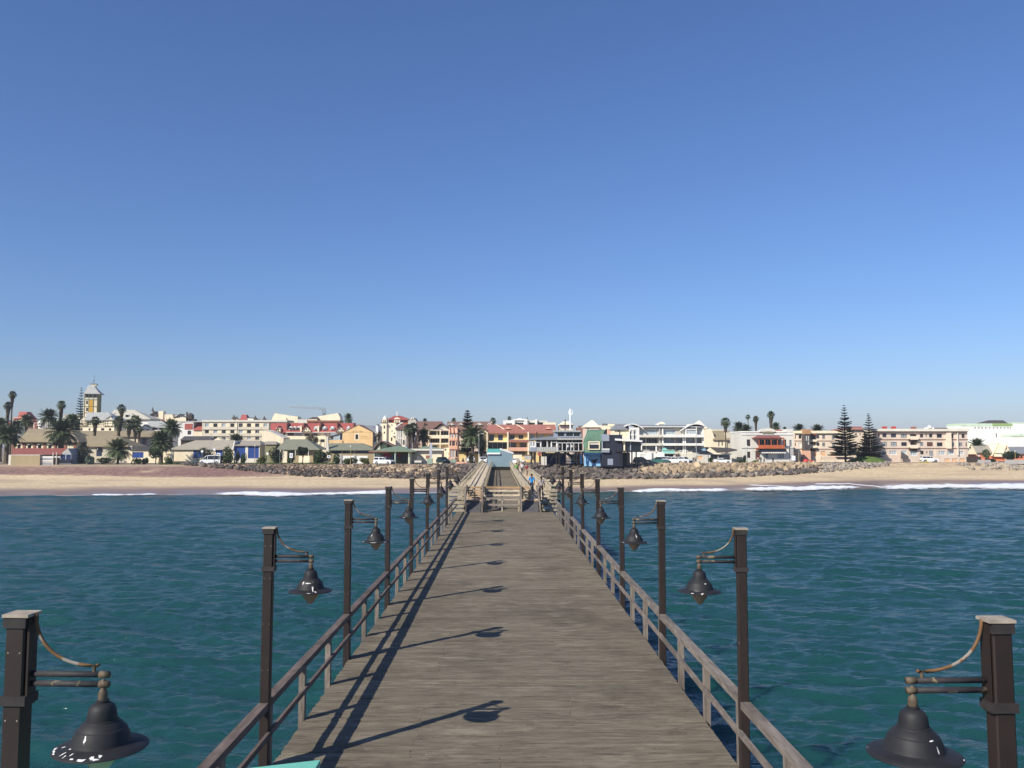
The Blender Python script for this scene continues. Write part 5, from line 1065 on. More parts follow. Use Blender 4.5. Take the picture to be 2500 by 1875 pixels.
for i in range(9):
    x = 1462 + 52 * i; a, c = b.p(x, 470), b.p(x, 185); r = 3.2; zc = c.z - r*.9; pts = [(a.x, b.Y-.03, a.z)] + [(a.x + 1.45*math.sin(t_)**1.3, b.Y + r*(1-math.cos(t_))-.03*math.cos(t_), zc + r*.9*math.sin(t_)+.03) for t_ in [k_/8*1.5 for k_ in range(9)]]
    b.b(MB().tube(pts, .07, 5), 'rib', COPP)
def picture_window(x0, y0, x1, y1):
    X0, X1, Z0, Z1 = b.rect(x0, y0, x1, y1); Y = b.Y; mb = MB(); t = .22
    mb.box(X0-t, X1+t, Y-.35, Y-.02, Z0-t, Z0).box(X0-t, X1+t, Y-.35, Y-.02, Z1, Z1+t).box(X0-t, X0, Y-.35, Y-.02, Z0, Z1).box(X1, X1+t, Y-.35, Y-.02, Z0, Z1)
    f = b.b(mb, 'window', CREM2); MB().box(X0, X1, Y-.1, Y-.05, Z0, Z1).build('pane', GLASS, b.root, off=b.o); MB().box(X0, X1, Y-.14, Y-.11, Z1-.55, Z1).build('blind', OFFW, b.root, off=b.o)
picture_window(1595, 500, 1830, 660)
b.poly([(1940,305),(1955,240),(1990,190),(2035,165),(2035,305)], .2, GLASS, 'end_window', -.1)
b.wall(1490, 790, 1895, None, 1, SKYB, name='mural_wall', dy=2.2); b.slab(1460, 755, 1900, 800, DBLUE, 'floor_beam', -.1, 5); bars(b, [(1535,790,1535,1030),(1580,790,1580,1030),(1400,790,1400,1030)], .3, DBLUE, 'column', .5)
mb_ = [(1625,915),(1680,930),(1740,935),(1800,915),(1835,898),(1800,960),(1780,1010),(1720,1020),(1690,970)]; b.poly(mb_, .1, DT, 'mural', 2.08)
b = Bd('glass_box_restaurant', 'dark navy restaurant block with glass dining box on black posts', 'restaurant', 203, 'P', 550)
b.wall(0, 215, 500, None, 9, NAVY, [(20,380,215,560,'v')], dy=.5); b.slab(-10, 200, 180, 370, LGREY, 'grey_panel', -.3, 2); b.slab(-10, 565, 180, 648, LGREY, 'window_sill', .1, 2); b.slab(0, 555, 180, 585, WHT, 'sill_trim', .2, .2); b.slab(140, 806, 274, 960, LGREY, 'door', -.4, .55)
b.wall(-5, 380, 20, 560, 1, LGREY, name='reveal', dy=.2)
b.wall(335, 375, 985, 615, 6, GLASS, name='glass_box', dy=1); bars(b, [(555,365,555,615)], .35, CREM2, 'column', .8); bars(b, [(708,370,708,615),(380,380,380,615)], .25, LGREY, 'column', .8); b.slab(400, 385, 540, 435, ORA, 'ceiling_panel', -.8, 1.5); bars(b, [(465,440,465,605),(400,440,400,605)], .2, wm('oak', (.30,.12,.05)), 'door_frame', .9)
bars(b, [(980,360,980,600)], .25, WHT, 'corner_frame', .8); b.slab(330, 606, 985, 640, DT, 'floor', -.2, 7.5)
a, c = b.p(320, 318), b.p(985, 360); Y = b.Y
b.b(MB().add([(a.x,Y-.3,a.z+.1),(c.x,Y-.1,c.z+.05),(c.x,Y+8,c.z+.3),(a.x,Y+8,a.z+.4),(a.x,Y-.3,a.z-.35),(c.x,Y-.1,c.z-.3),(c.x,Y+8,c.z),(a.x,Y+8,a.z)], [(0,1,2,3),(7,6,5,4),(0,4,5,1),(1,5,6,2),(2,6,7,3),(3,7,4,0)]), 'roof', WHT)
b.wall(320, 650, 720, None, 5, wm('charcoal', (.05,.05,.055)), name='lower_wall', dy=2.5); bars(b, [(455,640,455,960),(640,640,640,960),(740,640,740,960),(845,640,845,960)], .28, DT, 'post', .6); bars(b, [(475,110,475,215)], .25, DKBR, 'flue', 3); bars(b, [(740,120,740,330),(845,120,845,330)], .2, DT, 'flue', 3)
# ---------------- right of the pier
b = Bd('seafront_flats', 'white three-storey seafront flats with curved roofs and glazed balconies', 'building', 238, 'P', 1300)
b.wall(290, 70, 650, None, 8, CREM2, [(380,90,430,140,'d'),(520,470,600,560,'g')], 'left_wing'); b.rings([(275,655,72,-.6,9), (330,640,-50,4,4.2)], RSLT, 'left_roof')
b.wall(650, 40, 895, None, 7, WHT, [(690,95,735,200,'p'),(755,95,835,200,'p'),(690,240,735,330,'p'),(755,240,835,330,'p'),(690,-40,860,30,'g')], 'bay', -1.2)
wl = []
for y0, y1, k_ in ((85,215,'P'),(290,425,'N'),(490,600,'N')):
    for x0, x1 in ((920,1070),(1085,1370),(1510,1790),(1800,1985),(2040,2280),(2300,2440)): wl.append((x0, y0, x1, y1, k_ if x0 != 1085 or y0 != 290 else 'n'))
wl = [w_ for w_ in wl if not (w_[0] == 1800 and w_[1] == 85)] 
b.wall(895, 20, 2470, None, 9, wm('warm_grey', (.50,.46,.40)), wl)
for y0, y1 in ((218,278),(425,482)): b.slab(890, y0, 1445, y1, OFFW, 'balcony', 1.5, 0); b.slab(1470, y0 - 2, 2480, y1, WHT, 'balcony', 1.6, 0)
for x in (1395, 1470, 1975, 2020, 2460): b.slab(x - 10, 20, x + 22, None, WHT if x != 1395 else GRY, 'pier_wall', .6, 0)
b.rings([(880,2480,25,-.9,10), (900,2460,-25,3,6)], RSLT, 'roof'); b.slab(890, 8, 2475, 24, WHT, 'gutter', 1.0, -.9)
def arc_roof(x0, x1, ye, yt, w0=1.0):
    pts = []; n_ = 12
    for i in range(n_ + 1): t = i / n_; pts.append((lerp(x0, x1, t), ye + (yt - ye) * math.sin(math.pi * (t * .8 + .2) if w0 > 0 else math.pi * (t * .8))))
    pts += [(x, y + 22) for x, y in pts[::-1]]; return b.poly(pts, 8, WHT, 'curved_roof', -1.6)
arc_roof(560, 1000, 60, -55); arc_roof(1900, 2520, 110, -60, -1); b.wall(2020, 20, 2300, 220, 3, WHT, [(2045,30,2280,75,'g'),(2050,95,2290,205,'P')], 'right_bay', -1.3)
b.slab(1395, -65, 1530, 0, WHT, 'lift_house', -3, 6); b.rings([(1385,1545,-62,2.8,6.2), (1450,1480,-105,4.4,4.6)], CREM2, 'lift_roof')
for x0, x1 in ((1440,1590),(1590,1740)): b.slab(x0 + 6, 590, x1 - 4, 668, TURQ, 'glass_balustrade', 2.2, -2.1)
b.poly([(1440,600),(1450,545),(1500,530),(1590,590),(1590,600)], .15, TURQ, 'glass_screen', -2.2); bars(b, [(1440,590,1740,590),(1440,668,1740,668)], .15, PGRN, 'rail', -2.3)
bars(b, [(1850,600,2060,600),(1850,600,1850,640),(1945,600,1945,640),(2055,600,2055,640),(985,590,1120,590),(985,620,1120,620)], .12, WHT, 'rail', -2.2)
b.wall(900, 640, 1470, None, 3, WHT, [(920,700,1085,800,'w')], 'terrace_wall', -2); b.wall(1470, 672, 2480, None, 3, OFFW, [(1500,690,1720,760,'v'),(2480,700,2700,800,'q')], 'terrace_wall', -1.9); b.poly([(1090,840),(1130,620),(1180,640),(1180,840)], .5, WHT, 'ramp_wall', -2.6); b.poly([(1260,840),(1460,655),(1490,655),(1490,840)], .5, WHT, 'stair_wall', -2.5)
b.slab(1285, 500, 1318, 660, WHT, 'pillar', 2, -1.6); b.wall(2060, 640, 2480, None, 2, OFFW, name='garage_wall', dy=-3)
b = Bd('pyramid_lift_tower', 'brown shaft with cream pyramid cap right of the white flats', 'building', 262, '6', 600)
b.wall(575, 575, 695, None, 6, PNK, [(590,590,610,640,'v')]); b.rings([(505,700,578,-1,7), (585,597,480,3,3.2)], CREM2); b.wall(560, 650, 812, None, 7, DKBR, [(570,660,635,695,'u')], 'wing', -1); b.slab(560, 700, 812, 728, OFFW, 'balcony', 1.6, -1); b.wall(565, 735, 810, None, 5, CRM, [(578,756,665,822,'u'),(700,756,800,822,'u')], 'lower_wing', -2); b.slab(560, 728, 812, 740, TIM, 'eave', 2.3, -1.9)
for x0 in (575, 700): b.slab(x0, 800, x0 + 95, 826, WHT, 'railing', 2.2, -2.1)
b = Bd('yellow_gable_house', 'pale yellow gabled house with weathered tan roof behind the tall fan palm', 'building', 255, '6', 850)
b.wall(700, 735, 965, None, 8, CREM2, [(850,760,870,830,'d'),(895,765,912,820,'v')]); b.poly([(700,740),(700,600),(755,590),(810,735)], 8, CREM2, 'gable', .05); b.rings([(780,1010,735,-.5,8), (765,1005,615,4.5,4.7)], RTAN); b.wall(965, 640, 1015, None, 8, BEI, name='party_wall', dy=.4); b.wall(700, 592, 1060, 625, 3, CRM, name='rear_block', dy=12)
b = Bd('tilted_roof_shops', 'low white shops with steep dark and grey tilted roofs', 'building', 228, '6', 800)
b.wall(485, 925, 1030, None, 7, OFFW, [(560,955,640,1005,'q'),(745,940,845,1000,'v'),(850,945,1010,1010,'g')])
b.poly([(560,915),(560,850),(705,838),(780,900),(870,932)], 6, wm('dark_slate_blue', (.02,.03,.045)), 'dark_roof', -.4); b.poly([(680,880),(735,845),(830,915),(905,935),(790,935)], 5, CREM2, 'gable', -.5); b.poly([(735,838),(860,842),(1000,850),(1100,872),(1095,885),(960,912),(830,915)], 6, RDRK, 'roof', -.6); b.poly([(610,870),(660,850),(690,885),(640,890)], .3, wm('roof_light', (.25,.40,.48)), 'skylight', -.5)
b = Bd('arched_pediment_hotel', 'white hotel with rounded pediment and orange timber balcony', 'hotel', 230, '6', 1500)
AW = wm('pearl', (.64,.61,.53)); wl = [(1235,735,1282,826,'b'),(1722,735,1768,826,'b'),(1810,742,1840,830,'c'),(1240,900,1282,985,'b'),(1352,890,1412,1005,'r'),(1478,900,1522,985,'c'),(1650,905,1732,985,'c'),(1380,735,1700,815,'n')]
b.wall(1165, 632, 1858, None, 12, AW, wl)
b.slab(1160, 622, 1760, 640, WHT, 'parapet', .25, 12); b.slab(1163, 668, 1858, 676, GRY, 'string_course', .12, 0); b.slab(1163, 846, 1858, 854, GRY, 'string_course', .15, 0); b.slab(1163, 645, 1858, 668, WHT, 'frieze', .06, 0)
pts = [(1400,632)] + [(1515 + 112*math.cos(t_), 640 - 58*math.sin(t_)) for t_ in [math.pi - i*math.pi/12 for i in range(13)]] + [(1630,632)]; b.poly(pts, 2, AW, 'pediment', -.3); 
for x0, x1 in ((1440,1486),(1493,1537),(1544,1590)): b.poly([(x0,650),(x0, 650-26*(1-abs((x0-1515)/90)**2)**.5),(x1, 650-26*(1-abs((x1-1515)/90)**2)**.5) if abs((x1-1515)/90)<1 else (x1,648),(x1,650)] if abs((x0-1515)/90)<1 else [(x0,650),(x1,620),(x1,650)], .1, OLIVE, 'fan_window', -.36)
b.wall(1760, 596, 1858, 640, 12, AW, name='corner_turret', dy=-.1); b.slab(1700, 600, 1765, 632, RSAL, 'tiled_roof', -3, 8)
OT = mat('orange_timber', (.42,.11,.04), .7, .15, 1.5); b.rings([(1338,1705,712,-2.6,.1), (1380,1670,684,-.4,-.2)], RMAR, 'balcony_roof', .15); b.slab(1360, 810, 1708, 848, OT, 'balcony_front', 2.3, -2.15); b.slab(1350, 846, 1712, 858, OT, 'balcony_floor', 2.4, 0)
for x in (1362, 1440, 1525, 1610, 1698): b.slab(x, 715, x + 9, 815, OT, 'balcony_post', 2.25, -2.1)
b.slab(1345, 712, 1705, 730, OT, 'balcony_beam', 2.3, -2.1)
for x in (1365, 1440, 1515, 1590, 1665): b.poly([(x,858),(x+10,858),(x-18,890),(x-24,885)], .2, OT, 'bracket', -1.2)
b.slab(1412, 858, 1742, 905, wm('awning_slate', (.10,.115,.13)), 'awning', 1.6, -.05)
for i in range(11): b.slab(1412 + 30*i, 905, 1436 + 30*i, 921, WHT, 'awning_scallop', 1.62, -1.5)
b.slab(1800, 860, 1862, None, GRY, 'downpipe_strip', .05, 0)
LT2 = mat('grey_letters', (.45,.44,.41), .9, .1, 3); X = b.p(1165, 0).x
for i, (y0, y1, n_) in enumerate(((715,740,7),(757,775,4),(788,800,2))):
    for j in range(n_):
        za, zb = b.p(1165, y1).z, b.p(1165, y0).z; yy = b.Y + 1.2 + (7 - n_) * .55 + j * 1.1; b.b(MB().box(X - .02, X, yy, yy + .7, za, zb), 'worn_letter', LT2)
for yy, y0, y1 in ((8.6, 755, 812),): za, zb = b.p(1165, y1).z, b.p(1165, y0).z; b.b(MB().box(X - .05, X + .05, b.Y + yy, b.Y + yy + 2, za, zb), 'side_window', wm('pink_blind', (.50,.32,.30)))
b.wall(1068, 950, 1165, None, .4, AW, name='yard_wall', dy=6)
b = Bd('long_cream_flats', 'long cream three-storey flats with brown floor bands behind the pines', 'building', 243, 'D', 1000)
CF = wm('flat_cream', (.77,.64,.49)); wl = [(560,205,582,285,'g'),(645,205,710,285,'v'),(560,375,582,455,'g'),(645,380,712,480,'w'),(880,190,1025,330,'N'),(880,355,1025,420,'n'),(1060,200,1108,280,'c'),(1175,205,1240,295,'c'),(1060,375,1108,450,'c'),(1175,375,1240,460,'c'),(1395,210,1450,310,'c'),(1400,390,1460,480,'c'),(870,520,1030,575,'n'),(945,580,1055,680,'q'),(1140,560,1255,680,'q'),(1360,590,1520,680,'q'),(1890,165,1935,215,'c'),(2000,165,2025,210,'c')]
b.wall(545, 160, 1780, None, 10, CF, wl); b.wall(1760, 60, 2085, None, 10, CF, [(1890,165,1940,215,'c'),(2000,160,2025,210,'c')], 'raised_bay', -.5); b.rings([(1735,2095,70,-1.2,11), (1800,2060,12,4,5)], RSAL, 'bay_roof')
b.slab(545, 108, 1775, 166, CREM2, 'parapet', .5, 10); b.slab(548, 166, 1775, 178, TIM, 'cornice', .3, 0)
for y in (328, 512): b.slab(545, y, 1770, y + 12, RBRN, 'floor_band', .12, 0)
for y0 in (290, 430): b.slab(865, y0 + 15, 1030, y0 + 62, CREM2, 'balcony', 1.0, 0)
b.poly([(880,178),(1030,178),(1015,205),(895,205)], .8, RRED, 'red_awning', -.9)
b.slab(705, 78, 848, 186, wm('terracotta', (.44,.24,.12)), 'stair_cap', 2.4, .2); b.wall(715, 186, 842, 560, 2.2, wm('stair_glass', (.10,.085,.075)), [(740,215,770,330,'p'),(785,215,815,330,'p'),(740,345,770,420,'g'),(785,345,815,420,'p'),(740,440,770,550,'g'),(785,440,815,550,'g')], 'stair_tower', -2.2); b.wall(705, 555, 848, None, 2.4, SAL, name='stair_base', dy=-2.3)
b.slab(840, 75, 1040, 112, BRK, 'roof_block', -3, 6)
b.wall(940, 690, 1690, 745, .3, PNK, name='forecourt_wall', dy=-6); b.wall(930, 640, 975, 740, .4, CRM, name='gate_pier', dy=-6.2)
b = Bd('domed_garage', 'beige half-domed garage between the white hotel and cream flats', 'building', 237, 'D', 580)
b.poly([(470,700),(470,590),(500,545),(550,512),(635,512),(690,570),(700,700)], 4, CRM, 'wall'); b.slab(540, 555, 625, 690, PEACH, 'door', .05, 0); b.slab(545, 548, 600, 560, DKBR, 'vent', .06, 0)
b = Bd('corner_flats', 'three-storey flats with bay windows, dark glass and garages at the right', 'building', 241, 'E', 1300)
wl = [(475,210,500,270,'g'),(548,205,622,278,'u'),(700,208,795,280,'u'),(880,218,985,285,'c'),(1045,215,1165,275,'N'),(1225,218,1282,282,'b'),(1325,220,1345,265,'b'),(1390,215,1450,280,'v'),(1528,215,1622,285,'v'),(1690,220,1712,280,'c'),(1768,215,1832,288,'v'),(1975,220,2030,290,'b'),
      (550,360,625,440,'c'),(702,362,805,440,'c'),(888,365,988,435,'b'),(1050,362,1168,425,'n'),(1228,365,1285,435,'c'),(1350,365,1455,440,'r'),(1530,370,1630,440,'b'),(1695,370,1715,440,'b'),(1772,370,1842,440,'c'),(1910,372,1985,440,'c'),(2048,370,2070,440,'b'),
      (535,518,620,590,'c'),(675,518,800,590,'p'),(890,515,990,580,'p'),(1055,520,1175,610,'p'),(1230,518,1292,585,'b'),(1340,520,1358,565,'b'),(1392,520,1458,610,'c'),(1562,522,1680,595,'p'),(1720,522,1835,595,'p'),(1936,525,2010,595,'p'),(1665,660,1770,740,'q'),(1800,660,1900,740,'q'),(1940,660,2045,740,'q')]
b.wall(400, 170, 2075, None, 10, wm('flats_tan', (.63,.52,.42)), wl); b.slab(385, 125, 2085, 170, OFFW, 'parapet', .9, 10.5); b.slab(400, 170, 2065, 184, TIM, 'soffit', .5, 0)
for y in (312, 470): b.slab(400, y, 2090, y + 12, RBRN, 'floor_band', .14, 0)
for x0, x1, st_ in ((1485,1500,0),(860,1010,1),(1190,1320,1)): b.slab(x0, 190, x1, 620, CF, 'light_panel', .03, .01) if not st_ else None
b.wall(1690, 195, 1760, 480, 1.0, CF, name='bay', dy=-1.0); b.wall(1890, 195, 1900, 600, .6, OFFW, name='fin', dy=-.5)
for y0 in (260, 415): b.poly([(1010,y0+40),(1015,y0),(1170,y0),(1175,y0+40),(1160,y0+60),(1030,y0+60)], 1.0, CF, 'balcony', -1.0)
for y0 in (330, 486): b.poly([(1005,y0),(1185,y0),(1160,y0+40),(1035,y0+40)], .15, DKBR, 'awning', -.3)
for x in (635, 800): b.slab(x - 25, 80, x + 25, 120, wm('tank_red', (.40,.06,.05)), 'roof_tank', -1, 2.6)
b.slab(1115, 85, 1190, 128, BRK, 'roof_unit', -1, 2); b.lathe(1460, [(35,110),(36,85),(22,65),(2,58)], WHT, 'satellite_dome', dy=2); b.slab(1420, 98, 1540, 128, WHT, 'roof_box', -2, 4); b.slab(1590, 105, 1820, 128, DKBR, 'roof_unit', -3, 5)
b.slab(400, 598, 870, None, PNK, 'plinth', .25, 0); b.poly([(865,535),(990,620),(985,665),(868,665)], .4, RDRK, 'stair_side', -1); b.slab(1495, 600, 2070, None, wm('plinth_grey', (.42,.36,.30)), 'plinth', .06, 0) if False else None
b = Bd('white_green_building', 'big white building with pale green parapet and dark hipped roof at far right', 'building', 305, '8', 1700)
wl = grid([1318, 1382, 1445, 1510, 1578, 1655, 1720, 1780, 1850, 1910, 1955], 36, 758, 788, 'd') + [(1706,868,1728,945,'v')]
b.wall(1078, 735, 2010, None, 10, wm('bright_white', (.80,.79,.72)), wl); b.slab(1078, 692, 1640, 738, PGRN, 'parapet', .1, 10); b.slab(1640, 690, 2000, 738, GRN, 'parapet', .15, 10); b.rings([(1515,1925,690,2,9), (1580,1840,634,5,5.4)], RDRK)
b.wall(2005, 685, 2600, None, 12, wm('bright_white', (0,0,0)), [(2125,885,2165,900,'v')], 'east_wing', -.5); b.slab(2005, 676, 2195, 690, PGRN, 'east_parapet', .6, 11); b.wall(1775, 900, 2600, None, 6, wm('bright_white', (0,0,0)), name='low_wing', dy=-7); b.slab(1770, 895, 2215, 930, PGRN, 'low_parapet', 7.2, -1); b.wall(2170, 970, 2600, None, 4, OFFW, [(2175,980,2230,995,'v')], 'porch', -10)
def cottage(x0, x1, ye, xg0, xg1, yg, label, m, Y, roofm, wins):
    b = Bd('cottage', label, 'house', Y, '8', (x0 + x1) / 2, group='coral cottages at the far right'); b.wall(x0, ye, x1, None, 8, m, wins)
    b.rings([(x0 - 15, x1 + 15, ye + 5, -.5, 8.5), (x0 + 10, x1 - 10, yg + 20, 4, 4.2)], roofm); mg = (xg0 + xg1) / 2
    b.poly([(xg0, ye + 40), (mg, yg - 10), (xg1, ye + 40)], 4, CREM2, 'gable', -.7); b.gable(xg0 - 12, xg1 + 12, ye + 55, mg, yg - 28, 5, CREM2, 'gable_roof', -1, th=.2); b.slab(mg - 8, yg + 40, mg + 8, yg + 70, DKBR, 'gable_vent', .74, -.69); return b
CORAL = wm('coral', (.72,.24,.13))
cottage(1200, 1500, 1205, 1120, 1330, 1075, 'coral and cream cottage nearest the flats', CORAL, 256, RBEI, [(1285,1250,1310,1290,'d'),(1380,1230,1420,1285,'w')])
cottage(1500, 1830, 1215, 1620, 1830, 1060, 'coral and cream cottage with small roof vent in its gable', CORAL, 262, RBEI, [(1655,1260,1680,1310,'d'),(1720,1265,1760,1330,'q')])
cottage(1830, 2330, 1225, 1800, 1940, 1090, 'coral and cream cottage behind the round-topped tree', CORAL, 258, RSLT, [(1960,1260,1990,1300,'d'),(2150,1250,2190,1300,'d')])
b = Bd('dark_gate', 'dark low gate wall beside the flats at the far right', 'wall', 236, '8', 1310); b.wall(1190, 1290, 1440, None, .5, DKBR); b.wall(1285, 1345, 1500, None, .4, GRY, name='low_wall', dy=-3); b.wall(1690, 1340, 2300, None, .4, GRY, name='garden_wall', dy=-5)
# ------------------------------------------------------------------ vegetation
LEAFG = mat('palm_frond', (.058,.080,.030), .6, .35, 1.2, spec=.4, objvar=.22); LEAFD = mat('dead_frond', (.085,.06,.035), .9, .3, 1.5, objvar=.2); TRUNK = mat('palm_trunk', (.10,.075,.05), .95, .3, 3, bump=.05, bscale=6)
PINEG = mat('pine_needles', (.032,.050,.028), .7, .35, 1.5, objvar=.12); BARK = mat('bark', (.09,.065,.045), .95, .3, 3); BUSHG = mat('bush_leaf', (.040,.065,.016), .65, .4, .9, objvar=.2); BUSHD = mat('dark_bush_leaf', (.022,.036,.014), .65, .4, .9, objvar=.2); BUSHY = mat('yellow_bush_leaf', (.10,.11,.022), .7, .4, .9, objvar=.2); TWIG = mat('dry_bush', (.075,.065,.035), .8, .4, .9, objvar=.2)
def date_crown(seed, n=74):
    rnd = random.Random(seed); mb = MB()
    for i in range(n):
        az = i * 2.39996 + rnd.uniform(-.2, .2); e0 = R(lerp(82, -30, (i / n) ** .9)) + rnd.gauss(0, .07); Ln = rnd.uniform(.9, 1.12) * (1 if i > n * .15 else .8); droop = rnd.uniform(1.0, 1.45)
        p = Vector((0, 0, 0)); e = e0; pts = [p.copy()]; st = 9
        for k in range(st): e -= droop / st * (.5 + k / st) * max(.25, math.cos(e0)); p = p + Vector((math.cos(az) * math.cos(e), math.sin(az) * math.cos(e), math.sin(e))) * Ln / st; pts.append(p.copy())
        side = Vector((-math.sin(az), math.cos(az), 0))
        for k in range(1, st + 1):
            a, c = pts[k-1], pts[k]; d = (c - a).normalized(); u = side.cross(d)
            for h in (0, .5):
                q = a.lerp(c, h); t = (k - 1 + h) / st; ll = .27 * math.sin(math.pi * min(1, .18 + t * .86)) * rnd.uniform(.8, 1.15)
                for s in (-1, 1):
                    tip = q + (side * s * .82 + d * .62 - u * (.10 + .25 * rnd.random()) * (1 if u.z > 0 else -1)) * ll; w_ = d * .033; mb.add([q - w_, q + w_, tip], [(0, 1, 2)])
            r = side * .009 * (1.4 - k / st); mb.add([a - r, a + r, c + r, c - r], [(0, 1, 2, 3)])
    return mb
def fan_crown(seed, n=46):
    rnd = random.Random(seed); mb = MB()
    for i in range(n):
        az = i * 2.39996 + rnd.uniform(-.25, .25); e = R(lerp(80, -48, (i / n) ** .8)) + rnd.gauss(0, .1); d = Vector((math.cos(az) * math.cos(e), math.sin(az) * math.cos(e), math.sin(e))); side = Vector((-math.sin(az), math.cos(az), 0)); u = side.cross(d)
        pl = rnd.uniform(.42, .6); c = d * pl; r = side * .012; mb.add([-r, r, c + r, c - r], [(0, 1, 2, 3)])
        for k in range(11):
            a = R(lerp(-95, 95, k / 10)); v = d * math.cos(a) + side * math.sin(a); ll = .46 * (1 - .28 * abs(a) / 1.6) * rnd.uniform(.85, 1.1); tip = c + v * ll + Vector((0, 0, -.10 - .12 * rnd.random())); wv = v.cross(u).normalized() * .045
            mid = c + v * ll * .55; mb.add([c, mid - wv, tip, mid + wv], [(0, 1, 2, 3)])
    return mb
def skirt_mesh(seed, n=150):
    rnd = random.Random(seed); mb = MB()
    for i in range(n):
        az = rnd.uniform(0, 6.28); t = rnd.random(); r = lerp(.26, .11, t) * rnd.uniform(.6, 1.2); z = -t * 1.0; v = Vector((math.cos(az), math.sin(az), 0)); s = Vector((-math.sin(az), math.cos(az), 0)) * .07
        a = v * r * .7 + Vector((0, 0, z + .15)); c = v * r + Vector((0, 0, z - .2)); mb.add([a - s, a + s, c + s * .6, c - s * .6], [(0, 1, 2, 3)])
    mb.lathe([(.12,.1),(.17,-.2),(.13,-.7),(.08,-1.1)], 10); return mb
DC = [date_crown(s).mesh('crown', LEAFG) for s in (1, 2, 3)]; FC = [fan_crown(s).mesh('crown', LEAFG) for s in (4, 5, 6)]; SK = [skirt_mesh(s).mesh('dead_fronds', LEAFD) for s in (7, 8)]
def trunk_mesh(h, r0, r1, seed, lean=0):
    rnd = random.Random(seed); n = 14; return MB().tube([(lean * (i/n)**2, 0, h * i / n) for i in range(n + 1)], [lerp(r0, r1, i/n) * (1 + .09 * ((i % 2) - .5)) * (1.35 - .35 * min(1, i / 2)) for i in range(n + 1)], 9)
PALMN = [0]
def palm(reg, x, yc, rad, Y, kind, label, skirt=0, ybase=None, tr=None, squash=1, lean=0, group='palms along the seafront'):
    "x, yc: where the crown's heart shows; rad: crown radius, all in picture units of the region"
    r = RG[reg]; u, v = r[0] + x * r[2], r[1] + yc * r[2]; c = at(u, v, Y); s = rad * (1.28 if kind == 'd' else 1.22) * r[2] * Y / F; zb = STREET - .2; PALMN[0] += 1; k = PALMN[0]
    root = thing('date_palm' if kind == 'd' else 'fan_palm', label, 'palm', (c.x, Y, zb), group=group); h = max(.5, c.z - zb)
    trunk_mesh(h, tr or (.42 if kind == 'd' else .30), (tr or (.42 if kind == 'd' else .30)) * (.85 if kind == 'd' else .65), k, lean).build('trunk', TRUNK, root)
    o = link('crown', (DC if kind == 'd' else FC)[k % 3], root, (lean, 0, h)); o.scale = (s, s, s * squash); o.rotation_euler = (R(k * 7 % 5 - 2), R(k * 11 % 5 - 2), k * 1.7)
    if skirt:
        sk = link('dead_fronds', SK[k % 2], root, (lean, 0, h - s * .1)); q = skirt * r[2] * Y / F; sk.scale = (s * 1.5, s * 1.5, q); sk.rotation_euler = (0, 0, k)
    return root
palm('1', 160, 440, 52, 262, 'f', 'tallest thin fan palm at the far left skyline', 130)
palm('1', 105, 580, 58, 256, 'f', 'shorter fan palm with thick shaggy trunk beside the tallest left palm', 190)
palm('1', 345, 780, 100, 258, 'd', 'date palm in front of the orange villa', 0, tr=.5)
palm('1', 630, 730, 128, 262, 'd', 'dense round date palm behind the museum cupola', 0, tr=.5)
palm('1', 790, 570, 60, 264, 'f', 'fan palm with bulging dry skirt above the biggest date palm', 170)
palm('1', 790, 925, 205, 222, 'd', 'biggest date palm, in front of the museum and warehouse gap', 0, tr=.8)
palm('1', 930, 800, 130, 246, 'd', 'date palm just behind the biggest one, to its right', 0, tr=.6)
palm('1', 1225, 775, 62, 255, 'f', 'fan palm with dark skirt in front of the half-timbered house', 170)
palm('1', 1565, 620, 60, 270, 'f', 'tall fan palm in front of the large pale house', 150)
palm('1', 1530, 790, 78, 254, 'f', 'fan palm with tapering skirt below the tall one', 150)
palm('1', 1660, 830, 74, 252, 'f', 'left fan palm of the close trio by the tin-roof house', 120)
palm('1', 1745, 780, 84, 256, 'f', 'tallest fan palm of the close trio by the tin-roof house', 170)
palm('1', 1790, 880, 50, 251, 'f', 'right fan palm of the close trio, mostly dry brown skirt', 130)
palm('1', 1520, 1150, 165, 219, 'd', 'low young date palm with open feathery crown on the lawn', 0, tr=.3)
palm('1', 2075, 1050, 165, 226, 'd', 'stocky date palm left of the beige-roofed shed', 0, tr=.55)
palm('1', 2200, 870, 140, 240, 'd', 'taller date palm behind the stocky one by the shed', 0, tr=.6)
palm('1', 95, 975, 180, 224, 'd', 'broad date palm at the left end of the museum', 0, tr=.6)
palm('1', 15, 830, 110, 248, 'd', 'date palm cut by the left edge of the picture', 0, tr=.5)
palm('1', 205, 850, 100, 250, 'd', 'small date palm behind the broad one at the museum', 0, tr=.45)
palm('1', -170, 1000, 190, 226, 'd', 'date palm beyond the left edge', 0, tr=.6)
palm('2', 970, 745, 105, 262, 'd', 'date palm peeking over the beige shed roof', 0, tr=.5)
palm('3', 555, 455, 66, 300, 'd', 'tall dense palm on the skyline right of the orange arcade', 0, tr=.5, squash=1.3)
palm('3', 1375, 600, 85, 240, 'f', 'left of two fan palms in front of the curved gable', 120)
palm('3', 1435, 580, 78, 243, 'f', 'right of two fan palms in front of the curved gable', 100)
palm('3', 1570, 680, 110, 246, 'd', 'dark date palm left of the cream balcony flats', 0, tr=.45)
palm('3', 1590, 478, 34, 345, 'd', 'tiny palm top above the brown gabled roof', 0)
palm('4', 320, 475, 36, 345, 'd', 'tiny palm top left of the tall dark pine', 0)
palm('4', 575, 690, 170, 232, 'd', 'large date palm left of the yellow terrace', 0, tr=.42)
palm('4', 850, 480, 46, 340, 'f', 'narrow palm standing behind the brown roof', 60)
palm('4', 1070, 448, 30, 390, 'f', 'small palm behind the white penthouses', 0)
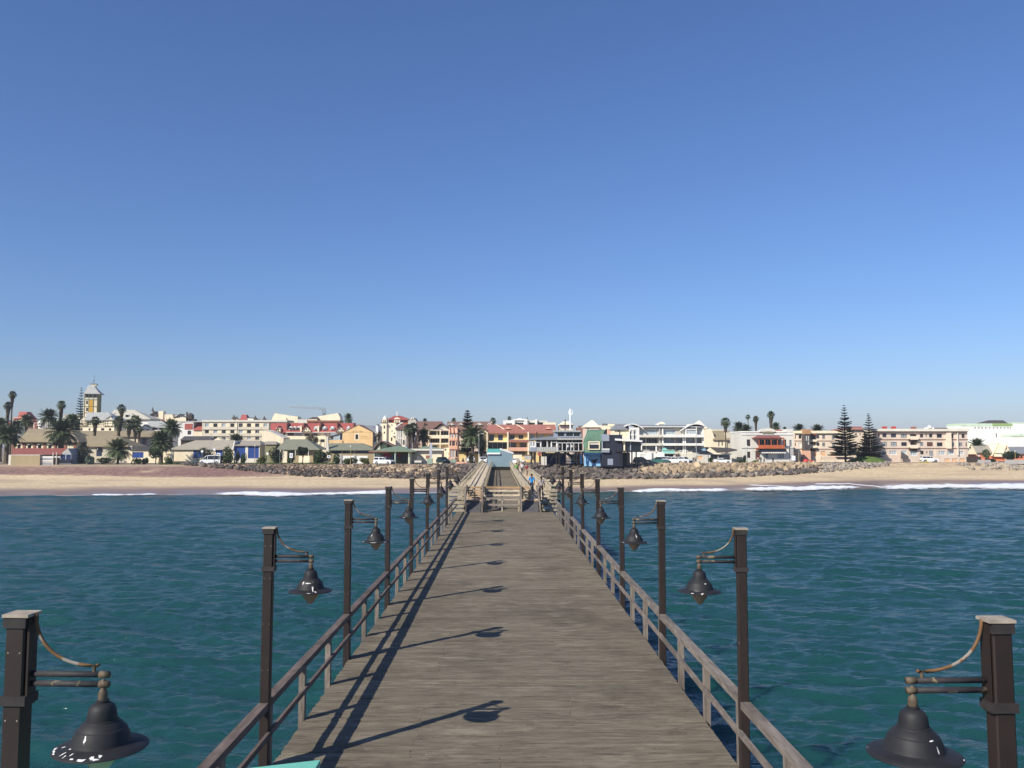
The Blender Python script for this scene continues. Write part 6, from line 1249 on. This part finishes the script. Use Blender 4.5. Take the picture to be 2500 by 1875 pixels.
palm('4', 690, 800, 90, 238, 'd', 'low dark palm against the yellow gable end', 0, tr=.4)
palm('6', 945, 500, 72, 246, 'f', 'tall solitary fan palm left of the white hotel', 110, tr=.22)
palm('6', 1130, 580, 95, 262, 'd', 'bushy date palm just left of the rounded pediment', 0)
palm('6', 1225, 600, 85, 266, 'd', 'second bushy date palm behind the white hotel roof', 0)
palm('6', 1250, 430, 36, 285, 'f', 'thin tall palm with small crown above the white hotel', 30, tr=.2)
palm('6', 1355, 455, 44, 280, 'f', 'shaggy-trunked palm left of the rounded pediment', 170)
palm('6', 1560, 400, 56, 270, 'f', 'tallest shaggy palm above the rounded pediment', 200)
palm('6', 1625, 560, 66, 268, 'd', 'round palm right of the tallest shaggy palm', 0)
palm('6', 1745, 585, 28, 300, 'd', 'tiny palm top beside the white hotel turret', 0)
palm('6', 1940, 600, 90, 264, 'd', 'date palm rising over the cream flats, left one', 0)
palm('7', 365, 905, 150, 266, 'd', 'spiky date palm rising over the cream flats, right one', 0)
palm('8', 1365, 1100, 160, 268, 'd', 'date palm behind the coral cottages', 0)
palm('8', 1530, 1235, 82, 238, 'f', 'small young palm in front of the coral cottages', 0, tr=.16)
def norfolk(seed, h, rad, tiers, gapy, dense, bare=.12, rag=.15, ex=1.0):
    "tiers of level branches: returns crown mesh, unit metres"
    rnd = random.Random(seed); mb = MB()
    for i in range(tiers):
        t = i / (tiers - 1); z = h * lerp(bare, .985, t ** 1.22) + rnd.gauss(0, .10); R0 = rad * rnd.uniform(.86, 1.1) * (1 - t) ** ex * (.75 + .25 * min(1, (t + .08) * 6)) + .12; nb = 7 if t < .8 else 5
        for k in range(nb):
            az = k * 2 * math.pi / nb + i * 1.3 + rnd.uniform(-.15, .15); Lb = R0 * rnd.uniform(1 - rag, 1 + rag * .4); up = lerp(-.06, .42, t) + rnd.gauss(0, .04); d = Vector((math.cos(az), math.sin(az), 0)); s = Vector((-math.sin(az), math.cos(az), 0)); n = max(4, int(Lb * dense))
            pr = None
            for j in range(n + 1):
                q = j / n; p = d * Lb * q + Vector((0, 0, z + Lb * (up * q + .10 * q * q)))
                if pr is not None: mb.bar(pr, p, .10, .09)
                pr = p
                if q > .12:
                    w_ = (.30 + .34 * math.sin(math.pi * min(1, q * .9 + .1))) * min(1.2, .35 + Lb * .28)
                    for sg in (-1, 1):
                        for lift in (.15, .75):
                            tip = p + (s * sg * rnd.uniform(.7, 1.1) + d * .7 + Vector((0, 0, lift * rnd.uniform(.4, 1)))) * w_; a = d * .16; mb.add([p - a, p + a, tip + a * .6, tip - a * .6], [(0, 1, 2, 3)])
    return mb
def pine(reg, x, yt, yb, hw, Y, label, seed, tiers=24, bare=.1, dense=5, rag=.15, ex=.95):
    r = RG[reg]; tp = at(r[0] + x * r[2], r[1] + yt * r[2], Y); zb = STREET - .1; h = tp.z - zb; rad = hw * r[2] * Y / F
    root = thing('norfolk_pine', label, 'pine tree', (tp.x, Y, zb), group='norfolk pines'); MB().tube([(0, 0, h * i / 10) for i in range(11)], [lerp(.32, .03, i / 10) for i in range(11)], 8).build('trunk', BARK, root)
    norfolk(seed, h, rad, tiers, 1, dense, bare, rag, ex).build('crown', PINEG, root); return root
pine('7', 890, 390, 1530, 330, 233, 'taller of two norfolk pines in front of the cream flats', 1, 24, .12, 5, .28)
pine('7', 1368, 555, 1430, 285, 238, 'shorter of two norfolk pines in front of the cream flats', 2, 22, .1, 5, .28)
pine('4', 505, 335, 900, 105, 240, 'dark dense norfolk pine behind the date palm left of the pier', 3, 30, .2, 9, .35, .42)
pine('1', 1048, 340, 720, 125, 312, 'open feathery norfolk pine left of the tower', 4, 20, .35, 5, .35)
def leaf_blob(blobs, n, size, seed):
    rnd = random.Random(seed); mb = MB(); W = [a * b_ * c for _, (a, b_, c) in blobs]
    for i in range(n):
        (c, rr) = rnd.choices(blobs, W)[0]; v = Vector((rnd.gauss(0, 1), rnd.gauss(0, 1), rnd.gauss(0, 1))).normalized() * rnd.uniform(.55, 1.06) ** .6; p = Vector(c) + Vector((v.x * rr[0], v.y * rr[1], v.z * rr[2]))
        a = Vector((rnd.gauss(0, 1), rnd.gauss(0, 1), rnd.gauss(0, 1))).normalized(); b_ = a.cross(Vector((rnd.gauss(0, 1), rnd.gauss(0, 1), rnd.gauss(0, 1)))).normalized(); s = size * rnd.uniform(.6, 1.3)
        mb.add([p - a * s, p - b_ * s * .6, p + a * s, p + b_ * s * .6], [(0, 1, 2, 3)])
    return mb
def bush(reg, x0, x1, y0, y1, Y, m, label, seed, name='bush', n=900, trunk=0, size=.17, cat='bush', group='bushes along the seafront', lobes=6):
    r = RG[reg]; a, c = at(r[0] + x0 * r[2], r[1] + y1 * r[2], Y), at(r[0] + x1 * r[2], r[1] + y0 * r[2], Y); zb = STREET - .05; cxm = (a.x + c.x) / 2; hw = (c.x - a.x) / 2; z0 = max(a.z, STREET) - zb if trunk else 0; z1 = c.z - zb; rnd = random.Random(seed); bl = []
    for i in range(lobes):
        q = rnd.uniform(.42, .62); bl.append(((rnd.uniform(-1, 1) * hw * (1 - q), rnd.uniform(-.5, .5) * hw * .6, lerp(z0, z1, .5) + rnd.uniform(-.5, .5) * (z1 - z0) * (1 - q)), (hw * q, hw * q * .8, (z1 - z0) * .5 * rnd.uniform(.6, .95))))
    root = thing(name, label, cat, (cxm, Y, zb), group=group); leaf_blob(bl, n, size, seed).build('crown', m, root)
    if z0 > .3 or trunk: MB().tube([(0, 0, 0), (.05, 0, max(z0, .4) + .5)], [.14, .09], 7).build('trunk', BARK, root); [MB().tube([(.05, 0, max(z0, .4) * .7), (dx, .1, max(z0, .4) + (z1 - z0) * .5)], [.07, .03], 5).build('limb', BARK, root) for dx in (-hw * .5, hw * .45)]
    else: [MB().tube([(dx * .3, 0, 0), (dx, 0, z1 * .6)], [.05, .02], 5).build('stem', BARK, root) for dx in (-hw * .3, hw * .25)]
    return root
bush('2', 425, 720, 830, 1010, 219, BUSHD, 'dark bush half hidden behind the white van', 1, n=1600)
bush('2', 785, 930, 795, 960, 222, BUSHG, 'tall rounded bush behind the van tail', 2, n=1300)
bush('2', 765, 965, 905, 1030, 214, BUSHG, 'broad bright bush directly right of the van', 3, n=1500)
bush('2', 940, 1030, 905, 1010, 217, BUSHD, 'small dark bush left of the blue doors', 4, n=700)
bush('2', 1035, 1130, 935, 1020, 215, BUSHG, 'small bush below the blue garage door', 5, n=700)
bush('2', 1395, 1620, 830, 985, 220, BUSHD, 'dark spreading tree at the left corner of the sage-roofed house', 6, 'small_tree', 1800, cat='tree')
bush('2', 1660, 1800, 890, 1010, 217, BUSHG, 'green bush behind the white road sign', 7, n=900)
bush('2', 1800, 1955, 835, 950, 219, BUSHD, 'round-topped tree with bare stem before the sage-roofed house', 8, 'small_tree', 1500, 1, cat='tree')
bush('2', 1990, 2212, 880, 1010, 218, BUSHD, 'dark bush right of the sage-roofed house', 9, n=1600)
bush('2', 1860, 2130, 660, 840, 246, TWIG, 'brownish thin-leaved tree before the red-roofed hotel', 10, 'small_tree', 2200, 1, size=.16, cat='tree')
bush('3', 80, 330, 890, 1010, 217, BUSHG, 'wide green bush left of the lamp standard by the cafe', 11, n=1500)
bush('3', 330, 470, 940, 1030, 215, BUSHG, 'low green bush in front of the cafe wall', 12, n=900)
bush('3', 470, 700, 985, 1045, 214, BUSHG, 'long low hedge in front of the white garden wall', 13, 'hedge', 1200)
bush('3', 700, 860, 990, 1045, 214, BUSHY, 'yellowish low hedge beside the market kiosk', 14, 'hedge', 900)
bush('2', 1240, 1400, 960, 1020, 214, BUSHY, 'low yellow-green shrub beside the blue garage doors', 15, n=800)
bush('1', 920, 1240, 1090, 1280, 221, BUSHD, 'large dark shrub between museum and warehouse', 16, n=2200)
bush('1', 1090, 1220, 1215, 1310, 214, mat('agave_leaf', (.10,.13,.10), .6, .2, 2, objvar=.2), 'grey-green agave clump on the edge of the lawn', 17, n=700, size=.3)
bush('1', 1900, 2110, 1130, 1250, 219, BUSHG, 'wind-bent tree beside the blue gate', 18, 'small_tree', 1500, 1, cat='tree')
bush('1', 1820, 1920, 1240, 1310, 214, BUSHD, 'small dark bush below the blue gate', 19, n=600)
bush('1', 1690, 1830, 1255, 1320, 213, BUSHG, 'low green ground bush left of the small dark one', 20, n=700)
bush('1', 2100, 2230, 1240, 1320, 213, BUSHG, 'low bush under the stocky date palm', 21, n=700)
bush('1', 1240, 1480, 1255, 1310, 213, BUSHD, 'low dark ground bush left of the young date palm', 22, n=900)
bush('3', 915, 990, 530, 650, 262, BUSHD, 'dark tree beside the domed white tower', 23, 'small_tree', 900, 1, cat='tree')
bush('3', 1430, 1530, 640, 800, 240, mat('purple_bush', (.06,.035,.045), .7, .3, 1, objvar=.2), 'purple flowering bush behind the fan palms', 24, 'small_tree', 1000, cat='tree')
bush('3', 1520, 1640, 600, 830, 250, BUSHD, 'dark tree left of the cream balcony flats', 25, 'small_tree', 1600, cat='tree')
bush('3', 930, 1000, 620, 760, 240, TWIG, 'leafless tree beside the orange hotel', 26, 'small_tree', 350, 1, cat='tree')
bush('4', 640, 740, 640, 930, 237, BUSHD, 'tall dark shrub at the yellow gable end', 27, 'small_tree', 1500, cat='tree')
bush('4', 515, 600, 890, 975, 226, TWIG, 'olive shrub under the large date palm', 28, n=600)
bush('6', 240, 370, 905, 975, 232, TWIG, 'reddish shrub on the terrace of the white flats', 29, n=700)
bush('6', 715, 795, 985, 1045, 224, BUSHG, 'rounded bush left of the white car', 30, n=600)
bush('6', 1180, 1240, 960, 1010, 226, BUSHD, 'dark bush at the corner of the white hotel', 31, n=450)
bush('6', 1110, 1260, 1015, 1050, 221, BUSHG, 'flat hedge in front of the white hotel yard', 32, 'hedge', 700)
bush('6', 1270, 1400, 1020, 1055, 221, BUSHY, 'low hedge in front of the white hotel door', 33, 'hedge', 600)
bush('8', 1780, 2190, 1200, 1340, 241, BUSHD, 'broad round-topped tree in front of the coral cottages', 34, 'small_tree', 2600, 1, cat='tree', lobes=8)
bush('8', 1560, 1700, 1330, 1400, 238, BUSHG, 'low bush beside the small young palm', 35, n=600)
bush('8', 1870, 2120, 1370, 1425, 238, BUSHG, 'low green hedge at the far right', 36, 'hedge', 900)
# grass mound under the pines and turf tufts on the left
def mound(name, x0, x1, yt, yb, Y, m, reg):
    r = RG[reg]; a, c = at(r[0] + x0*r[2], r[1] + yb*r[2], Y), at(r[0] + x1*r[2], r[1] + yt*r[2], Y); hx = (c.x - a.x) / 2; xm_ = (a.x + c.x) / 2; H = c.z - STREET + .6; mb = MB(); n = 36; rr = 8
    for i in range(rr + 1):
        q = i / rr
        for k in range(n):
            t = k * 2 * math.pi / n; w_ = 1 + .10 * noise.noise(Vector((math.cos(t) * 2, math.sin(t) * 2, 3))); mb.v.append((xm_ + hx * q * w_ * math.cos(t), Y + 5 + 5 * q * w_ * math.sin(t), STREET - .1 + H * (1 - q ** 2.4) + .05 * noise.noise(Vector((i, k * .5, 1)))))
    mb.f = [(i*n+k, i*n+(k+1) % n, (i+1)*n+(k+1) % n, (i+1)*n+k) for i in range(rr) for k in range(n)]; return tag(mb.build(name, m, smooth=True), kind='structure')
mound('grass_mound', 1080, 1900, 1435, 1560, 232, mat('green_turf', (.09,.135,.03), .95, .3, 1.2, bump=.1, bscale=6), '7')
rnd = random.Random(77); mb = MB()
for i in range(5200):
    px = rnd.uniform(395, 830); c_ = shore(px)[2]; Y = c_ + rnd.uniform(1.2, 12); X = (px - 1233) / F * Y; h = rnd.uniform(.12, .42); a = rnd.uniform(0, 6.28); s = Vector((math.cos(a), math.sin(a), 0)) * .10; p = Vector((X, Y, STREET)); mb.add([p - s, p + s, p + s * .3 + Vector((rnd.gauss(0, .08), rnd.gauss(0, .08), h))], [(0, 1, 2)])
tag(mb.build('grass_tufts', mat('tuft', (.09,.12,.03), .9, .4, .7, objvar=.25), None), kind='stuff', label='rough green grass along the top of the boulders', cat='grass')

# ------------------------------------------------------------------ vehicles
TYRE = mat('tyre', (.015,.015,.016), .9, .1, 3); RIM = mat('wheel_rim', (.35,.35,.36), .4, .1, 3, metal=.6); CGL = mat('car_glass', (.012,.014,.018), .08, .05, 2, spec=.6); LAMPW = mat('headlamp', (.7,.7,.68), .2, .05, 3); LAMPR = mat('tail_lamp', (.35,.02,.02), .3, .05, 3); BUMP_ = mat('black_plastic', (.03,.03,.032), .7, .1, 3)
def paint(c): return mat('car_paint_%d_%d_%d' % tuple(int(q * 99) for q in c), c, .3, .03, 1, spec=.55)
PROF = {'sedan': (4.5, 1.74, [(-2.25,.42),(-2.22,.80),(-1.75,.95),(1.0,.95),(1.7,.88),(2.18,.70),(2.25,.45)], [(-1.65,.95),(-.95,1.40),(.15,1.44),(1.0,.95)]),
        'suv': (4.6, 1.85, [(-2.3,.50),(-2.28,1.0),(-2.15,1.12),(1.0,1.10),(1.9,1.02),(2.25,.85),(2.3,.5)], [(-2.12,1.12),(-1.9,1.68),(-.1,1.74),(.35,1.68),(1.05,1.10)]),
        'pickup': (5.2, 1.85, [(-2.6,.58),(-2.58,1.08),(1.2,1.10),(2.1,1.04),(2.55,.88),(2.6,.55)], [(-.95,1.10),(-.75,1.72),(.25,1.74),(1.2,1.10)]),
        'canopy': (5.2, 1.85, [(-2.6,.58),(-2.58,1.08),(1.2,1.10),(2.1,1.04),(2.55,.88),(2.6,.55)], [(-2.55,1.10),(-2.45,1.78),(.25,1.76),(1.2,1.10)]),
        'van': (5.3, 1.9, [(-2.65,.42),(-2.65,1.15),(1.9,1.15),(2.45,.95),(2.63,.62),(2.65,.42)], [(-2.64,1.15),(-2.58,2.1),(-2.35,2.25),(.4,2.25),(1.05,2.05),(1.95,1.15)])}
def vehicle(kind, colr, x, y, heading, label, group='vehicles parked on the seafront', z=STREET + .02):
    Ln, W, body, cab = PROF[kind]; root = thing({'van': 'minibus', 'canopy': 'pickup_truck', 'pickup': 'pickup_truck'}.get(kind, 'car'), label, 'car' if kind in ('sedan', 'suv') else 'van' if kind == 'van' else 'pickup', (x, y, z), heading, group)
    m = paint(colr); hw = W / 2
    def shell(prof, w_of, mm, name, par):
        n = len(prof); mb = MB(); secs = [-1, -.86, .86, 1]; vs = []
        for s in secs:
            for px_, pz in prof: k = .965 if abs(s) == 1 else 1; vs.append((px_ * (1 if abs(s) < 1 else .985), s * w_of(pz), (pz - .5) * k + .5 if abs(s) == 1 else pz))
        fs = [(i*n+j, i*n+(j+1) % n, (i+1)*n+(j+1) % n, (i+1)*n+j) for i in range(3) for j in range(n)] + [tuple(range(n)), tuple(range(4*n-1, 3*n-1, -1))]
        o = mb.add(vs, fs).build(name, mm, par); return o
    bd_ = shell([(body[0][0], .26)] + body + [(body[-1][0], .26)], lambda z_: hw, m, 'body', root)
    zb, zt = cab[0][1], max(p[1] for p in cab); wo = lambda z_: hw * lerp(.955, .80 if kind != 'van' else .88, (z_ - zb) / (zt - zb)); shell(cab, wo, m, 'cabin', root)
    def side_win(x0, x1, name='window'):
        z0, z1 = zb + .05, zt - .12
        def lim(xx, zz):
            lo = interp([(p[1], p[0]) for p in sorted(cab[:len(cab)//2 + (len(cab) % 2)], key=lambda p: p[1])], zz); hi = interp([(p[1], p[0]) for p in sorted(cab[len(cab)//2:], key=lambda p: p[1])], zz); return max(lo + .08, min(hi - .08, xx))
        for s in (-1, 1):
            P = [(lim(x0, z0), z0), (lim(x1, z0), z0), (lim(x1, z1), z1), (lim(x0, z1), z1)]; MB().add([(a, s * (wo(c) + .012), c) for a, c in P], [(0, 1, 2, 3)]).build(name, CGL, root)
    if kind == 'van': side_win(-2.5, .45); side_win(.55, 1.9)
    elif kind == 'pickup': side_win(-.75, .05); side_win(.12, 1.1)
    elif kind == 'canopy': side_win(-2.4, -1.15); side_win(-.95, .0); side_win(.07, 1.1)
    else: side_win(-2.0, -.95); side_win(-.88, .05); side_win(.12, 1.1)
    for (a, c), nm in (((cab[-2], cab[-1]), 'windscreen'), ((cab[1], cab[0]), 'rear_window')):
        d = .02 if nm == 'windscreen' else -.02; P = []
        for t, sg in ((.1, -1), (.1, 1), (.92, 1), (.92, -1)):
            if nm == 'rear_window' and t > .9: t = .7
            xx, zz = lerp(a[0], c[0], t), lerp(a[1], c[1], t); P.append((xx + d, sg * wo(zz) * .88, zz + .015))
        MB().add(P, [(0, 1, 2, 3)]).build(nm, CGL, root)
    fx, rx = (Ln / 2 - .85), -(Ln / 2 - .95); rw = .33 if kind == 'sedan' else .37
    for wx in (fx, rx):
        for s in (-1, 1):
            t = MB().tube([(wx, s * (hw - .20), rw), (wx, s * (hw + .012), rw)], rw, 18).build('wheel', TYRE, root); MB().tube([(wx, s * (hw - .02), rw), (wx, s * (hw + .022), rw)], rw * .62, 14).build('rim', RIM, t)
            MB().tube([(wx, s * (hw - .05), rw), (wx, s * (hw + .006), rw)], rw * 1.14, 18).build('wheel_arch', BUMP_, root)
    fz = body[-2][1]
    for s in (-1, 1): MB().box(Ln/2 - .12, Ln/2 - .005, s*hw*.72 - .16, s*hw*.72 + .16, fz - .12, fz + .06).build('headlight', LAMPW, root); MB().box(-Ln/2 - .012, -Ln/2 + .06, s*hw*.85 - .1, s*hw*.85 + .1, .72, 1.0).build('tail_light', LAMPR, root); MB().box(.85, 1.0, s*(hw+.02) - .09, s*(hw+.02) + .09, zb + .02, zb + .18).build('mirror', m, root)
    MB().box(Ln/2 - .05, Ln/2 + .03, -hw*.9, hw*.9, .30, .52).build('front_bumper', BUMP_, root); MB().box(-Ln/2 - .03, -Ln/2 + .05, -hw*.9, hw*.9, .32, .55).build('rear_bumper', BUMP_, root); MB().box(Ln/2 + .0, Ln/2 + .015, -.42, .42, .55, .70).build('grille', BUMP_, root)
    return root
def vat(reg, x, Y): r = RG[reg]; return at(r[0] + x * r[2], 1130, Y).x
WH = (.78,.78,.77)
vehicle('van', WH, vat('2', 632, 214), 214, R(180), 'white high-roof minibus parked behind the left boulders', z=STREET)
vehicle('canopy', WH, vat('3', 1040, 212), 212, R(-28), 'white pickup with canopy in front of the market kiosk')
vehicle('suv', (.012,.03,.035), vat('3', 1835, 219), 219, R(-60), 'dark teal car parked left of the pier entrance')
vehicle('suv', WH, vat('4', 553, 230), 230, R(-90), 'white car nose-on under the large date palm')
vehicle('suv', WH, vat('4', 718, 221), 221, R(-90), 'white car nose-on right beside the left walkway')
vehicle('sedan', WH, vat('4', 1165, 221), 221, R(-12), 'white saloon car just right of the pier hut')
vehicle('suv', (.012,.013,.018), vat('5', 1755, 219), 219, R(-8), 'black car under the glass dining box')
vehicle('pickup', (.05,.16,.14), vat('6', 35, 220), 220, R(180), 'green pickup behind the pale sandstone boulders')
vehicle('suv', WH, vat('6', 165, 227), 227, R(8), 'white estate car, leftmost of the three by the white flats')
vehicle('suv', WH, vat('6', 268, 221), 221, R(-18), 'white SUV in the middle of the three by the white flats')
vehicle('suv', WH, vat('6', 385, 224), 224, R(-50), 'white SUV, rightmost of the three by the white flats')
vehicle('sedan', WH, vat('6', 900, 220), 220, R(-4), 'white saloon parked alone left of the white hotel')
vehicle('suv', WH, vat('8', 505, 238), 238, R(-6), 'white SUV in front of the corner flats at the right')
vehicle('sedan', (.5,.03,.03), vat('6', 2010, 224), 224, R(170), 'low red car behind the grey boulders') if False else None

# ------------------------------------------------------------------ street furniture
POLEG = mat('galvanised_pole', (.34,.36,.35), .6, .1, 2); POLEY = mat('ochre_pole', (.42,.30,.12), .7, .15, 2); SIGNW = mat('sign_white', (.78,.79,.78), .5, .04, 2); SIGNB = mat('sign_print', (.05,.06,.09), .6, .1, 3); POLEN = mat('sage_pole', (.22,.28,.23), .6, .1, 2)
def pole(reg, x, y0, Y, m, label, name='lamp_standard', r=.06, head=None, cat='street lamp', group='poles along the promenade'):
    g = RG[reg]; a = at(g[0] + x*g[2], g[1] + y0*g[2], Y); root = thing(name, label, cat, (a.x, Y, STREET - .1), group=group); h = a.z - STREET + .1; MB().tube([(0,0,0),(0,0,h)], [r*1.2, r*.8], 8).build('pole', m, root)
    if head == 'ball': MB().lathe([(.02,.22),(.13,.16),(.17,.05),(.13,-.05),(.05,-.1)], 10, (0,0,h)).build('lamp_globe', SIGNW, root, smooth=True)
    if head == 'arm': MB().tube([(0,0,h),(.25,0,h+.15),(.9,0,h+.18)], .04, 6).build('arm', m, root); MB().box(.7, 1.25, -.1, .1, h+.12, h+.22).build('lamp_head', SIGNW, root)
    if head == 'sign': s = MB().box(-.38, .38, -.09, -.06, h-1.15, h).build('sign_plate', SIGNW, root); MB().box(-.07, .07, -.10, -.092, h-.95, h-.2).build('sign_mark', SIGNB, s); MB().box(-.16, .16, -.10, -.092, h-.62, h-.52).build('sign_mark', SIGNB, s)
    if head == 'wide': s = MB().box(-.42, .42, -.09, -.06, h-.62, h).build('sign_plate', SIGNW, root); MB().box(-.25, .25, -.10, -.092, h-.45, h-.2).build('sign_mark', SIGNB, s)
    if head == 'disc': MB().tube([(0,-.09,h-.2),(0,-.05,h-.2)], .3, 18).build('sign_disc', SIGNW, root)
    return root
pole('2', 1230, 822, 211.5, POLEY, 'ochre and grey lamp standard in front of the blue garage doors', head='ball')
pole('2', 640, 590, 228, POLEG, 'tall thin grey pole before the cream apartment block', name='mast')
pole('2', 1568, 850, 213, POLEN, 'slim grey-green pole at the dark spreading tree', name='post', r=.05)
pole('2', 1720, 920, 211.3, POLEN, 'white upright road sign on a post by the boulders', name='road_sign', head='sign', r=.04, cat='road sign')
pole('2', 1400, 915, 212, POLEG, 'round sign disc facing the boulders', name='road_sign', head='disc', r=.04, cat='road sign')
pole('2', 683, 860, 213, POLEG, 'grey parking sign post above the van', name='road_sign', r=.06, cat='road sign', head='disc')
pole('2', 740, 918, 210.5, POLEG, 'white panel on a post at the tail of the van', name='road_sign', r=.05, cat='road sign', head='wide')
pole('2', 518, 885, 216, POLEG, 'white disc sign on the blue door side of the van', name='road_sign', r=.04, cat='road sign', head='disc')
pole('2', 110, 870, 213, POLEG, 'thin pole at the left end of the beige-roofed shed', name='post', r=.05)
pole('3', 293, 950, 211.3, POLEN, 'white square road sign before the cafe', name='road_sign', head='wide', r=.04, cat='road sign')
pole('3', 587, 830, 211.5, POLEY, 'ochre lamp standard in front of the cafe wall', head='ball')
pole('3', 235, 780, 224, POLEG, 'pale pole beside the cafe chimney breast', name='post', r=.07)
pole('3', 1196, 870, 213, POLEN, 'green pole in front of the market kiosk', name='post', r=.07)
pole('3', 1080, 440, 226, mat('timber_pole', (.30,.25,.19), .9, .2, 2), 'tall timber pole by the domed tower house', name='mast', r=.14)
pole('3', 1350, 640, 236, POLEG, 'thin pole in front of the two fan palms', name='mast', r=.06)
pole('4', 660, 665, 226, POLEG, 'street lamp with curved arm left of the yellow terrace', head='arm', r=.07)
pole('4', 1083, 740, 232, POLEG, 'thin street lamp in front of the salmon balcony', head='arm', r=.05)
pole('5', 1905, 890, 213, POLEN, 'green post in front of the terrace of the white flats', name='post', r=.06)
pole('6', 415, 880, 226, POLEG, 'thin pole beside the rightmost white SUV', name='post', r=.05)
pole('6', 550, 640, 224, POLEG, 'tall pole at the corner of the white flats', name='mast', r=.07)
pole('6', 1237, 830, 215, POLEN, 'sage lamp standard before the white hotel', head='ball')
pole('6', 1935, 900, 225, POLEY, 'ochre post right of the white notice board', name='post', r=.06)
pole('7', 1000, 1285, 232, POLEG, 'lamp standard with ball top between the two pines', head='ball')
pole('7', 512, 1395, 230, POLEG, 'short grey post left of the taller pine', name='post', r=.06)
pole('8', 2050, 1195, 238, POLEY, 'ochre lamp standard before the round-topped tree', head='ball')
b = Bd('notice_board', 'blank white notice board on two legs right of the white hotel', 'sign board', 225, '6', 1865); b.slab(1840, 955, 1890, 1018, SIGNW, 'panel', .05, .05); b.tubev(1848, 1018, 1045, .06, POLEG, 'leg'); b.tubev(1884, 1018, 1045, .06, POLEG, 'leg')
b = Bd('info_pylon', 'leaning grey advertising pylon on a sage box left of the pier', 'sign', 213, '3', 1665); b.poly([(1652,985),(1650,900),(1655,800),(1672,775),(1688,800),(1685,900),(1682,985)], .3, mat('pylon_grey', (.42,.43,.47), .6, .1, 1), 'pylon'); b.slab(1625, 990, 1692, 1062, wm('sage_box', (.26,.34,.26)), 'base', .8, .6); b.slab(1605, 950, 1650, 1000, BRK, 'red_board', .2, -.1)
b = Bd('tent_board', 'grey triangular tent board before the cream kiosk', 'sign', 214, '3', 1520); b.poly([(1462,1030),(1497,945),(1585,1048),(1560,1050),(1540,1040)], .5, mat('tent_grey', (.10,.095,.09), .9, .2, 2), 'panel'); b.slab(1450, 1020, 1545, 1045, OFFW, 'base', .5, 0)
b = Bd('planter_block', 'sage concrete block beside the cars at the pier entrance', 'block', 212, '4', 310); b.slab(278, 1000, 350, 1045, wm('sage_box', (0,0,0)), 'block', .5, .5); b.slab(345, 1035, 500, 1060, SAL, 'kerb', .4, .2); b.cone(378, 990, 1035, 44, DT, 'cypress'); b.cone(445, 978, 1035, 44, DT, 'cypress'); b.slab(475, 985, 500, 1030, GRY, 'bin', .3, .3)
b = Bd('yellow_barrier', 'low yellow barrier frame on the sand by the white SUV', 'barrier', 234, '8', 430)
bars(b, [(330,1385,500,1385),(330,1440,500,1440),(335,1380,335,1445),(410,1380,410,1450),(465,1330,465,1450),(495,1380,495,1450)], .14, mat('yellow_paint', (.55,.45,.10), .7, .1, 2), 'rail'); b.slab(340, 1390, 490, 1436, BEI, 'panel', -.1, .15)
b = Bd('red_hull', 'upturned red plastic boat lying behind the grey boulders', 'boat', 226, '6', 2060); b.lathe(2030, [(1,1000),(26,1008),(34,1022),(30,1040)], mat('red_plastic', (.60,.05,.04), .5, .1, 2), 'hull'); b.slab(2050, 1018, 2125, 1042, mat('red_plastic', (0,0,0)), 'hull_side', .5, .4)
for i, (rg, x, Y, sh, lg, lb) in enumerate((('6',1425,224,(.04,.04,.05),(.05,.05,.07),'pedestrian in black nearest the orange balcony door'), ('6',1470,222,(.09,.10,.06),(.04,.04,.05),'pedestrian in olive jacket before the white hotel'), ('6',1590,221,(.02,.02,.025),(.03,.03,.035),'pedestrian in long black coat before the white hotel awning'), ('6',520,219,(.03,.03,.035),(.05,.05,.06),'pedestrian in dark clothes left of the road near the three white cars'), ('6',545,219.6,(.05,.045,.05),(.03,.03,.04),'second pedestrian in dark clothes standing close beside the first'), ('6',1385,227,(.60,.35,.30),(.05,.05,.06),'person in pink top standing at the hotel door'), ('4',350,226,(.03,.03,.04),(.04,.04,.05),'person in dark clothes before the salmon house'))):
    person(vat(rg, x, Y), Y, STREET + .02, R(i * 67), 1.72, sh, lg, lb, i % 2, group='people on the promenade')
DK = at(1350, 1030 + 735 * .09946, 205).z + .02
for i, (x, sh) in enumerate(((720,(.05,.06,.09)),(760,(.20,.22,.28)),(875,(.40,.44,.50)),(960,(.05,.05,.06)),(1110,(.10,.12,.22)),(1150,(.45,.35,.30)),(1270,(.42,.25,.20)),(1360,(.04,.06,.04)))):
    person(vat('S', x, 206), 206 + (i % 2) * .8, DK, R(40 * i), 1.7, sh, (.04,.045,.06), '%s guest from the left on the restaurant terrace, wearing a %s top' % (['first','second','third','fourth','fifth','sixth','seventh','eighth'][i], ['navy','grey-blue','pale blue','black','dark blue','beige','rose','dark green'][i]), i % 2, stride=.04, group='guests on the restaurant terrace')
# ------------------------------------------------------------------ thin sea haze over the whole bay
hm = bpy.data.materials.new('haze'); hm.use_nodes = True; hn = hm.node_tree; hn.nodes.remove(hn.nodes['Principled BSDF'])
pv = hn.nodes.new('ShaderNodeVolumePrincipled'); pv.inputs['Color'].default_value = (.86,.90,.96,1); pv.inputs['Density'].default_value = .00022; pv.inputs['Anisotropy'].default_value = .2
hn.links.new(pv.outputs[0], hn.nodes['Material Output'].inputs['Volume'])
tag(MB().box(-9500, 9500, -9500, 12000, -8, 48).build('haze', hm), kind='stuff')
